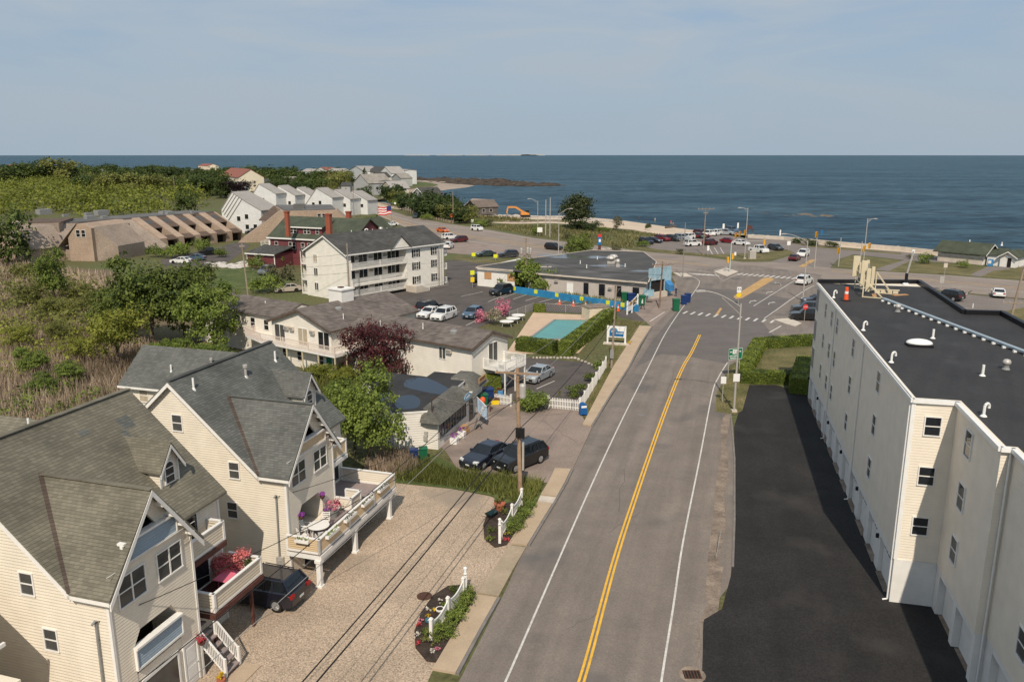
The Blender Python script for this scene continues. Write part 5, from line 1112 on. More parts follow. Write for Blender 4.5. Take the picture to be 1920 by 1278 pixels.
planter(sw(2.0,-.75,0.02), 'white planter with violet flowers nearest the shop corner', f_violet, SY); planter(sw(3.6,-.8,.02), 'white planter with violet flowers second from the shop corner', f_violet, SY)
g = sw(4.6,-.7,.02); t = T('stacked_crates', 'wooden crates stacked by the shop front', 'crates', g, SY); MB().box(-.4,.4,-.3,.3,0,.35).build('lower_crate', m_ply, t); MB().box(-.35,.35,-.25,.25,.352,.7).build('upper_crate', m_ply, t)
g = sw(6.0,-1.5,.02); t = T('sandwich_board', 'dark sandwich board below the pale blue flag', 'sandwich board', g, SY+.4); MB().add([(-.4,-.35,0),(.4,-.35,0),(.4,0,1.0),(-.4,0,1.0),(-.4,-.31,0),(.4,-.31,0),(.4,.04,1.0),(-.4,.04,1.0)],[(0,1,2,3),(7,6,5,4),(0,4,5,1),(1,5,6,2),(2,6,7,3),(3,7,4,0)]).build('front_board', m_grey, t); MB().add([(-.4,.35,0),(.4,.35,0),(.4,.05,1.0),(-.4,.05,1.0),(-.4,.39,0),(.4,.39,0),(.4,.09,1.0),(-.4,.09,1.0)],[(3,2,1,0),(4,5,6,7),(0,1,5,4),(1,2,6,5),(2,3,7,6),(3,0,4,7)]).build('rear_board', m_grey, t)
g = sw(8.0,-1.2,.02); t = T('lobster_buoy', 'orange buoy hanging by the shop roof corner', 'buoy', (g[0],g[1],2.0)); MB().ell((0,0,0),(.25,.25,.34),12,6).build('float', m_orange, t, smooth=True); MB().path([(0,0,.3),(0,0,1.0)],.02,5).build('rope', m_wire, t)
g = G(919,772); t = T('garden_lamp_post', 'dark leafy post with a hanging plant in front of the shop lot', 'post', (g.x,g.y,.02)); MB().tube((0,0,0),(0,0,1.5),.05,.04,8).build('post', m_brownwood, t); link('foliage', crown_mesh('foliage', rblobs(5,6,1.0,.55,.05), 240, .08, f_dark, 5, 8), t, (0,0,.6))
# ---- motel: three low wings with brown grey roofs
MD = (.572, .82); MO = Vector((-3.9, 75.85)); MY = yaw(MD)
mo = T('motel', 'white two storey motel of three wings with brown grey roofs and an upper deck', 'motel', (MO.x,MO.y,0), MY)
def mwing(name, ax, x0, x1, y0, y1, ze, zr, roofname):
    b = MB()
    if ax == 'y': m_ = (x0+x1)/2; b.prof([(x0,0),(x1,0),(x1,ze-.1),(m_,zr-.12),(x0,ze-.1)], y0, y1, 'y')
    else: m_ = (y0+y1)/2; b.prof([(y0,0),(y1,0),(y1,ze-.1),(m_,zr-.12),(y0,ze-.1)], x0, x1, 'x')
    return b.build(name, m_motel, mo)
cw = mwing('road_wing', 'y', .35, 6.5, .35, 17.6, 5.05, 6.05, ''); bw = mwing('middle_wing', 'x', -2.1, 11.5, 17.75, 27.6, 5.05, 6.75, ''); aw = mwing('rear_wing', 'y', -.6, 5.6, 27.62, 44, 5.05, 6.05, '')
r = MB(); gable_y(r, .35, 6.5, .35, 17.2, 5.0, 6.05, .4, .35, .16, .1); gable_x(r, -2.1, 11.5, 17.75, 27.6, 5.0, 6.75, .45, .45, .16, .1); gable_y(r, -.6, 5.6, 27.9, 44, 5.0, 6.05, .4, .3, .16, .1)
mr_ = r.build('roof', m_sh_motel, mo)
b = MB()
for x, y0, y1, z in ((-.08,.0,17.0,4.8),): b.box(x-.03,x+.02,y0,y1,z-.06,z+.12)
b.box(-2.6,-.1,17.27,17.31,4.78,4.94); b.build('fascia', m_brownroof, mr_)
b = MB(); rakes_x(b, -2.5, 17.75, 27.6, 4.98, 6.73, .45, .2, .05, .1); rakes_y(b, -.03, .35, 6.5, 4.98, 6.03, .4, .2, .05, .1); b.build('barge_board', m_brownroof, mr_)
q = mkl(MO, MD)((640,548), 7.6); b = MB(); b.box(q[0]-1.0,q[0]+.9,q[1]-1.1,q[1]+1.1,5.2,8.0); b.box(q[0]-1.12,q[0]+1.02,q[1]-1.22,q[1]+1.22,8.0,8.16); ch = b.build('chimney', m_wpaint, mr_); MB().box(q[0]-.3,q[0]+.2,q[1]-.3,q[1]+.3,8.161,8.3).build('chimney_cap', m_rust, ch)
for x, y, k in ((1.0,19.0,1),(2.2,21.0,2),(1.9,8.0,1),(1.2,13.5,1),(2.1,4.0,2),(1.4,33.0,1)):
    z = 5.1+ (x-.35)*.34 if y < 17 or y > 28 else 5.1+(min(y-17.75,27.6-y))*.345
    if k == 1: pipe_vent(mr_, (x,y,z), .6, .05)
    else: MB().lathe((x,y,z-.15),[(.42,0),(.42,.3),(.3,.42)],14).build('roof_vent', m_grey, mr_)
# upper deck round the middle wing
D = [(-.7,32.6),(-.7,32.6)]
dp_ = MB(); dp_.prism([(.3,16.1),(-3.2,16.1),(-3.2,28.6),(-2.0,32.8),(-.62,32.8),(-.62,27.7),(-2.12,27.7),(-2.12,17.7),(.3,17.7)], 2.28, 2.46); md = dp_.build('deck', m_white, mo)
railing(md, [(.3,16.15,2.46),(-3.15,16.15,2.46),(-3.15,20.3,2.46),(-3.15,24.5,2.46),(-3.15,28.5,2.46),(-2.0,32.7,2.46),(-.7,32.7,2.46)], .95, M('pink_white_rail',(.74,.62,.54),.6,.06,3), .16, .09)
for x, y in ((-3.1,16.2),(-3.1,18.8),(-3.1,21.4),(-3.1,24),(-3.1,26.6),(-1.4,16.2)): MB().box(x-.06,x+.06,y-.06,y+.06,0,2.28).build('post', m_antenna, md)
for y, w_ in ((18.9,1.7),(22.3,1.5),(26.2,1.7)): window(mo, -2.1, y, 3.6, w_, 1.9, QL, 'slide', gm=m_glass if y < 20 else m_curt if y < 24 else m_glass2)
for y in (20.6,24.0,24.9): acunit(mo, -2.1, y, 4.35, QL)
for x, y in ((-.6,30.5),(-.6,33.0),(-.6,36)): window(mo, x, y, 3.7, .8, 1.2, QL)
for y in (19.5,23,25.5): window(mo, -2.1, y, 1.3, .8, 1.0, QL); 
door(mo, -2.1, 17.0+1.2, .05, .9, 2.0, QL, m_signgreen)
for y, z, a in ((14.2,4.0,1),(4.1,3.85,1),(14.4,1.4,1),(9.4,1.35,0),(3.9,1.25,1),(9.5,3.95,0)):
    window(mo, .35, y, z, .8, 1.15, QL, 'slide', gm=m_glass2)
    if a: acunit(mo, .35, y-.95, z+.35, QL)
# road end: sliding door and small balcony on posts
window(mo, 3.9, .35, 3.75, 1.5, 2.0, 0, 'slide', name='sliding_door', gm=m_glass2)
b = MB(); b.box(2.2,5.9,-2.4,.34,2.36,2.5); bl = b.build('balcony', m_white, mo); railing(bl, [(2.25,.3,2.5),(2.25,-2.35,2.5),(4.1,-2.35,2.5),(5.85,-2.35,2.5),(5.85,.3,2.5)], .95, m_white, .12, .11)
for x in (2.3,4.1,5.8): MB().box(x-.06,x+.06,-2.36,-2.24,0,2.36).build('post', m_white, bl)
b = MB()
for x in (3.0,5.2): b.box(x-.25,x+.25,-1.7,-1.2,2.5,2.95); b.box(x-.25,x+.25,-1.25,-1.2,2.95,3.35)
b.build('seat', m_white, bl)
# ---- picket fences, posts, hedges round the court
def picket(p0, p1, label, h=1.05, sp=.16, group=None, solid=False):
    p0, p1 = Vector(p0[:2]), Vector(p1[:2]); d = p1-p0; l = d.length; t = T('picket_fence' if not solid else 'board_fence', label, 'fence', (p0.x,p0.y,0), yaw(d), group)
    b = MB(); b.box(0,l,.02,.05,.28,.36); b.box(0,l,.02,.05,h-.3,h-.22)
    for i in range(int(l/sp)): x = .1+i*sp; b.box(x-.04,x+.04,-.015,.018,.06,h-(.0 if not solid else 0))
    b.build('pickets', m_white, t); n = max(1, round(l/2.3))
    for i in range(n+1):
        x = l*i/n; k = MB(); k.box(x-.07,x+.07,-.05,.09,0,h+.12); k.box(x-.09,x+.09,-.07,.11,h+.121,h+.17); k.build('post', m_white, t)
    return t
picket(G(868,745), G(958,762), 'white picket fence between shop and motel, behind the green bin'); picket(G(1028,765), G(1086,771), 'short white picket fence beside the blue mailbox', 1.1); picket(G(1088,771), G(1136,690), 'long white picket fence along the motel verge', 1.2)
t = boardsign('white_board', 'white board leaning on the picket fence by the shop', (*G(860,748),.75), SY+.2, 1.6, 1.3, m_pvc)
hedge(G(1058,668), G(1146,598), 1.6, 1.75, 'long clipped hedge on the road side of the pool', .13, None, 2, dens=1.1); hedge(G(972,655), G(1042,664), 1.8, 1.6, 'clipped hedge in front of the pool', .13, None, 3)
hedge(G(1000,585), G(1022,585), 1.0, 1.2, 'small boxy hedge behind the pool', .13, None, 4); hedge(G(892,735), G(938,733), 1.8, 1.7, 'clipped hedge beneath the motel balcony', .13, None, 5)
shrub(G(1000,768), 3.3, 1.9, 'round green shrub between the two picket fences', f_bright, 3200, .15); shrub(G(1080,742), 2.4, 1.2, 'rose bushes inside the long picket fence', f_green, 700, .16); shrub(G(1108,715), 1.6, .9, 'leafy plants further along the long picket fence', f_green, 500, .14); shrub(G(1120,690), 1.8, .7, 'low plants at the corner of the motel court', f_bright, 400, .14)
shrub(G(1048,750), .6, .9, 'thin upright plant inside the short picket fence', f_olive, 160, .1); shrub(G(935,745), 1.3, .9, 'reddish bush under the motel balcony post', foliage('rust_leaf',(.10,.04,.02),(.28,.12,.05)), 400, .12)
b = MB(); rs = random.Random(3)
for px in [(1000+i*6.5, 672+ (0 if i < 12 else (i-12)*2.6) + rs.uniform(-.6,.6)) for i in range(21)]:
    g = G(*px); b.ell((g.x,g.y,.08),(rs.uniform(.12,.24),rs.uniform(.12,.2),rs.uniform(.12,.2)),7,4)
kind(b.build('border_stones', m_rubble), 'stuff', 'row of pale stones along the motel court')
# ---- pool
pp = [G(*p) for p in ((990,637),(1040,600),(1102,601),(1066,636))]
pl = T('swimming_pool', 'rectangular turquoise swimming pool with pale rim', 'pool', (pp[0].x,pp[0].y,0)); o_ = pp[0]
b = MB(); b.poly([(p.x-o_.x,p.y-o_.y,.05) for p in pp][::-1]); b.build('water', m_pool, pl)
if pl.children[0].data.polygons[0].normal.z < 0: pl.children[0].data.flip_normals()
b = MB()
for p, q in zip(pp, pp[1:]+pp[:1]): b.bar((p.x-o_.x,p.y-o_.y,.06),(q.x-o_.x,q.y-o_.y,.06),.35,.1)
b.build('rim', m_grey, pl)
for p, l in (((950,612),'round white pool table nearest the pink flowers'),((962,606),'round white pool table in the middle of three'),((972,600),'round white pool table nearest the pool fence')): 
    g = G(*p); table((g.x,g.y,.03), 1.0, .75, l, m_white, group='white tables by the pool')
for px, w_, h_, m, l in (((905,603),2.6,1.5,f_pink,'pink flowering rhododendron nearest the motel roof'),((925,608),2.7,2.1,foliage('cream_blossom',(.05,.08,.02),(.62,.52,.38)),'cream flowering bush between the pink ones'),((943,592),3.2,2.3,f_pink,'pink flowering rhododendron beside the pool fence')): 
    g = G(*px); shrub((g.x,g.y), w_, h_, l, m, 900, .18, 'flowering_bush')
def chain(p0, p1, label, h=1.2):
    p0, p1 = Vector(p0[:2]), Vector(p1[:2]); d = p1-p0; l = d.length; t = T('chain_fence', label, 'fence', (p0.x,p0.y,.03), yaw(d)); b = MB()
    for i in range(int(l/.28)): b.tube((.28*i,0,0),(min(l,.28*i+h*.5),0,h),.008,.008,4,False); b.tube((.28*i,0,h),(min(l,.28*i+h*.5),0,0),.008,.008,4,False)
    b.bar((0,0,h),(l,0,h),.04,.04); b.build('mesh', m_galv, t); n = max(1,int(l/2.4))
    for i in range(n+1): MB().tube((l*i/n,0,0),(l*i/n,0,h+.1),.035,.035,6).build('post', m_galv, t)
chain(G(955,600), G(1000,583), 'wire fence at the back of the pool'); chain(G(1022,583), G(1100,590), 'wire fence between pool and dark lot')
t = T('pump_house', 'small cream pump house with flat tan roof at the far corner of the pool', 'shed', (*G(1105,603),0), yaw(G(1143,600)-G(1105,603))); l = (G(1143,600)-G(1105,603)).length; MB().box(0,l,0,2.6,0,1.95).build('wall', m_cream2, t); b = MB(); b.box(-.1,l+.1,-.1,2.7,1.951,2.05); b.build('roof', m_dirt, t)
b = MB(); k = G(1140,606); kl = tag(picket(k, G(1148,596), 'white post fence by the hedge end', 1.6), 'white post fence by the hedge end', 'fence')
# motel sign on the verge
a, c = G(1139,645), G(1172,647); d = c-a; t = T('motel_sign', 'white framed motel sign with blue panel on the grass verge', 'sign', (a.x,a.y,0), yaw(d)); l = d.length
for x in (0,l): MB().box(x-.1,x+.1,-.1,.1,0,2.45).build('post', m_signwhite, t)
MB().box(.1,l-.1,-.06,.06,.95,2.4).build('board', m_signwhite, t); MB().box(.22,l-.22,-.085,-.061,1.1,1.75).build('panel', m_signblue, t)
b = MB(); n = 16; b.prof([(.75+.52*math.cos(math.pi*i/n), 1.75+.48*math.sin(math.pi*i/n)) for i in range(n+1)], -.083, -.062, 'y'); b.build('emblem', M('sign_arch_blue',(.10,.22,.36),.5,.2,2), t); b = MB(); b.prof([(.42,1.62),(.75,1.68),(.82,1.8),(.6,1.86)], -.095, -.086, 'y'); b.build('emblem_bird', m_signwhite, t)
strokes(t, 1, 1, -.0875, m_signwhite, [(1.52,.17,1.05,l-.3)], 8); MB().box(-.5,l+.55,-.4,.4,0.03,.22).build('base', m_pale, t)
o = shrub((c.x+.5,c.y,.2), .6, .35, 'small yellow plant on the motel sign base', f_yelfl, 140, .1)
# ---- three storey white hotel
TD = (.63, .777); TO = Vector((-26.8, 128.2)); TY = yaw(TD)
th = T('hotel', 'white three storey hotel with charcoal roof and long balconies', 'hotel', (TO.x,TO.y,0), TY)
LL, WW, EZ, RZ = 22.6, 10.6, 7.95, 10.6
b = MB(); xg = 13.3     # the long front is set back behind the balconies from x=1 to x=xg
b.prof([(1.7,0),(WW,0),(WW,EZ),(WW/2,RZ-.2),(1.7,EZ+.75)], 1.0, xg, 'x'); b.prof([(0,0),(WW,0),(WW,EZ-.05),(WW/2,RZ-.18),(0,EZ-.05)], xg+.001, LL, 'x'); b.prof([(0,0),(WW,0),(WW,EZ-.05),(WW/2,RZ-.18),(0,EZ-.05)], 0, .999, 'x'); b.build('wall', m_white3, th)
r = MB(); gable_x(r, 0, LL, 0, WW, EZ, RZ, .4, .35, .18, .06); r.prof([(10.2,EZ-.12),(14.4,EZ-.12),(12.3,EZ+1.95)], -.45, -.38, 'y') if False else None
tr = r.build('roof', m_sh_dark, th)
b = MB(); b.prof([(9.6,EZ-.1),(13.9,EZ-.1),(11.75,EZ+1.9)], -.35, 3.0, 'y'); pd = b.build('pediment', m_white3, tr)
b = MB(); 
for s in (-1,1): slab(b, [(11.75+s*2.45,-.55,EZ-.22),(11.75,-.55,EZ+2.02),(11.75,3.9,EZ+2.02),(11.75+s*2.45,.2,EZ-.22)], .1)
b.build('pediment_roof', m_sh_dark, pd)
b = MB(); rakes_x(b, -.33, 0, WW, EZ-.05, RZ-.05, .4, .22, .06, .06); b.box(-.3,LL+.3,-.47,-.41,EZ-.42,EZ-.2); b.build('trim', m_white, tr)
b = MB()
for z in (2.5, 5.2): b.box(1.0,xg,-.1,1.69,z-.2,z)
b.box(1.0,xg,0,1.69,.55,.7); b.build('balcony_floor', m_white3, th)
for z in (.7,2.5,5.2): railing(th, [(1.05,-.03,z),(7.2,-.03,z),(xg-.05,-.03,z)], .95, m_white, .2, .12, 'balcony_rail', True, .05)
for z in (1.85,4.35,6.6):
    for x in (2.2,4.9,8.2,11.3): window(th, x, 1.7, z-.15, 1.8, 1.75, 0, 'slide', gm=m_glass)
    for x in (3.6,6.6,9.8): acunit(th, x, 1.7, z, 0)
    door(th, 12.7, 1.7, z-1.1, .85, 2.0, 0, m_dark)
    for x in (15.6, 20.3): window(th, x, 0, z-.1, 1.1, 1.25, 0, 'pair', gm=m_glass2, shutters=m_blackm)
    window(th, 0, 8.0, z-.1, .95, 1.2, QL, 'slide', gm=m_curt if z > 6 else m_glass2)
b = MB(); b.box(13.0,14.6,-2.6,0,0,1.1); b.box(13.0,14.6,-2.6,-2.5,1.1,1.15)
for i in range(5): b.box(14.61+.32*i,14.93+.32*i,-2.6,-.3,0,1.1-.2*(i+1))
sto = b.build('entry_steps', m_pale, th); railing(sto, [(13.1,-2.55,1.1),(14.6,-2.55,1.1),(16.2,-2.55,.1)], .85, m_white, .2, .08)
railing(th, [(16.5,-1.2,.0),(22.4,-1.2,.0)], .8, m_galv, .5, .06, 'handrail')
# stair tower with balconies at the rear left corner and side balconies at the far end
b = MB(); b.box(.6,3.2,WW+1.55,WW+1.7,0,EZ); b.box(3.2,3.35,WW,WW+1.7,0,EZ)
for z in (.1,2.5,5.2): b.box(.0,3.19,WW,WW+1.54,z,z+.2)
b.box(0,.12,WW+1.42,WW+1.54,0,EZ-.1); tw = b.build('stair_tower', m_white3, th); b = MB(); slab(b, [(-.3,WW-.3,EZ+.2),(3.5,WW-.3,EZ+.2),(3.5,WW+1.9,EZ-.2),(-.3,WW+1.9,EZ-.2)], .12); b.build('tower_roof', m_sh_dark, tw)
for z in (.3,2.7,5.4): railing(tw, [(.05,WW+.05,z),(.05,WW+1.5,z)], .9, m_white, .2, .08)
for z in (2.4,5.0,7.5): 
    b = MB(); b.box(LL+.01,LL+1.5,.6,3.2,z-2.3,z-2.15); e = b.build('end_balcony', m_white3, th); railing(e, [(LL+.05,.65,z-2.15),(LL+1.45,.65,z-2.15),(LL+1.45,3.15,z-2.15)], .95, m_white, .2, .1)
for x, y, k in ((6.5,6.2,1),(11.5,6.5,1),(13.0,6.0,2),(15.0,6.6,1),(9.0,5.6,3)):
    z = RZ-.05-abs(y-WW/2)*.5
    if k == 2: MB().lathe((x,y,z-.1),[(.35,0),(.35,.5),(.42,.55),(.3,.8)],12).build('roof_vent', m_galv, tr)
    elif k == 3: o = MB().path([(x,y,z),(x,y,z+.4),(x+.3,y-.2,z+.5),(x+.4,y-.3,z+.3)],.09,8).build('vent_pipe', m_pvc, tr)
    else: pipe_vent(tr, (x,y,z), .7, .07)
b = MB(); b.box(20.9,21.15,-.3,-.06,1.4,6.9); b.path([(21.0,-.2,.2),(21.0,-.2,1.5)],.07,8); b.path([(21.9,-.12,.1),(21.9,-.12,7.7)],.05,6); b.build('flue', m_galv, th)
# ---- boarded low building with old rolled roof
AZ = 3.5
rp = [G(x,y,AZ) for x,y in ((895,500),(965,506),(990,510),(1216,529),(1231,491),(1206,472),(1110,469),(998,484))]
bo = rp[0]; bb_ = T('boarded_building', 'low boarded up building with old grey roof and a weathered board wall', 'building', (bo.x,bo.y,0))
lc = [(p.x-bo.x,p.y-bo.y) for p in rp]
b = MB(); b.prism([lc[0],(lc[1][0],lc[1][1]),(lc[1][0]+1,lc[1][1]+6),(lc[0][0]+8,lc[0][1]+13.5)], 0, AZ-.16); b.build('block_wall', m_wpaint, bb_)
ins = lambda p, k: p
b = MB(); b.prism([lc[2],(lc[3][0]-.3,lc[3][1]+.3),(lc[4][0]-.3,lc[4][1]),(lc[5][0],lc[5][1]-.3),(lc[6][0],lc[6][1]-.5),(lc[7][0],lc[7][1]-.3)], 0, AZ-.16); b.build('wall', m_greywood, bb_)
b = MB(); b.prism([(lc[0][0]-.1,lc[0][1]-.1),(lc[1][0]-.3,lc[1][1]-.1),(lc[2][0]-.7,lc[2][1]-.2),(lc[3][0]+.1,lc[3][1]-.45)]+lc[4:], AZ-.158, AZ); br = b.build('roof', m_abroof, bb_)
b = MB()
for p, q in ((lc[0],lc[1]),(lc[2],lc[3])): 
    d = Vector((q[0]-p[0],q[1]-p[1])).normalized(); n = Vector((d.y,-d.x)); b.bar((p[0]+n.x*.5,p[1]+n.y*.5,AZ-.08),(q[0]+n.x*.5,q[1]+n.y*.5,AZ-.08),.12,.26)
for p, q in zip(lc[3:], lc[4:]+lc[:1]): b.bar((p[0],p[1],AZ+.02),(q[0],q[1],AZ+.02),.16,.14)
b.build('roof_edge', m_pale, br)
d1 = Vector((lc[1][0]-lc[0][0],lc[1][1]-lc[0][1])); a1 = yaw(d1); d2 = Vector((lc[3][0]-lc[2][0],lc[3][1]-lc[2][1])); a2 = yaw(d2)
def on(i, d, s): u = d.normalized(); return (lc[i][0]+u.x*s, lc[i][1]+u.y*s)
for s in (2.3, 7.2):
    p = on(0, d1, s); o = link('boarded_window', MB().box(-.75,.75,-.06,.02,-.62,.62).mesh('boarded_window', m_ply), bb_, (p[0],p[1],2.05), a1)
for s, w_, h_ in ((11.2,.95,2.0),(14.1,1.1,2.0),(17.0,1.15,1.9),(20.1,1.15,1.9)): p = on(2, d2, s); window(bb_, p[0], p[1], 1.55, w_, h_, a2, 'none', m_greywood, m_glass)
p = on(2, d2, 8.2); door(bb_, p[0], p[1], .1, 1.05, 2.1, a2, m_pvc); p = on(2, d2, 5.6); acunit(bb_, p[0], p[1], 2.4, a2); p = on(2, d2, 15.6); acunit(bb_, p[0], p[1], 2.0, a2)
p = on(2, d2, 22.3); link('blue_panel', MB().box(-.9,.9,-.04,.0,-.6,.5).mesh('blue_panel', m_ltblue), bb_, (p[0],p[1],1.9), a2)
# corner entrance with taller faded blue front
e1, e2 = G(1216,560), G(1256,553); eb = Vector((e1.x-bo.x,e1.y-bo.y)); ed = e2-e1; ea = yaw(ed); el = ed.length
k = MB(); k.box(0,.45,-.02,.22,0,5.0); k.box(el-1.5,el,-.02,.22,0,5.0); k.box(.45,el-1.5,-.02,.22,2.95,5.0); k.box(el+.001,el+.2,0,3,0,4.4); en = link('entrance_front', k.mesh('entrance_front', m_ltblue), bb_, (eb.x,eb.y,0), ea)
link('dark_opening', MB().box(.45,el-1.5,.3,.4,.9,2.95).mesh('dark_opening', m_dark), en); link('ledge', MB().box(.3,el-1.3,-.5,.3,0,.9).mesh('ledge', m_pale), en); link('awning', MB().prof([(-.05,2.6),(-.05,1.4),(-1.1,.9),(-1.0,1.9)], el-1.5, el-.2, 'x').mesh('awning', M('torn_blue_awning',(.05,.20,.42),.7,.25,1.5)), en)
for (x, y), k_ in (((1145,494),2),((1150,491),2),((1158,500),1),((1088,494),0),((1100,502),0),((1172,500),0),((1120,486),0)):
    g = G(x,y,AZ); g = (g.x-bo.x,g.y-bo.y)
    if k_: MB().box(g[0]-.35*k_,g[0]+.35*k_,g[1]-.4,g[1]+.4,AZ,AZ+.5).lathe((g[0],g[1],AZ+.501),[(.25*k_,0),(.45*k_,.5),(.3*k_,.9)],10).build('roof_fan', m_galv, br)
    else: pipe_vent(br, (g[0],g[1],AZ), .6, .08)
b = MB()
for px, rx, ry in (((1085,482),6,2.2),((1040,478),4,1.5),((1205,508),2.2,1.0),((1140,498),3.5,1.2)):
    g = G(px[0],px[1],AZ); n = 22; b.poly([(g.x-bo.x+rx*math.cos(6.283*i/n)*(1+.2*math.sin(3*i)), g.y-bo.y+ry*math.sin(6.283*i/n)*(1+.2*math.cos(2*i)), AZ+.006) for i in range(n)])
b.build('puddle', M('wet_roof',(.10,.105,.11),.12,.1,.5), br)
b = MB(); g = G(998,500,AZ); b.box(g.x-bo.x-3.2,g.x-bo.x+3.5,g.y-bo.y-.7,g.y-bo.y-.3,AZ+.02,AZ+.12); b.build('roof_board', m_pale, br)
# bright blue low wall with lime panels, cones, white gate sign
a, c = G(960,548), G(1166,580); d = c-a; t = T('blue_wall', 'low bright blue wall with lime yellow panels', 'wall', (a.x,a.y,0), yaw(d)); l = d.length
MB().box(0,l,-.1,.1,0,1.15).build('wall_body', m_blue, t); a2_ = G(1200,584); d_ = a2_-a; MB().box(l+.3,d_.length,-.1,.1,0,1.1).build('wall_body', m_blue, t)
for s in (.6,5.6,10.2,15.4,20.6,23.4): MB().box(s-.35,s+.35,-.14,-.101,.45,1.1).build('lime_panel', m_lime, t)
for p, l_ in (((1049,571),'orange traffic cone nearest the long clipped hedge'),((1075,574),'orange traffic cone second along the blue wall'),((1098,577),'orange traffic cone third along the blue wall'),((1159,583),'orange traffic cone next to the white gate sign')):
    g = G(*p); t = T('traffic_cone', l_, 'traffic cone', (g.x,g.y,.02), 0, 'traffic cones along the blue wall'); MB().box(-.25,.25,-.25,.25,0,.06).build('base', m_orange, t); MB().lathe((0,0,.06),[(.2,0),(.12,.5),(.05,.95)],12).build('cone', m_orange, t); MB().lathe((0,0,.5),[(.135,0),(.105,.2)],12).build('band', m_white, t)
a, c = G(1176,590), G(1195,582); d = c-a; t = T('gate_sign', 'white post and board sign frame at the lot entrance', 'sign', (a.x,a.y,0), yaw(d)); l = d.length
for x, h in ((0,2.1),(l*.45,1.9),(l,2.6)): MB().box(x-.1,x+.1,-.1,.1,0,h).build('post', m_signwhite, t)
MB().box(.1,l*.45-.1,-.05,.05,.5,1.8).build('board', m_signwhite, t); MB().add([(l*.15,-.08,1.2),(l*.7,-.08,1.6),(l*.72,-.08,2.1),(l*.2,-.08,1.8),(l*.15,-.04,1.2),(l*.7,-.04,1.6),(l*.72,-.04,2.1),(l*.2,-.04,1.8)],[(0,1,2,3),(7,6,5,4),(0,4,5,1),(1,5,6,2),(2,6,7,3),(3,7,4,0)]).build('yellow_board', m_ybox, t); MB().bar((l*.45,0,1.85),(l,0,2.4),.08,.1).bar((l*.45,0,.9),(l,0,1.2),.06,.08).build('rail', m_signwhite, t)
# ivy, weeds and trees round it
shrub(G(987,541), 5.4, 6.2, 'tall ivy covered shrub against the boarded building', f_bright, 4200, .3, 'ivy_shrub', seed=12); shrub(G(1010,546), 6.4, 4.0, 'round green bush beside the blue wall', f_bright, 4200, .3, seed=13); shrub(G(945,540), 2.4, 1.6, 'small bush behind the black car by the wall', f_bright, 500, .2)
blades('weeds', [tuple(G(*p)) for p in ((1035,558),(1060,553),(1165,568),(1180,578),(1100,572))], 900, .9, .12, f_grass, 6, .3, 'tall weeds behind the blue wall')
tree('tree', 'near', G(1085,497), 7.4, 'small leafy tree behind the boarded building', w=.95); 
# ---- barn red house
RD = Vector((.917,-.4)).normalized(); RO = Vector((-53.7,174.9)); RY = yaw(RD); rl = mkl(RO, RD)
t = T('red_house', 'barn red house with dark green roof and three brick chimneys', 'house', (RO.x,RO.y,0), RY)
b = MB(); b.prof([(.4,0),(13.6,0),(13.6,5.9),(7.0,9.8),(.4,5.9)], .3, 22, 'x'); b.build('wall', m_redsid, t)
r = MB(); gable_x(r, .3, 22, .4, 13.6, 5.95, 9.9, .45, .4, .2, .08); ro = r.build('roof', m_sh_grn, t)
b = MB(); b.box(4.6,13.6,1.6,6,6.4,8.2); do = b.build('dormer', m_redsid, ro); b = MB(); slab(b, [(4.3,1.2,8.2),(13.9,1.2,8.2),(13.9,7.2,9.8),(4.3,7.2,9.8)], .16); b.build('dormer_roof', m_sh_grn, do)
b = MB(); b.box(4.25,13.95,1.1,1.19,8.0,8.25); b.box(4.55,4.7,1.5,1.59,6.4,8.2); b.build('trim', m_white, do)
for x in (5.6,6.5,9.2,10.1,12.4): window(do, x, 1.6, 7.4, .75, 1.15, 0)
b = MB(); b.box(-.1,22,-.08,.0,5.55,5.85); b.box(.2,.5,.28,.39,0,5.6); b.build('trim', m_white, t)
for x in (2.2,6.0,7.0,9.3,11): window(t, x, .4, 4.2, .8, 1.4, 0)
b = MB(); b.box(-.8,6.5,-5.6,.39,0,3.0); pw_ = b.build('porch_wing', m_redsid, t); b = MB(); slab(b, [(-1.1,-6.0,3.0),(6.8,-6.0,3.0),(6.8,.38,4.1),(-1.1,.38,4.1)], .18); b.build('wing_roof', m_sh_dark, pw_); b = MB(); b.box(-1.1,6.8,-6.06,-6.0,2.75,3.0); b.box(-.9,-.75,-5.7,-5.6,0,2.8); b.box(6.4,6.6,-5.7,-5.6,0,2.8); b.build('trim', m_white, pw_); window(pw_, 2.2, -5.6, 1.7, .8, 1.2, 0); railing(pw_, [(-.8,-1,4.0),(-.8,.3,4.2),(.6,.3,4.2)], .9, m_white, .25, .1)
for p, z0, z1, w_ in (((539,418),8.6,11.6,.42),((617,428),8.2,12.0,.5),((654,410),8.0,10.8,.5)):
    q = rl(p, 9.4); MB().box(q[0]-w_,q[0]+w_,q[1]-w_*.8,q[1]+w_*.8,z0-2,z1).box(q[0]-w_-.1,q[0]+w_+.1,q[1]-w_*.8-.1,q[1]+w_*.8+.1,z1,z1+.25).build('chimney', m_brick, ro)
b = MB(); b.prof([(22,6),(27,6),(24.5,8.3)], 2, 8, 'y') if False else None
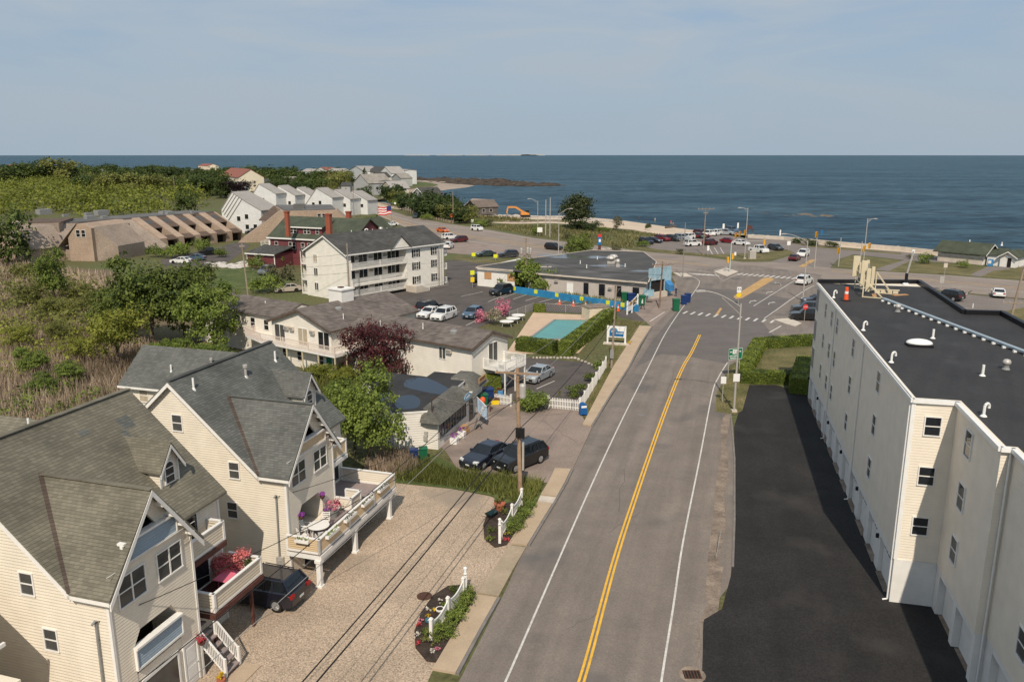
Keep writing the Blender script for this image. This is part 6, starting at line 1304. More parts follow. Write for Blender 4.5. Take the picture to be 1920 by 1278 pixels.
g = G(672,412,8.6); t = T('white_gable_house', 'grey roofed cottage with white pointed gable beside the hotel roof', 'house', (g.x,g.y,0), RY); b = MB(); b.prof([(-3.2,0),(3.2,0),(3.2,6.2),(0,8.6),(-3.2,6.2)], 0, 9, 'y'); b.build('wall', m_white3, t); b = MB(); gable_y(b, -3.2, 3.2, 0, 9, 6.2, 8.7, .5, .5, .2, .06); b.build('roof', m_sh_grn, t); b = MB(); rakes_y(b, -.52, -3.2, 3.2, 6.2, 8.7, .5, .3, .06, .06); b.build('trim', m_white, t)
# ---- brown cedar townhouses: a long row with slanting party walls
cO, cE = G(300,447,2.8), G(453,431,2.8); cd = (cE-cO).normalized(); cY = yaw(cd); cl = mkl(cO, cd); CL = (cE-cO).length
VR = cl((400,397), 7.5)[1]
t = T('townhouse_row', 'long brown cedar townhouse row with slanting fin walls and skylights', 'townhouses', (cO.x,cO.y,0), cY)
U0 = -24.0
b = MB(); b.prof([(VR-3,0),(VR+11,0),(VR+11,7.3),(VR,7.3),(VR-3,5.2)], U0, CL+.5, 'x'); b.build('wall', m_tan, t)
b = MB(); b.box(U0,CL+.6,VR-.1,VR+11.2,7.3,7.5); b.box(U0,CL+.6,VR-.2,VR+.1,7.3,7.62); fr_ = b.build('flat_roof', m_flatroof, t)
nU = 5; pit = CL/nU
fw = MB(); 
for i in range(nU+1):
    x0 = i*pit-(.3 if i else 0); x1 = x0+(pit*.42 if i < nU else .5)
    fw.prof([(.0,0),(VR-.01,0),(VR-.01,7.62),(0,2.75)], x0, x1, 'x')
fw.build('fin_wall', m_tan, t)
br_ = MB(); dk2 = MB(); lowr = MB()
for i in range(nU):
    x0, x1 = i*pit+pit*.42-.29, (i+1)*pit-.31
    k = (7.5-3.6)/(VR-2.2)
    slab(br_, [(x0,VR*.5,5.0),(x1,VR*.5,5.0),(x1,VR+.1,7.45),(x0,VR+.1,7.45)], .2); slab(lowr, [(x0,-.6,2.4),(x1,-.6,2.4),(x1,1.6,3.3),(x0,1.6,3.3)], .2)
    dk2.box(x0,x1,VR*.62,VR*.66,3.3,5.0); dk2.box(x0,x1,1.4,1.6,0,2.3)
    zz = lambda v: 5.0+(v-VR*.5)/(VR*.5+.1)*2.45+.04
    for s in (.3,.62): xa = x0+(x1-x0)*s; v0, v1 = VR*.68, VR*.86; MB().add([(xa-.35,v0,zz(v0)),(xa+.35,v0,zz(v0)),(xa+.35,v1,zz(v1)),(xa-.35,v1,zz(v1))], [(0,1,2,3)]).build('skylight', m_glass2, t)
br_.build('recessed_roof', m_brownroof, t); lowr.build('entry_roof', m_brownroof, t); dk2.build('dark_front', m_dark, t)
sw_ = MB()
for i in range(6): x = U0+i*4.0; k = .35*i; sw_.prof([(-1.6-k,0),(VR-.02,0),(VR-.02,7.55-.05*i),(-1.6-k,.9)], x+.02, x+3.98, 'x')
sw_.build('slanted_front', m_tan2, t)
b = MB(); gx = U0-8.0; b.prof([(1.5,0),(12.5,0),(12.5,4.6),(8.6,7.6),(4.8,7.6),(1.5,3.2)], gx, U0-.02, 'x'); ge = b.build('end_gable', m_tan, t); b = MB(); slab(b, [(gx-.3,8.5,7.75),(U0,8.5,7.75),(U0,13.0,4.5),(gx-.3,13.0,4.5)], .15); slab(b, [(gx-.3,1.2,3.2),(U0,1.2,3.2),(U0,4.8,7.75),(gx-.3,4.8,7.75)], .15); slab(b, [(gx-.3,4.8,7.75),(U0,4.8,7.75),(U0,8.5,7.75),(gx-.3,8.5,7.75)], .15); b.build('end_roof', m_tan2, ge)
for v in (5.6, 7.2): window(ge, gx, v, 6.1, 1.1, 1.5, QL, 'hung')
for px, w_, h_ in (((165,400),.9,.9),((168,405),1.2,.8),((190,399),1.6,1.4),((195,404),.8,.6),((82,397),1.7,1.4),((122,401),.7,.6),((310,396),1.6,.8),((318,397),1.1,.7),((360,396),.4,1.0)):
    q = cl(px, 8.2); MB().box(q[0]-w_,q[0]+w_,q[1]-w_*.6,q[1]+w_*.6,7.5,7.5+h_).build('rooftop_unit', m_grey, fr_)
a, c = G(52,485), G(118,482); d = (c-a).normalized(); a, c = G(133,489), G(178,490); d = (c-a).normalized(); t = T('townhouse_gable', 'tan gable end of the brown townhouses with a pair of white framed windows', 'townhouses', (a.x,a.y,0), yaw(d)); l = (c-a).length
b = MB(); b.prof([(0,0),(l,0),(l,7.4),(l*.7,8.3),(l*.42,8.3),(0,5.2)], 0, 14, 'y'); b.build('wall', m_tan, t); b = MB(); slab(b, [(-2.5,-.3,3.4),(l*.42,-.3,8.5),(l*.42,14,8.5),(-2.5,14,3.4)], .2); b.build('side_roof', m_tan2, t); MB().add([(l+.02,1,0),(l+4,3,0),(l+4,13,0),(l+.02,13,0),(l+.02,1,7.6),(l+4,3,3.2),(l+4,13,3.2),(l+.02,13,7.6)],[(3,2,1,0),(4,5,6,7),(0,1,5,4),(1,2,6,5),(2,3,7,6),(3,0,4,7)]).build('lean_to', m_tan2, t)
for x in (.44,.66): window(t, l*x, 0, 6.2, .9, 1.5, 0, 'hung')
a, c = G(52,485), G(118,482); d = (c-a).normalized(); t = T('townhouse_block', 'brown cedar end block with sloping brown roof behind the trees', 'townhouses', (a.x,a.y,0), yaw(d)); l = (c-a).length
b = MB(); b.prism([(0,0),(l,0),(l+2,14),(-3,14),(-5,3)], 0, 7.9); b.build('wall', m_tan2, t); b = MB(); b.prism([(1,1.2),(l+.4,1.2),(l+2.2,14.2),(-1,14.2)], 7.9, 8.1); slab(b, [(-5.2,2.8,5.6),(-.2,-.2,5.6),(1.2,.2,8.15),(-1.0,14.2,8.15),(-5.2,14,5.6)], .2); b.build('roof', m_brownroof, t)
for x in (3.0, 3.9, 2.4): window(t, x, 0, 6.4, .7, 1.2, 0, 'hung')
window(t, 3.2, 0, 3.4, 1.6, 1.2, 0, 'pair')
for v in (.25,.5,.75): window(t, -5*v, 3*v, 3.6, .7, 1.1, yaw((5,-3))+0, 'hung')
# a second brown block beyond the red house
a, c = G(494,462), G(660,440); d = (G(605,392,8)-G(535,393,8)).normalized(); o_ = G(520,425,3.5); t = T('townhouse_block', 'brown cedar block with flat roof rising behind the red house', 'townhouses', (o_.x,o_.y,0), yaw(d))
tl = mkl(o_, d); f = lambda p, z: tl(p, z)
P_ = [f((535,394),8.5), f((607,392),8.5), f((598,384),8.5), f((540,384),8.5)]
b = MB(); b.prism([(P_[0][0]-.5,P_[0][1]-1.5),(P_[1][0]+3.5,P_[1][1]-1.5),(P_[2][0]+4,P_[2][1]),(P_[3][0]-4,P_[3][1])], 0, 8.3)
ym = P_[0][1]; b.prof([(P_[0][0]-13,0),(P_[0][0]+8,0),(P_[0][0]+5,8.25),(P_[0][0]-1.5,8.25)], ym-1.4, ym+16, 'y'); b.prof([(P_[1][0],0),(P_[1][0]+10,0),(P_[1][0]+10,2.5),(P_[1][0]+3.6,8.2),(P_[1][0],8.2)], ym-1.45, ym+12, 'y')
b.build('wall', m_tan, t); b = MB(); b.prism([(P_[0][0]-.2,P_[0][1]-.6),(P_[1][0]+3.2,P_[1][1]-.6),(P_[2][0]+3.6,P_[2][1]),(P_[3][0]-3.6,P_[3][1])], 8.301, 8.55); b.box(P_[0][0]+2,P_[0][0]+5,ym+4,ym+7,8.55,9.8); b.build('roof', m_flatroof, t)
for x in (9.0,10.6,12.1): window(t, P_[0][0]+x, ym-1.5, 6.8, .9 if x != 10.6 else 1.5, 1.4, 0, 'hung')
q = f((500,408), 6); b = MB(); slab(b, [(q[0]-2,q[1]-2,5.6),(q[0]+3.5,q[1]-2,5.6),(q[0]+6,q[1]+14,8.4),(q[0]+1,q[1]+14,8.4)], .3); b.build('side_roof', m_brownroof, t)
# ---- generic gabled building far off
def cottage(px0, px1, depth, ze, zr, wall, roof, label, axis='x', name='house', wins=2, rows=1, group=None, z0=0.0, chim=False):
    """front wall base from px0 to px1, ridge along x (parallel to the front) or y"""
    a, c = G(*px0), G(*px1); d = c-a; l = d.length; t = T(name, label, 'house', (a.x,a.y,z0), yaw(d), group); b = MB(); r = MB()
    if axis == 'x': b.prof([(0,0),(depth,0),(depth,ze),(depth/2,zr-.1),(0,ze)], 0, l, 'x'); gable_x(r, 0, l, 0, depth, ze, zr, .4, .4, .18, .05)
    else: b.prof([(0,0),(l,0),(l,ze),(l/2,zr-.1),(0,ze)], 0, depth, 'y'); gable_y(r, 0, l, 0, depth, ze, zr, .4, .4, .18, .05)
    b.build('wall', wall, t); ro = r.build('roof', roof, t)
    for k in range(rows):
        for i in range(wins): window(t, l*(i+1)/(wins+1), 0, 1.6+2.7*k, min(1.2,l/(wins*2.2)), 1.3, 0, 'none')
    if chim: MB().box(l*.3,l*.3+.8,depth*.45,depth*.45+.8,zr-1,zr+1.2).build('chimney', m_brick, ro)
    return t
m_wfar = M('white_clapboard', (0.66,0.65,0.63), 0.7, 0.07, 0.5, fine=.05, fscale=2); m_cfar = M('cream_clapboard', (0.70,0.62,0.48), 0.7, 0.05, 0.5); m_gfar = M('grey_clapboard', (0.38,0.38,0.37), 0.8, 0.08, 0.5); m_paleroof = M('pale_grey_roof', (0.33,0.305,0.28), 0.9, 0.08, 0.3, fine=.08, fscale=3); m_redroof = M('red_tile_roof', (0.25,0.095,0.07), 0.9, 0.1, 0.3)
def stepped(p0, dirv, n, ln, dep, ze, zr, drop, label, shift=3.0, sh2=0):
    """row of white units, each set back from the last, with long mono roofs"""
    g = G(*p0); d = Vector(dirv).normalized(); t = T('white_townhouses', label, 'townhouses', (g.x,g.y,0), yaw(d))
    for i in range(n):
        b = MB(); x0, x1, y0 = i*shift, i*shift+ln, i*dep; zr_, ze_ = zr, ze; zr = zr-drop*(i>0); ze = ze-drop*(i>0)
        b.prof([(x0,0),(x1,0),(x1,ze),(x0+ln*.45,zr),(x0,ze*.55)], y0, y0+dep-.02, 'y'); u = b.build('unit_wall', m_wfar, t)
        r = MB(); slab(r, [(x0-.3,y0-.2,ze*.55+.05),(x0+ln*.45,y0-.2,zr+.2),(x0+ln*.45,y0+dep-.2,zr+.2),(x0-.3,y0+dep-.2,ze*.55+.05)], .2); slab(r, [(x0+ln*.45,y0-.2,zr+.2),(x1+.4,y0-.2,ze+.05),(x1+.4,y0+dep-.2,ze+.05),(x0+ln*.45,y0+dep-.2,zr+.2)], .2); r.build('unit_roof', m_paleroof, u)
        if i == 0:
            for xx, zz in ((ln*.3,ze*.62),(ln*.55,ze*.72),(ln*.8,ze*.3),(ln*.55,ze*.28)): window(u, x0+xx, y0, zz, 1.3, 1.4, 0, 'none')
        else:
            for xx, zz in ((ln*.62,ze*.8),(ln*.8,ze*.62)): window(u, x0+xx, y0, zz, 1.2, 1.3, 0, 'none')
    return t
stepped((432,436), (.93,-.36), 5, 12, 9, 7.0, 10.2, 0, 'stepped white townhouses nearest the brown row', -8.5)
stepped((466,404), (.95,-.3), 4, 13, 7, 8.6, 12.2, .9, 'stepped white townhouses in the middle, below the dark purple tree', 4.0)
stepped((574,404), (.9,-.42), 3, 13, 7, 7.2, 10.6, .8, 'stepped white townhouses next to the boulevard', 3.2)
# ---- houses on the far point and in the far wood
FAR = [((415,352),(449,359),16,9,14,m_cfar,m_redroof,'cream house with red roof among the far trees','x',3,2),((425,364),(447,365),8,4,6.5,m_wfar,m_paleroof,'white cottage below the red roofed house','x',2,1),
 ((518,352),(545,354),10,5,8,m_gfar,m_sh_grey,'grey cottage above the middle white townhouses','y',2,1),((470,354),(500,356),12,4,7,m_wfar,m_sh_dark,'low white house with a dark roof near the purple tree','x',2,1),
 ((655,336),(684,341),14,9,13,m_wfar,m_paleroof,'pale green house with wide gable at the point','y',3,2),((690,340),(712,344),14,9,13,m_wfar,m_sh_dark,'white house with dark roof behind the fir','x',3,2),((712,345),(735,347),12,9,14,m_wfar,m_paleroof,'white gabled house beside the shore at the point','y',2,2),
 ((742,344),(760,345.5),10,11,11.6,m_wfar,m_paleroof,'tall white flat topped house at the end of the point','x',2,3),((735,347),(752,349),9,6,9,m_gfar,m_sh_grey,'small grey house in front of the tall white one','y',1,1),((697,352),(712,353),9,8,11,m_cfar,m_sh_dark,'narrow tan house in the cluster on the point','y',1,2),
 ((664,364),(692,366),16,7,12,m_gfar,m_sh_grey,'grey shingled house with a broad gable near the road','y',2,1),((694,363),(710,365),9,8,8.6,m_gfar,m_paleroof,'grey house with two porches facing the road','x',2,2),((715,372),(735,375),10,6,9.5,m_cfar,m_paleroof,'pale yellow house behind the shore bushes','y',2,2),((640,360),(657,360),9,4,6,m_gfar,m_sh_dark,'low dark roofed cottage by the bend of the road','x',1,1),
 ((592,328),(612,329),14,6,9,m_wfar,m_redroof,'white house with red gable roof by the far shore','y',2,1),((612,332),(640,333),14,6,9,m_wfar,m_paleroof,'white houses row end above the yellow green tree','x',3,1),((565,330),(585,331),14,5,8,m_wfar,m_paleroof,'pale house half hidden left of the red gable','x',2,1),
 ((12,323),(38,323),16,6,10,m_cfar,m_redroof,'pink roofed house at the far edge of the wood','x',2,1),((372,318),(390,319),16,6,9,m_cfar,m_redroof,'red roofed house peeping over the wood','x',1,1),((180,338),(192,338),12,7,10,m_wfar,m_paleroof,'white house glimpsed between the dark trees','y',1,2),((362,356),(374,358),10,5,8,m_wfar,m_paleroof,'white house half hidden behind the last wood tree','y',1,1)]
for a, c, dep, ze, zr, wm, rm, lab, ax, wi, ro in FAR: cottage(a, c, dep, ze, zr, wm, rm, lab, ax, 'house', wi, ro)
t = cottage((770,378),(798,380),12,3.4,7.2, m_gfar, m_sh_dark, 'brown shingled house with white trimmed gable above the bushes', 'y'); b = MB(); rakes_y(b, -.42, 0, (G(798,380)-G(770,378)).length, 3.4, 7.2, .4, .5, .08, .05); b.build('trim', m_white, t)
# grey shacks by the water, bathhouse
cottage((893,403),(934,401),8,3.2,5.6, M('shack_boards',(.12,.105,.095),.9,.15,.4), M('shack_roof',(.16,.125,.105),.9,.12,.5), 'weathered brown shack by the water'); cottage((872,398),(900,400),9,3.0,5.4, M('shack_boards_grey',(.15,.13,.12),.9,.15,.4), M('pale_shack_roof',(.30,.24,.21),.9,.1,.5), 'longer pale roofed shack behind the weathered shack')
a, c = G(1757,489), G(1842,497); d = (c-a).normalized(); t = T('bathhouse', 'low white bathhouse with green grey roof by the beach', 'bathhouse', (a.x,a.y,0), yaw(d)); l = (c-a).length
b = MB(); b.prof([(0,0),(7,0),(7,2.7),(3.5,4.3),(0,2.7)], 0, l, 'x'); b.box(l+.5,l+3.2,.8,5.5,0,2.3); b.prof([(l+3.2,0),(l+6.2,0),(l+6.2,2.5),(l+4.7,3.4),(l+3.2,2.5)], .3, 6, 'y'); b.build('wall', m_wpaint, t); r = MB(); gable_x(r, 0, l, 0, 7, 2.7, 4.4, .9, .8, .18, .05); gable_y(r, l+3.2, l+6.2, .3, 6, 2.5, 3.5, .5, .6, .14, .05); slab(r, [(l+.3,.5,2.35),(l+3.3,.5,2.35),(l+3.3,6,3.4),(l+.3,6,3.4)], .12); r.build('roof', m_sh_grn, t); b = MB(); rakes_x(b, l+.84, 0, 7, 2.7, 4.4, .9, .22, .06, .05); rakes_y(b, -.33, l+3.2, l+6.2, 2.5, 3.5, .5, .2, .06, .05); b.build('trim', m_white, t)
for i in range(7): window(t, 1.3+i*(l-2.2)/6.4, 0, 2.1, 1.25, .42, 0, 'none')
door(t, l+5.0, .3, 0, .8, 2.0, 0, m_dark); b = MB(); b.box(.1,l-.1,-.09,-.0,0,1.5); b.build('lower_wall', m_pale, t)
for x in (5, 11.5): pipe_vent(t, (x,3.6,4.3), .6, .12)
g = G(1856,499); t = T('vending_machine', 'blue vending machine by the bathhouse door', 'machine', (g.x,g.y,0), yaw(d)); MB().box(-.45,.45,-.4,.4,.05,1.5).build('cabinet', m_binpale, t); MB().box(-.3,.3,-.43,-.401,.6,1.3).build('front_panel', m_signwhite, t)
# ---- excavator
m_excav = M('excavator_orange',(.62,.26,.06),.6,.12,1)
g = G(985,407); t = T('excavator', 'orange excavator working on the dune above the water', 'excavator', (g.x,g.y,0), math.radians(10)); t.scale = (.82,.82,.9)
for s in (-1,1): MB().prof([(-2.1,.1),(-1.8,0),(1.8,0),(2.1,.1),(2.2,.5),(1.9,.85),(-1.9,.85),(-2.2,.5)], s*1.3-.3, s*1.3+.3, 'y').build('track', m_blackm, t)
MB().prof([(-2.2,1.0),(1.6,1.0),(1.6,1.7),(.2,2.2),(-1.8,2.2),(-2.2,1.8)], -1.4, 1.4, 'y').build('body', m_excav, t); MB().box(-.1,1.5,-1.38,-.2,1.72,3.0).build('cab', m_glass, t)
b = MB(); b.bar((-.5,.2,1.9),(-4.6,.2,4.2),.5,.8); b.bar((-4.6,.2,4.2),(-8.2,.2,4.3),.45,.7); b.bar((-8.2,.2,4.5),(-8.8,.2,1.8),.4,.6); b.build('boom', m_excav, t); MB().prof([(-9.3,.6),(-8.2,.4),(-7.9,1.2),(-8.6,1.9)], -.4, .8, 'y').build('bucket', m_grey, t)
# ---- rocks: reef at the point, islet, riprap, heaps
def rocks(name, pts, n, r0, r1, m, label, z=SEA, seed=1, kind_='stuff', flat=.5):
    rs = random.Random(seed); b = MB()
    P = [G(x,y,z) for x,y in pts]
    for i in range(n):
        t = rs.random()*(len(P)-1); k = int(t); p = P[k].lerp(P[k+1], t-k); r = rs.uniform(r0,r1); sp = r1*1.2
        b.ell((p.x+rs.gauss(0,sp), p.y+rs.gauss(0,sp), z-.2*r), (r*rs.uniform(.8,1.6), r*rs.uniform(.7,1.3), r*flat*rs.uniform(.5,1.2)), 7, 3)
    o = b.build(name, m); kind(o, kind_, label); return o
rocks('reef_rocks', [(838,344.5),(900,345.5),(960,346.5),(1020,348)], 420, 2.5, 7, m_rock, 'dark seaweed covered reef off the point', SEA, 2, flat=.6); rocks('reef_rocks', [(760,339),(840,340),(940,341)], 240, 3, 7, m_rock, 'dark rocks behind the far beach', SEA, 3, flat=.7)
rocks('islet_rocks', [(1488,402),(1510,403.5),(1545,404)], 34, 1.2, 3.4, M('islet_rock',(.15,.12,.088),.9,.25,.2,fine=.2,fscale=1,world=True), 'low rocky islet off the beach', SEA, 4, flat=.3); rocks('islet_rocks', [(1414,399),(1440,399.6)], 12, .6, 1.5, M('islet_rock2',(.15,.12,.10),.9,.25,.2,world=True), 'small rocks awash beside the islet', SEA, 5, flat=.3)
rocks('riprap', [(935,403),(985,405),(1050,407),(1100,412),(1150,414)], 170, .5, 1.3, m_rubble, 'pale boulders along the water edge', -.4, 6); rocks('riprap', [(1420,440),(1500,449),(1600,457),(1700,465),(1765,470),(1890,480),(2000,489)], 150, .35, .8, m_rubble, 'stones along the beach wall', -.2, 7)
rocks('dirt_heap', [(955,416),(975,417),(1000,415),(1040,414)], 40, .6, 1.6, m_dirt, 'heaps of earth under the excavator', 0, 8); rocks('rubble', [(1100,467),(1140,466),(1175,470),(1190,473)], 40, .3, .9, m_rubble, 'stones behind the boarded building', 0, 9)
rocks('debris', [(405,492),(425,500),(450,500),(470,492),(500,505)], 140, .3, 1.0, M('pale_debris',(.50,.46,.42),.9,.3,1.5,world=True), 'pale building debris beside the red house', 0, 10, flat=.6)
# sea wall along the right-hand beach
b = MB(); pts = [G(x,y) for x,y in ((1402,446),(1470,450),(1560,459),(1690,470),(1760,477),(1830,483),(1925,490),(2140,508))]
for p, q in zip(pts[:-1], pts[1:]): b.bar((p.x,p.y,.5),(q.x,q.y,.5),.5,1.0)
tag(b.build('sea_wall', m_pale), 'long low concrete sea wall along the beach', 'wall')
# ---- poles, lamps, signals, signs
def upole(px, h, label, m=None, arms=((.25,2.4),), az=0.0, lean=(0,0), tr=(), name='utility_pole', r=.15, extra=None):
    g = G(*px); t = T(name, label, 'utility pole', (g.x,g.y,0), az, 'wooden utility poles'); top = (lean[0],lean[1],h); MB().tube((0,0,-.3),top,r,r*.66,9).build('pole', m or m_pole, t); at = lambda z: Vector((lean[0]*z/h,lean[1]*z/h,z))
    for dz, ln in arms:
        c = at(h-dz); b = MB(); b.box(c.x-ln/2,c.x+ln/2,c.y-.2,c.y-.08,c.z-.06,c.z+.06); b.bar((c.x-ln*.3,c.y-.12,c.z),(c.x,c.y-.12,c.z-.6),.05,.03); b.bar((c.x+ln*.3,c.y-.12,c.z),(c.x,c.y-.12,c.z-.6),.05,.03); a = b.build('crossarm', m or m_pole, t)
        b = MB()
        for s in (-.46,-.22,.22,.46): b.lathe((c.x+s*ln,c.y-.14,c.z+.06),[(.03,0),(.06,.06),(.05,.14),(.02,.18)],8)
        b.build('insulator', m_galv, a)
    for dx, z in tr: c = at(z); MB().lathe((c.x+dx,c.y-.1,c.z-.55),[(.22,0),(.24,.1),(.24,.85),(.2,.95),(.05,1.0)],12).build('transformer', m_galv, t)
    if extra: extra(t, at)
    return t
p1 = upole((976,935), 9.5, 'tall brown utility pole with a transformer beside the shop lot', M('warm_pole_timber',(.33,.22,.14),.9,.2,1.2,fine=.15,fscale=9), ((.35,3.0),), math.radians(-12), (-.25,.0), ((.35,8.0),), r=.17, extra=lambda t, at: (MB().box(.12,.24,-.1,.1,2.2,4.2).build('riser_guard', m_galv, t), MB().box(-.3,.3,-.3,-.1,4.6,5.3).build('splice_box', m_blackm, t)))
upole((1146,690), 9.4, 'thin leaning utility pole in front of the motel sign', None, (), 0, (.35,.4), r=.14, extra=lambda t, at: MB().box(-.2,.2,-.25,-.15,1.2,2.2).build('sign_board', m_grey, t)); upole((656,575), 10.0, 'utility pole in front of the hotel gable', None, (), 0); upole((466,560), 9.2, 'utility pole behind the rear motel wing', None, ((.5,.8),), 0, (-.4,0))
upole((986,543), 9.2, 'utility pole with three transformers at the boarded building', None, ((.1,1.5),), 0, tr=((-.8,7.0),(.8,7.0),(.3,7.1))); upole((1318,478), 11.1, 'tall utility pole with wide crossarm by the beach lot', None, ((.2,4.4),(1.2,1.2)), .3, (.1,0)); upole((1236,578), 7.4, 'brown utility pole standing at the blue entrance', m_pole2, ((.5,3.6),), .2, (.25,0)); upole((1893,605), 8.1, 'utility pole with crossarms at the corner of the lot', None, ((.1,1.6),(5.2,3.2)), -.3, (.9,.3), r=.2); upole((1280,520), 10.6, 'thin dark pole at the concrete corner pad', m_grey, ((3.2,2.4),), .2, r=.1)
for p, h, l in (((850,418),11.0,'pale utility pole beside the orange diamond sign'),((768,393),9.4,'utility pole in the shore bushes'),((664,408),11.5,'utility pole at the bend by the round green bush'),((1031,445),11.4,'white painted pole by the dune shrubs'),((1023,443),10.6,'weathered pole right beside the white painted pole'),((701,380),8,'utility pole in front of the porch house'),((603,345),12,'utility pole above the wood near the point'),((617,352),12,'second utility pole above the wood near the point'),((638,352),13,'third utility pole above the wood near the point'),((329,372),12,'utility pole in front of the bright thicket')): upole(p, h, l, m_galv if 'white' in l else None, (), 0, r=.16)
def lamp(px, h, arm, rise, label, m=None, name='street_lamp', signs=(), rz=0.0):
    g = G(*px); t = T(name, label, 'street lamp', (g.x,g.y,0), rz); MB().tube((0,0,0),(0,0,h),.11,.07,9).build('pole', m or m_galv, t); MB().box(-.25,.25,-.25,.25,0,.22).build('base', m_pale, t)
    n = 8; pts = [(arm*i/n,0,h-.3+rise*math.sin(math.pi/2*i/n)) for i in range(n+1)]; a = MB().path(pts, .045, 6).build('arm', m or m_galv, t); MB().path([(0,0,h-1.0),(arm*.5,0,h-.35+rise*.62)], .03, 6).build('brace', m or m_galv, a)
    s = 1 if arm > 0 else -1; x = arm; MB().prof([(x-s*.2,h-.33+rise),(x+s*.6,h-.38+rise),(x+s*.7,h-.28+rise),(x+s*.3,h-.18+rise),(x-s*.2,h-.22+rise)], -.14, .14, 'y').build('lamp_head', m_galv, t); return t
lp = lamp((1376,772), 10.3, -3.5, 1.45, 'tall street lamp with a curved arm at the street corner'); MB().box(-.3,.3,-.16,-.12,3.0,3.75).build('sign_plate', m_signwhite, lp)
lamp((1505,565), 10.0, -3.7, 1.3, 'street lamp with long arm behind the apartment roof', rz=0.0); lamp((1047,480), 10.0, 2.6, 1.4, 'street lamp reaching over the boulevard near the big tree'); lamp((1008,440), 10, -2.4, .9, 'thin street lamp on the dune'); lamp((1619,490), 9.6, 1.5, .2, 'street lamp on the bathhouse lawn'); lamp((776,404), 7.0, 4.0, 1.0, 'street lamp leaning over the boulevard by the shore bushes')
def signal(par, p, rz=0, back=True, name='signal_head'):
    o = link(name, SIG[0], par, p, rz); 
    for k, c in enumerate(SIG[1]): link('lens', c, o)
    return o
m_sigy = M('signal_yellow',(.72,.36,.02),.5,.08,3); m_lensr = M('signal_red',(.25,.02,.015),.3,.05,3); m_lensy = M('signal_amber',(.30,.15,.01),.3,.05,3); m_lensg = M('signal_green_lens',(.01,.10,.06),.3,.05,3)
b = MB(); b.box(-.2,.2,-.1,.16,-.6,.6)
for z in (-.38,0,.38): b.prof([(-.17,z-.02),(.17,z-.02),(.17,z+.19),(-.17,z+.19)], -.3, -.1, 'y')
SIG = (b.mesh('signal_head', m_sigy), [MB().tube((0,-.312,z+.08),(0,-.301,z+.08),.13,.13,12).mesh('lens', m) for z, m in ((.38,m_lensr),(0,m_lensy),(-.38,m_lensg))])
lp = lamp((1396,485), 11.6, -1.6, .3, 'street lamp post carrying traffic signals at the beach lot'); MB().bar((0,0,5.6),(-2.6,0,5.9),.1,.1).bar((0,0,4.1),(4.2,0,4.1),.1,.1).build('mast_arm', m_galv, lp)
for x, z in ((-2.4,5.4),(-1.5,5.7),(-.3,6.0),(4.2,3.8)): signal(lp, (x,-.12,z), .2 if x < 4 else 1.4)
g = G(1368,511); t = T('signal_pole', 'pale green signal pole standing on the traffic island', 'traffic signal', (g.x,g.y,0)); MB().tube((0,0,0),(0,0,6.2),.12,.09,9).build('pole', M('pale_green_paint',(.42,.52,.46),.5,.06,3), t); signal(t, (.42,0,3.3), 1.3); signal(t, (-.5,0,2.6), -1.5); MB().box(.7,1.1,-.05,.0,3.5,4.2).build('sign_plate', m_signwhite, t)
g = G(1572,500); t = T('signal_pole', 'signal pole with one orange head beside the bathhouse lawn', 'traffic signal', (g.x,g.y,0)); MB().tube((0,0,0),(0,0,6.2),.1,.08,9).build('pole', m_galv, t); signal(t, (-.35,0,3.4), .3)
g = G(1527,502); t = T('signal_pole', 'signal pole with orange head behind the long armed lamp', 'traffic signal', (g.x,g.y,0)); MB().tube((0,0,0),(0,0,7.0),.1,.08,9).build('pole', m_galv, t); signal(t, (-.2,0,7.0), .2); MB().box(.7,1.1,-.05,0,6.8,8.0).build('sign_plate', m_signblue, t)
g = G(1612,500); t = T('signal_pole', 'signal pole with two orange heads in front of the lawn lamp', 'traffic signal', (g.x,g.y,0)); MB().tube((0,0,0),(0,0,5.4),.1,.08,9).bar((0,0,4.2),(2.2,0,4.8),.1,.1).build('pole', m_galv, t); signal(t, (.5,0,3.9), .6); signal(t, (1.6,0,4.5), .6)
def rsign(px, h, label, m, w=.6, hh=.75, rz=0.0, shape='box', txt=None, pole=None, name='road_sign'):
    g = G(*px); t = T(name, label, 'road sign', (g.x,g.y,0), rz); MB().tube((0,.03,0),(0,.03,h+hh/2),.035,.035,6).build('post', pole or m_galv, t); b = MB()
    if shape == 'box': b.box(-w/2,w/2,-.03,0,h-hh/2,h+hh/2)
    elif shape == 'diamond': b.prof([(0,h-hh/2),(w/2,h),(0,h+hh/2),(-w/2,h)], -.03, 0, 'y')
    else: b.prof([(w/2*math.cos(math.pi/8+i*math.pi/4)*1.06, h+hh/2*math.sin(math.pi/8+i*math.pi/4)*1.06) for i in range(8)], -.03, 0, 'y')
    b.build('plate', m, t); return t
t = rsign((1508,602), 2.1, 'red octagonal stop sign beside the dark parked cars', m_signred, .78, .78, .15, 'oct'); text('STOP', .26, m_signwhite, t, (0,-.036,2.1), (math.pi/2,0,0))
a, c = G(1365,710), G(1385,708); d = c-a; t = T('route_sign', 'green route sign with white shields on two posts beside the lamp', 'road sign', (a.x,a.y,0), yaw(d)); l = max(1.0,d.length)
b = MB(); b.tube((0,.04,0),(0,.04,3.3),.04,.04,6); b.build('post', m_galv, t); MB().tube((l,.04,0),(l,.04,3.3),.04,.04,6).build('post', m_galv, t); MB().box(-.15,l+.25,-.03,0,2.1,3.35).build('plate', m_signgreen, t); W_ = l+.4; cx = -.15+W_/2
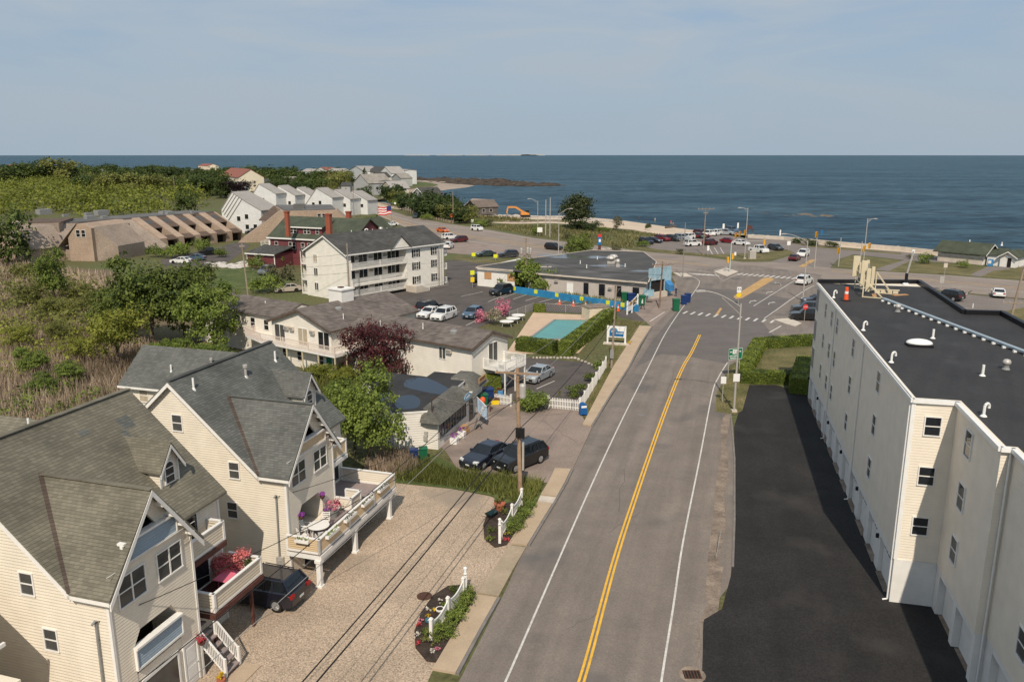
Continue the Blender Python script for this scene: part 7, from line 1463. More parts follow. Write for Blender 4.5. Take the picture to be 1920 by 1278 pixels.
b = MB(); b.box(-.13,l+.23,-.036,-.031,3.29,3.33); b.box(-.13,l+.23,-.036,-.031,2.12,2.16); b.box(-.13,-.1,-.036,-.031,2.17,3.28); b.box(l+.2,l+.23,-.036,-.031,2.17,3.28); b.build('border', m_signwhite, t)
b = MB(); b.box(cx-.36,cx+.0,-.038,-.031,2.72,3.2); b.box(cx+.03,cx+.36,-.038,-.031,2.72,3.2); b.build('shield', m_signwhite, t); text('1', .4, m_blackm, t, (cx-.18,-.042,2.96), (math.pi/2,0,0)); text('A', .36, m_blackm, t, (cx+.19,-.042,2.94), (math.pi/2,0,0))
b = MB()
for s, x in ((-1,cx-.56),(1,cx+.56)): b.prof([(x-s*.16,2.93),(x,2.93),(x,2.86),(x+s*.16,2.96),(x,3.06),(x,2.99),(x-s*.16,2.99)], -.037, -.031, 'y')
b.build('arrow', m_signwhite, t); strokes(t, 1, 1, -.031, m_signwhite, [(2.52,.15,.0,l*.8),(2.3,.14,.1,l*.6)], 11)
rsign((1354,755), 2.3, 'small white sign on a thin post beside the street corner lamp', m_signwhite, .5, .7, -.1)
t = rsign((1384,572), 2.5, 'white arrow sign over a yellow marker on the painted median', m_signwhite, .7, .9, .1); MB().prof([(.42*math.cos(6.283*i/14),1.65+.36*math.sin(6.283*i/14)) for i in range(14)], -.04, 0, 'y').build('marker', m_yellow, t); b = MB()
for x in (-.15,.15): b.prof([(x-.06,2.3),(x+.0,2.3),(x+.02,2.6),(x+.12,2.58),(x+.0,2.78),(x-.12,2.62),(x-.05,2.6)], -.038, -.031, 'y')
b.build('arrow', m_blackm, t)
rsign((847,418), 2.6, 'orange diamond roadwork sign by the shore bushes', m_orange, 1.5, 1.5, 0, 'diamond')
for p, l, m, w_, h_ in (((1478,470),'white square sign at the beach lot entrance',m_signwhite,.9,1.0),((1462,449),'tall white sign post near the beach wall',m_signwhite,.4,1.6),((1327,480),'white sign post in front of the beach lot bays',m_signwhite,.5,1.2),((1356,436),'white post sign at the top of the beach',m_signwhite,.6,1.6),((1383,434),'slim white sign by the green beach shrubs',m_signwhite,.5,1.6),((886,425),'white sign beside the shrubs across the boulevard',m_signwhite,.8,1.0),((1764,544),'pale sign with two posts beyond the black roof',m_galv,.8,1.2),((1771,515),'brown sign on the bathhouse lawn',m_pale,.8,.9),((1711,487),'white sign by the beach path',m_signwhite,.7,.9),((1012,443),'white board sign on the dune by the boulevard',m_signwhite,1.5,1.4),((803,407),'white round sign beside the guard posts',m_signwhite,.9,.9),((829,410),'white round sign near the end of the guard posts',m_signwhite,.9,.9),((741,389),'white round sign at the start of the guard posts',m_signwhite,.9,.9)): rsign(p, 1.9, l, m, w_, h_, .1, 'oct' if 'round' in l else 'box')
for p, l in (((888,486),'lime yellow board beside the green car'),((929,489),'lime yellow board between the two parked cars')): rsign(p, 1.1, l, m_lime, .85, .8, 0)
t = rsign((886,540), 2.8, 'lime yellow sign over a second yellow board by the boarded wall', m_lime, .75, .8, .2); MB().box(-.35,.35,-.03,0,1.1,2.0).build('lower_plate', m_yellow, t)
g = G(1124,470); t = T('service_sign', 'tall narrow sign post in blue and red behind the boarded building', 'sign', (g.x,g.y,0)); MB().box(-.35,.35,-.15,.15,0,1.5).build('post', m_brownwood, t); MB().box(-.5,.5,-.2,.2,1.5,3.4).build('panel', m_signblue, t); MB().box(-.4,.4,-.2,.2,3.401,4.1).build('top_panel', m_signred, t); MB().box(-.25,.25,-.22,-.201,2.2,2.9).build('emblem', m_signwhite, t)
g = G(1410,485); t = T('control_cabinet', 'grey traffic control cabinet on the grass by the junction', 'cabinet', (g.x,g.y,0), .1); MB().box(-.75,.75,-.45,.45,.15,1.9).build('cabinet_body', m_pale, t); MB().box(-.8,.8,-.5,.5,0,.149).build('plinth', m_pale, t); MB().box(-.7,-.02,-.47,-.451,.2,1.8).box(.02,.7,-.47,-.451,.2,1.8).build('door', m_galv, t)
g = G(1694,535); t = T('leaning_post', 'pale post leaning over behind the apartment roof', 'post', (g.x,g.y,0)); MB().bar((0,0,0),(1.4,.5,6.2),.22,.22).build('post', m_galv, t); MB().box(-.3,.3,-.3,.3,0,.3).build('base', m_pale, t)
g = G(735,428); t = T('flagpole', 'flagpole flying a striped flag beside the boulevard', 'flagpole', (g.x,g.y,0)); MB().tube((0,0,0),(0,0,7.4),.09,.06,8).build('pole', m_grey, t)
b = MB(); n = 8; hz = lambda x: -.12*x+.16*math.sin(x*2.1)
for i in range(n):
    for k in range(7):
        x0, x1 = -4.2*i/n, -4.2*(i+1)/n; z = 7.2-.38*k; yy = lambda x: .3*math.sin(-x*1.5)
        b.m = 0 if k % 2 == 0 else 1
        if i < 3 and k < 4: b.m = 2
        b.add([(x0,yy(x0),z-.38+hz(-x0)),(x1,yy(x1),z-.38+hz(-x1)),(x1,yy(x1),z+hz(-x1)),(x0,yy(x0),z+hz(-x0))], [(0,1,2,3)])
b.build('flag', [m_signred, m_signwhite, M('flag_navy',(.03,.04,.16),.7,.05,3)], t)
# guard posts along the boulevard
pts = [G(x,y) for x,y in smooth([(700,379),(735,388),(770,399),(800,408),(835,416),(850,419)],4)]; a = pts[0]; t = T('guard_fence', 'row of wooden guard posts with rail along the shore side of the boulevard', 'fence', (a.x,a.y,0)); b = MB()
for p, q in zip(pts[:-1], pts[1:]): b.bar((p.x-a.x,p.y-a.y,.6),(q.x-a.x,q.y-a.y,.6),.1,.2)
b.build('rail', m_pole, t)
for p, q in zip(pts[:-1], pts[1:]):
    for s in (0,.5): c = p.lerp(q,s); MB().box(c.x-a.x-.13,c.x-a.x+.13,c.y-a.y-.13,c.y-a.y+.13,0,.95).build('post', m_pole, t)
# wires: each span is a thing
def wire(p, q, sag, label, m=None, r=.014, name='overhead_wire', n=10):
    p, q = Vector(p), Vector(q); pts = []
    for i in range(n+1): s = i/n; c = p.lerp(q, s); c.z -= sag*4*s*(1-s); pts.append(c)
    tag(MB().path(pts, r, 5).build(name, m or m_wire), label, 'wire', 'overhead wires at the road'); return pts
pd = Vector((-.2875,-.958)); B1 = Vector((.5,51.7,0)); B2 = Vector((-11.6,13.0,0)); sx = Vector((.958,-.2875,0))
Cw = lambda s, z, w_: (w_.x+sx.x*s, w_.y+sx.y*s, z)
wire(Cw(-.25,5.25,B1), Cw(-.1,4.8,B2), .5, 'thick black cable low over the gravel yard, nearest the houses', None, .03); wire(Cw(.05,4.9,B1), Cw(.2,4.5,B2), .45, 'thick black cable low over the gravel yard, nearest the road', None, .035)
wire(Cw(-1.3,9.1,B1), Cw(-1.8,8.6,B2), .6, 'thin upper wire from the house side of the crossarm over the yard', None, .018); wire(Cw(-.1,9.15,B1), Cw(-.3,8.7,B2), .6, 'thin upper wire from the middle of the crossarm over the yard', m_wire2, .014)
wire((.5,51.7,7.3), L2W(h2,(-.25,.6,5.0)), .5, 'service wire from the tall brown pole to the house with the long deck', None, .016); wire((.5,51.7,7.5), L2W(h1,(-.3,.6,5.75)), 1.0, 'service wire from the tall brown pole to the house with blue rails', None, .018)
for s, l in ((-1.2,'thin wire on the shop side between the first two poles'),(1.3,'thin wire on the road side between the first two poles')): wire(Cw(s,9.1,B1), (11.5+s*.3,87.1,9.0), .6, l, m_wire2, .014)
wire((.5,51.7,5.2), (11.4,87.0,5.6), .7, 'dark cable low between the first two poles', None, .028); wire((.5,51.7,7.0), (-5.8,61.5,4.4), .3, 'service wire from the tall brown pole to the shop roof', m_wire2, .014); wire((11.55,87.2,8.9), (23.3,122.5,7.0), .6, 'wire from the thin leaning pole to the pole at the blue entrance', m_wire2, .016); wire((11.55,87.2,6.2), (23.3,122.5,5.6), .6, 'cable from the thin leaning pole to the pole at the blue entrance', None, .025)
for z, l in ((8.4,'upper wire across the hotel front'),(6.8,'middle wire across the hotel front'),(5.4,'lower cable across the hotel front')): wire((-44.3,131,z*.85), (-25.7,124,z), .5, l, None, .02)
wire((-25.7,124,7.0), (2.5,140,6.4), .8, 'wire from the hotel pole to the transformer pole', m_wire2, .02); wire((2.5,140,6.0), (23.3,122.5,5.3), .8, 'cable over the old roof to the pole at the blue entrance', None, .02)
# bins, mailboxes and small street things
def wheelie(px, label, m, rz=0.0, h=1.05, w_=.55, name='wheeled_bin'):
    g = G(*px); t = T(name, label, 'bin', (g.x,g.y,.02), rz, 'wheeled bins'); MB().add([(-w_*.42,-w_*.42,.05),(w_*.42,-w_*.42,.05),(w_*.42,w_*.42,.05),(-w_*.42,w_*.42,.05),(-w_*.5,-w_*.5,h-.1),(w_*.5,-w_*.5,h-.1),(w_*.5,w_*.55,h-.1),(-w_*.5,w_*.55,h-.1)],[(3,2,1,0),(4,5,6,7),(0,1,5,4),(1,2,6,5),(2,3,7,6),(3,0,4,7)]).build('body', m, t); MB().prof([(-w_*.56,h-.099),(w_*.6,h-.099),(w_*.6,h-.03),(-w_*.4,h+.03),(-w_*.56,h-.04)], -w_*.54, w_*.54, 'x').build('lid', m, t)
    for s in (-1,1): MB().tube((s*w_*.36,w_*.5,.1),(s*w_*.46,w_*.5,.1),.1,.1,8).build('wheel', m_blackm, t)
    return t
wheelie((777,866),'blue wheeled bin beside the white shop wall',m_binblue,.2,1.1,.62); wheelie((794,863),'green wheeled bin under the meters of the shop',m_bingreen,.2,1.1,.62); wheelie((903,766),'large green bin at the picket fence by the shop',m_bingreen,.3,1.5,1.0); wheelie((913,757),'large dark blue bin behind the green one at the picket fence',m_binblue,.3,1.6,1.1)
wheelie((1267,583),'stack height green bin at the corner forecourt',m_bingreen,0,1.9,1.0); wheelie((1282,571),'blue bin at the corner forecourt, nearer of two',m_binblue,0,1.5,.9); wheelie((1289,567),'blue bin at the corner forecourt, farther of two',m_binblue,0,1.5,.9); wheelie((1171,566),'green bin at the end of the blue wall, first of three',m_bingreen,0,1.6,1.1); wheelie((1183,568),'navy bin between the two green ones at the blue wall',m_binblue,0,1.6,1.2); wheelie((1202,572),'green bin at the end of the blue wall next to the walker',m_bingreen,0,1.6,1.2)
g = G(1093,778); t = T('mailbox', 'bright blue postal box at the end of the picket fence', 'mailbox', (g.x,g.y,.05), .2); b = MB(); n = 8; b.prof([(-.32,.1),(.32,.1),(.32,.85)]+[(.32*math.cos(math.pi*i/n),.85+.3*math.sin(math.pi*i/n)) for i in range(1,n)]+[(-.32,.85)], -.3, .3, 'y'); b.build('body', m_mail, t); MB().box(-.25,.25,-.32,-.301,.75,.95).build('label_panel', m_signwhite, t)
for s in (-.25,.25): MB().box(s-.04,s+.04,-.25,.25,0,.1).build('leg', m_mail, t)
g = G(925,757); t = T('storage_box', 'yellow lidded box by the picket fence', 'box', (g.x,g.y,.02), .1); MB().box(-.5,.5,-.35,.35,0,.5).build('body', m_yellow, t); MB().box(-.55,.55,-.4,.4,.501,.62).build('lid', m_brownwood, t)
g = G(938,751); t = T('folding_chair', 'light blue plastic chair against the picket fence', 'chair', (g.x,g.y,.02)); MB().box(-.25,.25,-.25,.25,.38,.44).build('seat', m_binpale, t); MB().box(-.25,.25,.2,.25,.441,.95).build('backrest', m_binpale, t); 
for sx2 in (-.2,.2):
    for sy in (-.2,.2): MB().tube((sx2,sy,0),(sx2,sy,.38),.02,.02,5).build('leg', m_binpale, t)
for p, l, r in ((( -4.78,39.14),'rusty manhole cover in the gravel yard',.42),((12.0,70.2),'dark manhole cover in the road',.38)):
    tag(MB().lathe((0,0,0),[(r,0),(r,.02),(r*.93,.025)],20).build('manhole_cover', m_rust if 'rusty' in l else m_kerb, None, (p[0],p[1],.035)), l, 'manhole cover')
t = T('drain_grate', 'iron drain grate in the road edge beside the black drive', 'drain', (8.35,32.4,.035)); b = MB(); b.box(-.4,.4,-.3,.3,.0,.01); b.build('pit', m_dark, t); b = MB()
for i in range(6): b.box(-.36+.14*i,-.30+.14*i,-.28,.28,.012,.03)
b.box(-.4,.4,-.3,-.27,.012,.032); b.box(-.4,.4,.27,.3,.012,.032); b.build('grate', m_rust, t); MB().lathe((0,0,0),[(.62,0),(.62,.008)],20).build('concrete_ring', m_dirt, t)
g = G(1342,1050); tag(MB().bar((0,0,.05),(.9,2.4,.75),.03,.03).bar((0,0,0),(0,0,.5),.03,.03).build('bent_post', m_grey, None, (g.x,g.y,.04)), 'bent metal stake leaning in the dirt shoulder', 'post')
# flower beds at the road
def bed(px, label): 
    o = sheet('flower_bed', px, .1, m_mulch, label, False, .09); return o
bed([(779,1215),(777,1185),(790,1150),(812,1118),(840,1100),(868,1098),(892,1112),(885,1132),(860,1170),(835,1225),(822,1243),(800,1240)], 'dark mulch bed behind the white fence, nearest'); bed([(908,1010),(906,985),(915,962),(935,948),(975,940),(998,944),(992,960),(975,985),(950,1022),(928,1027)], 'dark mulch bed behind the white fence, farther')
def yardfence(ps, label):
    P = [G(*p) for p in ps]; a = P[0]; t = T('board_fence', label, 'fence', (a.x,a.y,.1), yaw(P[-1]-a)); l = (P[-1]-a).length; b = MB(); n = len(ps)-1; f = lambda x: 1.0-.22*math.sin(math.pi*((x/l*n)%1.0))
    k = int(l/.11)
    for i in range(k): x = l*(i+.5)/k; b.box(x-.045,x+.045,-.012,.012,.06,f(x)-.1)
    b.build('boards', m_white, t); c = MB(); xs = [l*i/24 for i in range(25)]
    for x0, x1 in zip(xs[:-1], xs[1:]): c.bar((x0,0,f(x0)-.05),(x1,0,f(x1)-.05),.06,.09)
    c.bar((0,-.03,.2),(l,-.03,.2),.03,.1); c.build('rail', m_white, t)
    for i in range(n+1): x = l*i/n; k = MB(); k.box(x-.075,x+.075,-.075,.075,0,1.12); k.box(x-.095,x+.095,-.095,.095,1.121,1.16); k.box(x-.06,x+.06,-.06,.06,1.161,1.22); k.build('post', m_white, t)
yardfence([(809,1202),(841,1160),(869,1122)], 'white dipped board fence in the nearest flower bed'); yardfence([(940,1012),(960,982),(978,948)], 'white dipped board fence in the farther flower bed')
for p, l in (((873,1117),'white lamp post at the end of the nearest white fence'),((937,1020),'white lamp post at the end of the farther white fence')):
    g = G(*p); t = T('lamp_post', l, 'lamp post', (g.x,g.y,.1), 0, 'white yard lamp posts'); MB().box(-.08,.08,-.08,.08,0,1.25).build('post', m_white, t); b = MB(); b.lathe((0,0,1.25),[(.1,0),(.1,.04),(.075,.05),(.075,.3),(.11,.32),(.1,.37),(.03,.42)],12); b.build('lantern', m_pvc, t); MB().lathe((0,0,1.2),[(.105,0),(.105,.045)],12).build('collar', m_grey, t)
for ps, grp in ((((828,1200),(838,1190),(846,1172),(852,1162),(861,1150),(868,1138),(876,1128)),'low green shrubs in front of the nearest white fence'),(((962,1000),(970,988),(978,976),(985,965),(992,953)),'low green shrubs in front of the farther white fence')):
    for i, p in enumerate(ps): g = G(*p); shrub((g.x,g.y,.08), 1.25, .72, grp, f_bright, 800, .065, 'shrub', 'shrub', grp, i+3)
for p, w_, h_, m, l in (((806,1207),.9,.55,f_olive,'yellow green tuft at the near end of the first white fence'),((800,1195),.6,.4,f_bright,'small green tuft beside the near post of the first fence'),((918,1018),.6,.55,f_hedge,'clipped round box shrub at the farther lamp post'),((920,1000),.7,.5,f_green,'green shrub behind the farther lamp post'),((835,1140),.6,.3,f_bright,'leafy plant among the yellow flowers'),((852,1112),.6,.35,f_green,'leafy plant by the far post of the first fence'),((945,965),.9,.5,f_green,'green shrub behind the farther white fence')): g = G(*p); shrub((g.x,g.y,.08), w_, h_, l, m, 260, .06, 'plant', 'plant')
rs = random.Random(4)
for p, m, l in (((813,1150),f_yelfl,'yellow flowers in the nearest bed, upper clump'),((802,1162),f_yelfl,'yellow flowers in the nearest bed, lower clump'),((803,1148),f_whitefl,'white flowers beside the yellow ones in the nearest bed'),((826,1132),f_whitefl,'white flowers behind the first white fence'),((783,1196),f_whitefl,'white flowers at the outer edge of the nearest bed'),((789,1170),f_pink,'pink flowers on the yard side of the nearest bed'),((784,1178),f_redfl,'crimson flowers on the yard side of the nearest bed'),((784,1210),f_redfl,'red flowers at the corner of the nearest bed'),((809,1227),f_whitefl,'white flowers close to the sidewalk in the nearest bed'),((820,1221),f_pink,'pale pink flowers close to the sidewalk in the nearest bed'),((883,1114),f_redfl,'red geraniums beside the nearest white lamp post'),((878,1124),f_whitefl,'white flowers under the red geraniums'),((944,1016),f_redfl,'red flowers at the foot of the farther lamp post'),((951,1017),f_redfl,'red flowers near the sidewalk in the farther bed'),((951,1006),f_yelfl,'yellow flowers in the farther bed')):
    g = G(*p); shrub((g.x,g.y,.09), .34, .26, l, m, 60, .07, 'flowers', 'flowers', None, None, None, 6)
g = G(803,1170); tag(MB().ell((0,0,.14),(.17,.17,.15),12,6,-.8).build('glazed_ball', M('blue_glaze',(.05,.14,.18),.25,.1,2), None, (g.x,g.y,.1), True), 'blue glazed ball in the nearest flower bed', 'ornament')
g = G(825,1149); t = T('white_ring_pot', 'round white rimmed pot behind the first white fence', 'flower pot', (g.x,g.y,.1)); MB().lathe((0,0,0),[(.15,0),(.24,.12),(.24,.18)],16).build('pot', m_white, t); MB().lathe((0,0,0),[(.18,.181),(.02,.184)],12).build('soil', m_mulch, t)
g = G(937,958); t = T('terracotta_pot', 'large terracotta pot with a plant beside the tall brown pole', 'flower pot', (g.x,g.y,.03)); MB().lathe((0,0,0),[(.24,0),(.36,.5),(.4,.5),(.4,.6)],16).build('pot', m_terra, t); link('plant', crown_mesh('plant', rblobs(6,6,.6,.8,.05), 240, .1, f_olive, 6, 8), t, (0,0,.5))
g = G(921,972); t = T('wheelbarrow', 'dark wheelbarrow tipped beside the farther flower bed', 'wheelbarrow', (g.x,g.y,.03), 1.0); t.scale = (.72,.72,.72); MB().add([(-.3,-.25,.25),(.5,-.2,.3),(.5,.2,.3),(-.3,.25,.25),(-.55,-.38,.62),(.75,-.34,.55),(.75,.34,.55),(-.55,.38,.62)],[(3,2,1,0),(0,1,5,4),(1,2,6,5),(2,3,7,6),(3,0,4,7)]).build('tray', M('dark_green_tray',(.02,.045,.05),.5,.1,2), t); MB().tube((.8,-.05,.2),(.8,.05,.2),.2,.2,12).build('wheel', m_blackm, t)
for s in (-1,1): MB().path([(.8,s*.07,.2),(-.3,s*.22,.2),(-1.1,s*.28,.6)],.022,6).build('handle', m_brownwood, t); 
# retaining ring of stones, white house details and walkers
# ---- vehicles
m_tyre = M('tyre_rubber',(.015,.015,.015),.9,.15,4); m_rim = M('alloy_rim',(.45,.45,.45),.35,.08,3,metal=.6); m_cglass = glass_dark('car_glass',(.010,.013,.016),.05,.6); m_head = M('headlight_glass',(.62,.63,.62),.15,.05,4); m_tail = M('tail_light_red',(.30,.012,.012),.2,.05,4); m_plate = M('number_plate',(.62,.63,.60),.5,.05,6); m_trimb = M('black_bumper',(.02,.02,.021),.7,.1,3)
def arch(xc, r, n=7): return [(xc+r*math.cos(math.pi*i/n), .30+r*math.sin(math.pi*i/n)*1.0) for i in range(n, -1, -1)]
def car_meshes(kind_):
    P = dict(sedan=dict(L=4.7,w=.91,wb=2.75,hood=.80,cowl=(.95,.95),belt=.97,roof=(.15,-1.05,1.45),rear=(-1.75,1.0),tail=.95,r=.33),
             suv=dict(L=4.7,w=.95,wb=2.8,hood=1.0,cowl=(1.05,1.1),belt=1.12,roof=(.45,-1.75,1.74),rear=(-2.2,1.15),tail=1.1,r=.37),
             hatch=dict(L=4.3,w=.89,wb=2.6,hood=.88,cowl=(1.05,1.0),belt=1.02,roof=(.3,-1.45,1.55),rear=(-1.98,1.05),tail=1.0,r=.33),
             pickup=dict(L=5.5,w=.97,wb=3.5,hood=1.08,cowl=(1.25,1.18),belt=1.18,roof=(.75,-.55,1.85),rear=(-.8,1.2),tail=1.15,r=.39),
             jeep=dict(L=4.2,w=.9,wb=2.6,hood=1.15,cowl=(.75,1.2),belt=1.18,roof=(.55,-1.75,1.85),rear=(-1.95,1.2),tail=1.15,r=.41))[kind_]
    L, w, wb, r = P['L'], P['w'], P['wb'], P['r']; f, a = wb/2+.05, -wb/2+.05; ra = r+.06
    def prof(k, dz):
        x0, x1 = L/2-k, -L/2+k
        top = [(x1+.02,.42),(x1,.75),(x1+.06,P['tail']-.04-dz),(x1+.16,P['tail']-dz),(P['rear'][0]+.0,P['rear'][1]-dz),(P['cowl'][0],P['cowl'][1]-dz),(L/2-.55,P['hood']+.04-dz),(x0-.14,P['hood']-.06-dz),(x0-.02,.62),(x0,.42),(x0-.06,.24)]
        return top + [(f+ra,.24)] + [(f+ra*math.cos(math.pi*i/7),.30+ra*math.sin(math.pi*i/7)) for i in range(8)] + [(f-ra,.22),(a+ra,.22)] + [(a+ra*math.cos(math.pi*i/7),.30+ra*math.sin(math.pi*i/7)) for i in range(8)] + [(a-ra,.26)]
    b = MB(); sl = [(-w,.07,.05),(-w+.09,0,0),(w-.09,0,0),(w,.07,.05)]; n = len(prof(0,0)); o = 0; pts = []
    for y, k, dz in sl: pts += [(x,y,z) for x, z in prof(k,dz)]
    fs = []
    for s in range(3):
        for i in range(n): fs.append((s*n+i,s*n+(i+1)%n,(s+1)*n+(i+1)%n,(s+1)*n+i))
    fs += [list(range(n)), list(range(3*n,4*n))[::-1]]; b.add(pts, fs)
    # roof and pillars
    xf, xr, zr = P['roof']; cx, cz = P['cowl']; bx, bz = P['rear']; wt, wbm = w-.22, w-.06; bz2 = P['belt']-.06
    b.add([(xf+.06,-wt,zr-.07),(xr-.06,-wt,zr-.07),(xr-.06,wt,zr-.07),(xf+.06,wt,zr-.07),(xf-.05,-wt+.12,zr),(xr+.05,-wt+.12,zr-.01),(xr+.05,wt-.12,zr-.01),(xf-.05,wt-.12,zr)],[(0,1,2,3),(7,6,5,4),(4,5,1,0),(5,6,2,1),(6,7,3,2),(7,4,0,3)])
    for s in (-1,1):
        b.bar((cx-.02,s*wbm,cz-.05),(xf,s*wt,zr-.05),.07,.07); b.bar((bx+.02,s*wbm,bz-.05),(xr,s*wt,zr-.05),.1,.12 if kind_ == 'sedan' else .16)
        xm = (xf+xr)/2+.05; b.bar((xm,s*wbm,bz2),(xm,s*wt,zr-.05),.07,.06)
        if kind_ in ('suv',): xm = xr+.65; b.bar((xm-.05,s*wbm,bz2),(xm,s*wt,zr-.05),.09,.07)
        b.box(cx-.35,cx-.15,s*(w+.02)-.09,s*(w+.02)+.09,P['belt']-.02,P['belt']+.13)
        if kind_ == 'suv': b.bar((xf-.2,s*(wt-.1),zr+.05),(xr+.2,s*(wt-.1),zr+.05),.04,.04)
    body = b.mesh('body', m_white)
    g = MB(); g.add([(cx+.0,-wbm+.01,bz2),(bx-.0,-wbm+.01,bz2),(bx-.0,wbm-.01,bz2),(cx,wbm-.01,bz2),(xf+.02,-wt+.01,zr-.06),(xr-.02,-wt+.01,zr-.06),(xr-.02,wt-.01,zr-.06),(xf+.02,wt-.01,zr-.06)],[(3,2,1,0),(4,5,6,7),(0,1,5,4),(1,2,6,5),(2,3,7,6),(3,0,4,7)]); glass = g.mesh('glass', m_cglass)
    def wm(x, s):
        t_ = MB(); y0, y1 = s*(w-.22), s*(w+.015); t_.tube((x,y0,r),(x,y1,r),r,r,18); ri = MB(); ri.tube((x,s*(w+.016),r),(x,s*(w+.028),r),r*.66,r*.58,14)
        for i in range(5): an = 6.283*i/5; ri.bar((x,s*(w+.03),r),(x+r*.6*math.cos(an),s*(w+.03),r+r*.6*math.sin(an)),.05,.015)
        return t_.mesh('wheel', m_tyre), ri.mesh('rim', m_rim)
    wheels = [wm(x,s) for x in (f,a) for s in (-1,1)]
    hl = [MB().add([(L/2-.17,s*(w-.42),.66),(L/2-.05,s*(w-.42),.66),(L/2-.06,s*(w-.42),.80),(L/2-.2,s*(w-.42),.82),(L/2-.3,s*(w-.03),.68),(L/2-.11,s*(w-.06),.67),(L/2-.13,s*(w-.06),.80),(L/2-.35,s*(w-.03),.83)],[(0,1,2,3),(7,6,5,4),(0,4,5,1),(1,5,6,2),(2,6,7,3),(3,7,4,0)]).mesh('headlight', m_head) for s in (-1,1)]
    zt = P['tail']-.22; tl = [MB().box(-L/2-.012,-L/2+.22,s*(w-.2)-.14,s*(w-.2)+.185,zt,zt+.2).mesh('tail_light', m_tail) for s in (-1,1)]
    gr = MB().box(L/2-.06,L/2+.012,-w+.3,w-.3,.36,.58).mesh('grille', m_trimb); pl_ = [MB().box(L/2+.013,L/2+.022,-.18,.18,.42,.53).mesh('number_plate', m_plate), MB().box(-L/2-.015,-L/2+.05,-.18,.18,.62,.74).mesh('number_plate', m_plate)]
    ex = []
    if kind_ == 'pickup': ex = [('bed', MB().box(-L/2+.12,-.9,-w+.14,w-.14,1.12,1.2).mesh('bed', m_trimb))]
    return dict(P=P, body=body, glass=glass, wheels=wheels, lights=hl+tl, misc=[gr]+pl_, ex=ex)
CM = {}; PAINT = {}
def car(kind_, col, c, rz, label, detail=True, metal=.0, name='parked_car', group='parked cars', sc=1.0):
    if kind_ not in CM: CM[kind_] = car_meshes(kind_)
    if col not in PAINT: PAINT[col] = car_paint('paint_%d' % len(PAINT), col, metal)
    m = CM[kind_]; t = T(name, label, 'car', (c[0],c[1],.045), rz, group)
    o = link('body', m['body'], t); o.material_slots[0].link = 'OBJECT'; o.material_slots[0].material = PAINT[col]; link('glass', m['glass'], t)
    for w_, r_ in m['wheels']:
        q = link('wheel', w_, t)
        if detail: link('rim', r_, q)
    for h in m['lights']: link(h.name.split('.')[0], h, t)
    if detail:
        for h in m['misc']: link(h.name.split('.')[0], h, t)
    for n_, h in m['ex']: link(n_, h, t)
    return t
def carw(kind_, col, fw, rw, side, label, detail=False, **k):
    a, b = G(*fw), G(*rw); d = (a-b).normalized(); left = Vector((-d.y,d.x)); c = (a+b)/2 + left*(.88 if side == 'R' else -.88); return car(kind_, col, c, yaw(d), label, detail, **k)
NAVY=(.008,.009,.018); BLACK=(.008,.008,.009); WHITE=(.74,.73,.70); SILV=(.40,.42,.44); GREY=(.12,.13,.14); DGREY=(.035,.038,.042); RED=(.16,.012,.018); MAROON=(.085,.010,.014); BLUE=(.08,.135,.20); GREEN=(.035,.05,.045); ORANGE=(.60,.13,.02); DBLUE=(.012,.015,.026); BEIGE=(.45,.39,.32)
car('suv', NAVY, (-13.4,38.85), yaw((-.95,.31)), 'navy suv backed half under the deck of the house with blue rails', True)
carw('sedan', DBLUE, (905.5,882), (951,859), 'L', 'dark blue sedan parked in the shop lot beside the black suv', True); carw('suv', BLACK, (965,888), (1015.5,867.5), 'L', 'black suv parked in the shop lot behind the tall brown pole', True)
carw('sedan', SILV, (1009.5,719.5), (1034,707), 'L', 'silver sedan parked in the motel court under the balcony', True, metal=.3)
carw('sedan', WHITE, (805,598), (825,591), 'L', 'white sedan between black suv and white suv in the dark lot', True); carw('suv', WHITE, (832.5,602.5), (851,596), 'L', 'white suv next to the white sedan in the dark lot', True); carw('hatch', BLUE, (889,599), (904.5,592), 'L', 'blue hatchback alone in the dark lot', True, metal=.3); carw('suv', BLACK, (824,583), (803,588), 'R', 'black suv with red tail lights behind the white sedan', True); carw('suv', BLACK, (938,555), (957,550.5), 'L', 'black suv parked at the end of the blue wall', True)
carw('suv', DBLUE, (890,522), (884,534), 'L', 'dark car half hidden behind the corner of the boarded block')
carw('suv', MAROON, (856,455), (872,454), 'L', 'maroon suv on the old lot behind the hotel'); carw('suv', WHITE, (854,448.5), (838,449.5), 'R', 'white suv beyond the maroon one on the old lot'); carw('suv', WHITE, (853,463.5), (842,468.5), 'R', 'white suv close to the hotel end balconies')
carw('sedan', GREEN, (902.5,482), (924,481), 'L', 'dark green sedan between two lime yellow boards'); carw('suv', DGREY, (946,483.5), (964,483), 'L', 'dark grey suv to the right of the dark green sedan')
carw('suv', BLACK, (1042,469.5), (1026,468), 'R', 'black suv driving on the boulevard under the curved lamp', name='car', group='cars driving'); carw('jeep', WHITE, (898,433.5), (883,432), 'R', 'white open topped jeep on the boulevard', name='car', group='cars driving'); carw('sedan', ORANGE, (832,436.5), (820,435), 'R', 'orange car on the boulevard above the hotel roof', name='car', group='cars driving'); carw('jeep', GREEN, (781,410), (788,408), 'L', 'dark green jeep on the boulevard by the flagpole', name='car', group='cars driving'); carw('sedan', WHITE, (728,424.5), (745,423.5), 'L', 'white sedan beside the flagpole'); carw('sedan', DGREY, (657,383), (663,381), 'L', 'dark car at the far bend of the boulevard', name='car', group='cars driving')
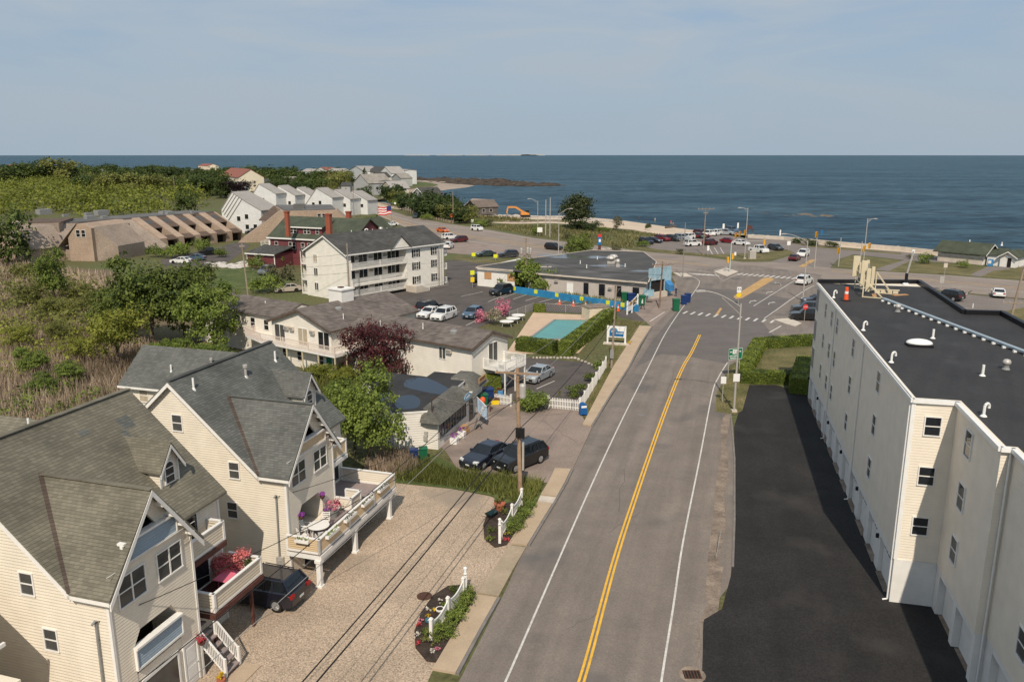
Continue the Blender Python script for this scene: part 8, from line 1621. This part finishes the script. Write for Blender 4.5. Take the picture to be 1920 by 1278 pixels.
carw('suv', WHITE, (1523,531), (1510.5,536), 'R', 'white suv waiting at the crosswalk next to the apartment roof', name='car', group='cars driving'); carw('suv', WHITE, (1506,484), (1519,479), 'L', 'white suv leaving the beach road', name='car', group='cars driving'); carw('sedan', MAROON, (1503,486), (1491,491.5), 'R', 'dark red sedan entering the beach road', name='car', group='cars driving')
for k, c, f_, r_, s, l in (('hatch',DGREY,(1457,470.5),(1441,468),'R','dark grey hatchback alone at the end of the beach lot'),('pickup',WHITE,(1428,475.5),(1406,472),'R','white pickup behind the control cabinet'),('sedan',WHITE,(1395,461),(1376,459),'R','white sedan under the traffic signals'),('sedan',RED,(1372,456.5),(1356,455.5),'R','bright red sedan in the second row of the beach lot'),('suv',MAROON,(1345,459),(1328,461),'R','maroon suv beside the tall crossarm pole'),('suv',WHITE,(1310,461.5),(1294,462.5),'R','white suv in front of the tall crossarm pole'),
  ('suv',NAVY,(1214,459),(1199,456.5),'R','navy suv at the dune end of the beach lot'),('sedan',DBLUE,(1230,456),(1216,454.5),'R','dark blue sedan second from the dune end of the beach lot'),('suv',RED,(1244,453),(1231,451.5),'R','red suv third from the dune end of the beach lot'),('suv',DGREY,(1264,453),(1250,451.5),'R','dark grey suv between red suv and silver suv'),('suv',SILV,(1280,451),(1267,449.5),'R','silver suv next to a white suv at the beach'),('suv',WHITE,(1287,450),(1301,448.5),'L','white suv next to the silver suv at the beach'),('hatch',GREEN,(1312,447.5),(1301,446),'R','dark green hatchback in the back row of the beach lot'),('suv',MAROON,(1316,442),(1305,441),'R','maroon suv farthest back in the beach lot'),('sedan',RED,(1325,446.5),(1316,447),'R','red sedan beside the tall crossarm pole, back row'),('suv',WHITE,(1327,443.5),(1338,442),'L','white suv in the back row, first of two'),('suv',WHITE,(1342,442.5),(1352,441),'L','white suv in the back row, second of two'),('suv',SILV,(1366,441),(1354,440.5),'R','silver suv at the end of the back row'),('suv',BLUE,(1372,436),(1364,435),'R','blue suv closest to the sand')): carw(k, c, f_, r_, s, l)
car('sedan', WHITE, G(1871,556), yaw((.46,.9)), 'white car seen from behind in the lot right of the roof'); car('suv', BLACK, G(1778,562), yaw((-.5,.85)), 'black car half hidden by the edge of the black roof'); carw('suv', BLACK, (1495,601), (1532,602.5), 'L', 'black suv nearest the stop sign, half hidden by the apartment block'); carw('suv', DGREY, (1498,588), (1533,589), 'L', 'dark grey suv behind the black one at the stop sign'); carw('sedan', DBLUE, (1524,571), (1545,571), 'L', 'dark blue sedan third from the stop sign')
carw('sedan', BEIGE, (534,549), (549,548), 'L', 'beige sedan behind the rear motel wing'); carw('sedan', WHITE, (326,494.5), (346,495), 'L', 'white sedan in the court of the brown townhouses'); carw('sedan', BLUE, (356,489), (372,489), 'L', 'blue sedan beside the white one at the townhouses'); carw('pickup', BLACK, (388,479), (404,478), 'L', 'black pickup near the townhouse court wall'); carw('pickup', BLACK, (472,440), (488,439), 'L', 'dark pickup in front of the nearest white townhouses'); carw('suv', GREY, (502,516), (515,512), 'L', 'grey van among the debris beside the red house')
# ---- trees and undergrowth
def tz(px, py_base, py_top, key, label, name='tree', cat='tree', group=None, w=1.0, v=None):
    g = G(px, py_base); h = max(.8, ZAT(py_top, g.y)); return tree(name, key, g, h, label, cat, group, w=w, v=v)
tz(292,655,470,'near','big dark leaved tree in front of the brown townhouses, tallest of the clump',w=.85,v=0); tz(402,668,535,'near_bright','leafy tree at the edge of the clump by the rear motel wing',w=1.0,v=0); tz(345,640,500,'near','dark tree between the two biggest ones',w=.9,v=1); tz(240,640,512,'near','dark tree on the marsh side of the clump',w=.9,v=2)
tz(105,575,458,'near_bright','pale green pointed tree in front of the brown gable',w=.62,v=1); tz(230,600,540,'yellow','yellow green tree in front of the dark clump',w=1.1,v=0); tz(225,690,575,'yellow','bright yellow green tree nearest the green roof',w=.95,v=1); tz(150,572,528,'olive','olive tree below the end block of the townhouses',w=1.3,v=0); tz(60,580,530,'olive','olive tree at the picture edge below the end block',w=1.4,v=1); tz(180,590,540,'olive','olive tree in the middle of the marsh scrub',w=1.3,v=2); tz(20,500,400,'far','green tree at the picture edge beside the brown end block',w=.8); tz(45,525,492,'olive','rounded tree left of the pale green pointed one',w=1.2,v=0); tz(120,600,555,'olive','olive tree among the reeds',w=1.3,v=1); tz(275,565,515,'near_bright','bright tree behind the big dark one',w=1.1,v=2); tz(440,640,565,'near_bright','bright shrubby tree against the rear motel wing',w=1.0,v=1); tz(375,585,535,'olive','olive tree behind the motel',w=1.2,v=0); tz(320,700,640,'near_bright','bright shrub right behind the green roof',w=1.6,v=0); tz(400,700,640,'near_bright','bright shrub behind the ridge of the green roof',w=1.7,v=1)
tz(690,876,690,'near_bright','light green tree between the long deck house and the shop',w=.78,v=2); tz(665,850,720,'near_bright','smaller light green tree touching the green roof',w=.85,v=0)
tz(722,712,612,'maple','dark red maple in front of the motel',w=1.0)
for p, tp, w_, l, k in (((600,712),682,2.6,'yellow green reedy shrub under the motel deck','yellow'),((640,725),690,2.0,'yellow green shrub beside the red maple','yellow'),((680,742),712,1.6,'bright shrub behind the shop','near_bright'),((625,760),715,1.5,'bright shrub behind the dormer of the green roof','near_bright'),((500,548),512,1.6,'leafy bush beside the hotel stair tower','bush'),((530,545),500,1.2,'blossoming bush at the hotel corner','bush_grey'),((480,505),478,1.2,'bush in the rubble next to the red house','bush'),((515,500),472,1.1,'green tree at the red porch wing','bush'),((345,478),455,1.5,'rounded bush at the townhouse entries','bush'),((325,483),458,1.6,'round bush in front of the dark townhouse front','bush'),((292,482),457,1.2,'round bush at the end of the slanted fronts','bush'),((380,475),448,1.2,'bush at the townhouse court wall','bush'),((415,482),465,1.4,'green bush by the rubble','bush'),((700,424),403,1.6,'clipped round green bush by the flagpole','bush'),((1005,440),425,1.4,'green shrub at the foot of the dune poles','bush'),((1065,448),436,2.2,'grey green shrub under the curved lamp','bush_grey'),((1085,430),412,2.0,'dark juniper in the shade of the big tree','bush_dark'),((1110,432),416,2.0,'dark juniper right of the first one','bush_dark'),((1130,434),424,2.6,'bright low shrub beside the big tree','bush'),((1735,494),475,1.6,'green bush at the bathhouse corner','bush'),((1806,502),487,1.5,'green bush in front of the bathhouse','bush'),((1520,460),449,2.2,'dark shrub on the beach verge','bush_dark'),((1495,456),446,2.0,'dark shrub at the start of the beach verge','bush_dark'),((1560,463),453,2.4,'dark shrub at the far end of the beach verge','bush_dark'),((1705,485),476,1.5,'small grey green shrub by the beach path','bush_grey'),((1205,462),450,2.0,'green shrub at the dune end of the beach lot','bush'),((1275,476),467,2.2,'small shrubs on the lot island','bush_grey'),((1155,478),462,1.6,'shrub behind the boarded roof','bush_grey'),((1158,432),408,1.0,'small bare windswept tree on the dune','bush_grey'),((1215,430),419,1.0,'tiny twisted tree on the sand','bush_dark')): tz(p[0],p[1],tp,k,l,'shrub','shrub',w=w_/1.4)
tz(1082,428,364,'pine','big rounded pine on the dune in front of the water',w=1.18); tz(452,372,339,'purple','dark purple beech among the far trees',w=1.4); tz(684,346,311,'fir','dark fir among the houses on the point',w=.9)
for x,y,tp,k,w_ in ((40,655,612,'yellow',1.5),(112,645,600,'olive',1.3),(64,705,650,'near_bright',1.3),(150,678,632,'yellow',1.4),(214,650,606,'near_bright',1.3),(90,600,556,'olive',1.4),(135,720,680,'near_bright',1.6),(85,740,700,'near_bright',1.7)): tz(x,y,tp,k,'low bushy shrubs growing among the dry reeds','shrub','shrub','shrubs among the dry reeds',w=w_)
# shore bushes along the boulevard
rs = random.Random(31); SB = [(735,380,362,'bush_dark',1.0),(685,374,350,'far',1.1),(900,425,411,'bush',1.8),(915,424,412,'bush_grey',1.6),(800,412,400,'bush',1.4),(745,388,374,'bush',1.2)]
for i in range(26): x = 728+i*6.0; y = 384+i*1.35+rs.uniform(-6,4); SB.append((x, y, y-rs.uniform(20,32)-(8 if 800 < x < 850 else 0), rs.choice(('far_dark','far_dark','bush_dark','far_olive')), rs.uniform(1.0,1.5)))
for x,y,t_,k,w_ in SB: tz(x,y,t_,k,'dark wind clipped bushes along the shore side of the boulevard','shrub','shrub','shore bushes along the boulevard',w=w_)
# far wood: single trees
rs = random.Random(12); n = 0
def band(x0, x1, yb, top0, top1, k, keys, label, grp, wr=(.8,1.2)):
    for i in range(k):
        x = x0+(x1-x0)*(i+rs.uniform(.1,.9))/k; y = rs.uniform(*yb); f = (x-x0)/(x1-x0); tp = top0+(top1-top0)*f+rs.uniform(-3.5,4.5); tz(x, y, min(tp, y-7), rs.choice(keys), label, 'tree', 'tree', grp, w=rs.uniform(*wr))
lab = 'dense green tree of the far wood behind the bright thicket'
band(-40, 640, (322,328), 313, 315, 44, ('far_dark','far'), lab, 'trees of the far wood', (1.3,2.0)); band(30, 420, (334,344), 309, 319, 40, ('far_dark','far','far_dark'), lab, 'trees of the far wood', (1.0,1.5)); band(150, 400, (350,366), 322, 330, 26, ('far','far_dark','far_olive'), lab, 'trees of the far wood', (.9,1.2)); band(440, 650, (336,352), 316, 326, 26, ('far','far_dark','far'), lab, 'trees of the far wood', (1.1,1.6)); band(370, 425, (356,372), 328, 338, 6, ('far','far_dark','far'), lab, 'trees of the far wood', (1.0,1.3)); band(500, 565, (352,364), 330, 342, 8, ('far','far_dark','far'), lab, 'trees of the far wood', (1.0,1.3)); band(560, 650, (352,366), 334, 338, 8, ('far','far_olive'), lab, 'trees of the far wood', (1.0,1.3)); band(-40, 60, (332,350), 312, 318, 8, ('far_dark','far'), lab, 'trees of the far wood', (1.1,1.6))
tz(72,340,297,'far_dark','tall dark tree that stands above the far wood at its start',w=.8); tz(118,342,295,'far_olive','broad tree that stands highest over the far wood',w=1.25); tz(200,330,304,'far_dark','lone rounded tree top over the middle of the far wood',w=1.0); tz(395,365,315,'far_dark','big dark tree at the end of the far wood',w=.8); tz(415,372,325,'far','big green tree next to the white townhouses',w=.85); tz(352,405,358,'far','green tree behind the end of the townhouse row',w=.8); tz(560,398,334,'far_dark','tall dark tree between the white townhouse rows',w=.85); tz(655,398,372,'far','round green tree at the road end of the white townhouses',w=1.1); tz(620,350,322,'far_olive','yellow green tree near the point houses',w=1.4); tz(640,356,320,'far_olive','second yellow green tree near the point houses',w=1.1)
scrub('thicket', [tuple(G(*p)) for p in ((-60,336),(150,345),(330,350),(380,372),(375,400),(360,408),(250,409),(60,406),(-60,425))], 950, .95, 5.0, f_thick, 5, 'bright yellow green thicket between the far wood and the townhouses')
scrub('marsh_scrub', [tuple(G(*p)) for p in ((-60,525),(40,520),(130,530),(230,565),(330,565),(300,620),(180,640),(90,625),(-60,640))], 190, .4, 1.9, f_olive, 6, 'olive scrub over the marsh')
scrub('marsh_scrub', [tuple(G(*p)) for p in ((-80,600),(40,580),(150,590),(270,640),(200,665),(120,690),(40,720),(-80,740))], 95, .3, 1.9, f_yellow, 7, 'yellow green scrub beside the reeds'); scrub('marsh_scrub', [tuple(G(*p)) for p in ((-60,755),(120,735),(200,745),(120,790),(-60,800))], 40, .3, 1.1, f_green, 8, 'dark green growth at the reed edge')
rp = [tuple(G(*p)) for p in ((-120,640),(10,560),(80,545),(130,560),(160,600),(250,640),(300,660),(290,760),(240,800),(60,830),(-150,850))]
blades('reeds', rp, 15000, 1.55, .075, f_reed, 3, .2, 'tall dry tan reeds behind the houses'); blades('reeds', [tuple(G(*p)) for p in ((0,470),(60,500),(200,520),(330,560),(260,600),(120,600),(0,590))], 5000, 1.6, .15, f_reed, 4, .18, 'pale dry reeds further off in the marsh')
blades('roadside_grass', [tuple(G(*p)) for p in ((738,900),(745,878),(800,868),(850,890),(930,895),(1018,908),(1010,930),(985,952),(935,930),(860,915))], 3800, .8, .06, f_grass, 5, .3, 'long grass between yard and shop lot'); blades('roadside_reeds', [tuple(G(*p)) for p in ((680,885),(720,852),(762,856),(790,884),(740,900))], 1300, 1.1, .06, f_reed, 6, .18, 'dry stalks below the shop wall'); blades('yard_shrub_grass', [tuple(G(*p)) for p in ((570,700),(640,690),(690,720),(690,745),(640,760),(580,735))], 1600, 1.3, .09, f_olive, 7, .2, 'tall weeds under the motel deck')
blades('dune_grass', [tuple(G(*p)) for p in ((900,424),(950,421),(1090,424),(1240,440),(1190,452),(1190,468),(1070,453),(960,436))], 3000, .6, .3, f_dune, 8, .35, 'tufted dune grass above the boulevard'); blades('dune_grass', [tuple(G(*p)) for p in ((905,405),(960,408),(1000,412),(950,416),(890,410))], 700, .7, .35, f_dune, 9, .3, 'dune grass beside the excavator')
blades('lawn_tufts', [(6.7,70.8),(7.1,68.5),(11.2,87.0),(17.5,109),(19,112),(15.8,113),(11,88)], 5000, .12, .05, f_grass, 10, .4, 'short grass of the motel verge'); blades('verge_tufts', [tuple(G(*p)) for p in ((1342,772),(1346,738),(1362,705),(1385,686),(1415,698),(1402,722),(1390,770))], 1800, .14, .05, f_grass, 11, .4, 'dry tufts at the street corner')
# clipped hedges at the corner
hedge(G(1393,706), G(1424,652), 1.6, 1.25, 'clipped hedge curving along the street corner', .13, None, 12); hedge(G(1420,652), G(1528,645), 1.6, 1.2, 'clipped hedge along the pale side street', .13, None, 13); hedge(G(1386,716), G(1512,718), 1.5, 1.25, 'clipped hedge at the head of the black drive', .13, None, 14); hedge(G(1500,740), G(1512,695), 2.2, 1.7, 'dark hedge end against the apartment block', .13, None, 15)
# ---- people
def person(loc, rz, h, label, shirt, trousers, stride=.3, hairm=None, arm=.2):
    s = h/1.72; J = {'pelvis':(0,0,.93,.13),'waist':(0,.01,1.08,.125),'chest':(0,0,1.3,.15),'neck':(0,0,1.48,.055),'head0':(0,-.02,1.56,.075),'head1':(0,-.02,1.66,.085),'shl':(.17,0,1.41,.06),'ell':(.25,.04,1.14,.045),'wrl':(.24,-.08,.9,.03),'hdl':(.23,-.1,.82,.035),'shr':(-.17,0,1.41,.06),'elr':(-.25,.04,1.14,.045),'wrr':(-.24,.08,.9,.03),'hdr':(-.23,.1,.82,.035),
      'hpl':(.1,0,.9,.1),'knl':(.11,-stride*.55,.5,.065),'anl':(.11,-stride*.8,.09,.045),'tol':(.11,-stride*.8-.16,.03,.04),'hpr':(-.1,0,.9,.1),'knr':(-.11,stride*.2,.49,.065),'anr':(-.11,stride*.9,.1,.045),'tor':(-.11,stride*.9-.15,.03,.04)}
    E_ = [('pelvis','waist'),('waist','chest'),('chest','neck'),('neck','head0'),('head0','head1'),('chest','shl'),('shl','ell'),('ell','wrl'),('wrl','hdl'),('chest','shr'),('shr','elr'),('elr','wrr'),('wrr','hdr'),('pelvis','hpl'),('hpl','knl'),('knl','anl'),('anl','tol'),('pelvis','hpr'),('hpr','knr'),('knr','anr'),('anr','tor')]
    ks = list(J); me = bpy.data.meshes.new('person'); me.from_pydata([(J[k][0]*s,J[k][1]*s,J[k][2]*s) for k in ks], [(ks.index(a),ks.index(b)) for a,b in E_], [])
    o = bpy.data.objects.new('person', me); COL.objects.link(o); sk = o.modifiers.new('skin','SKIN'); o.modifiers.new('sub','SUBSURF').levels = 1
    for i, k in enumerate(ks): me.skin_vertices[0].data[i].radius = (J[k][3]*s, J[k][3]*s*.85)
    me.skin_vertices[0].data[0].use_root = True
    dg = bpy.context.evaluated_depsgraph_get(); m2 = bpy.data.meshes.new_from_object(o.evaluated_get(dg)); bpy.data.objects.remove(o)
    m2.materials.clear()
    for m in (m_skin, shirt, trousers, hairm or m_hair): m2.materials.append(m)
    for p in m2.polygons:
        z = p.center.z/s; x = abs(p.center.x)/s; p.use_smooth = True
        p.material_index = 3 if (z > 1.66 or (z > 1.58 and p.center.y > .01)) else 0 if z > 1.47 or (x > .2 and z < 1.02) else 1 if z > .95 else 2 if z > .12 else 3
    o = link('person', m2, None, (loc[0],loc[1],loc[2] if len(loc)>2 else .03), rz); tag(o, label, 'person'); return o
m_jeans = M('blue_trousers',(.03,.04,.08),.8,.1,4); m_shirtw = M('white_shirt',(.72,.70,.66),.8,.05,4); m_shirtr = M('red_shirt',(.5,.06,.06),.8,.08,4); m_shirtd = M('dark_shirt',(.05,.05,.06),.8,.08,4); m_tans = M('tan_shorts',(.40,.30,.2),.8,.08,4)
person(G(1204,580), 1.2, 1.75, 'person in white shirt and dark trousers walking by the blue wall', m_shirtw, m_jeans, .4)
person(G(1267,556), .5, 1.7, 'person in dark clothes standing on the corner forecourt', m_shirtd, m_jeans, .05)
for p, l, a, b_ in (((1198,414.5),'person in dark clothes on the sand nearest the dune', m_shirtd, m_jeans),((1228,417),'person in white shirt on the sand',m_shirtw,m_tans),((1258,422),'person in red shirt on the sand',m_shirtr,m_tans),((1262,422.5),'person in dark shirt beside the red one on the sand',m_shirtd,m_tans)): person(G(*p), rnd.uniform(0,6), 1.7, l, a, b_, .1)
g = G(1258,428); t = T('beach_wrack', 'dark beached log with branches on the sand', 'log', (g.x,g.y,.02), .2); MB().tube((-2,0,.3),(2,.2,.5),.35,.25,8).build('log', m_bark, t); MB().tube((-.5,0,.4),(-1.6,-.6,1.4),.12,.05,6).tube((.8,0,.5),(1.9,.5,1.5),.12,.05,6).build('branch', m_bark, t)
g = G(1406,436); t = T('lifeguard_stand', 'red brown lifeguard stand at the top of the beach', 'stand', (g.x,g.y,0)); MB().box(-.8,.8,-.6,.6,1.1,1.25).build('seat', m_brownwood, t)
for sx2 in (-.7,.7):
    for sy in (-.5,.5): MB().bar((sx2*1.3,sy*1.3,0),(sx2,sy,1.1),.1,.1).build('leg', m_brownwood, t)
MB().box(-.8,.8,.5,.6,1.251,2.1).build('backrest', m_brownwood, t)
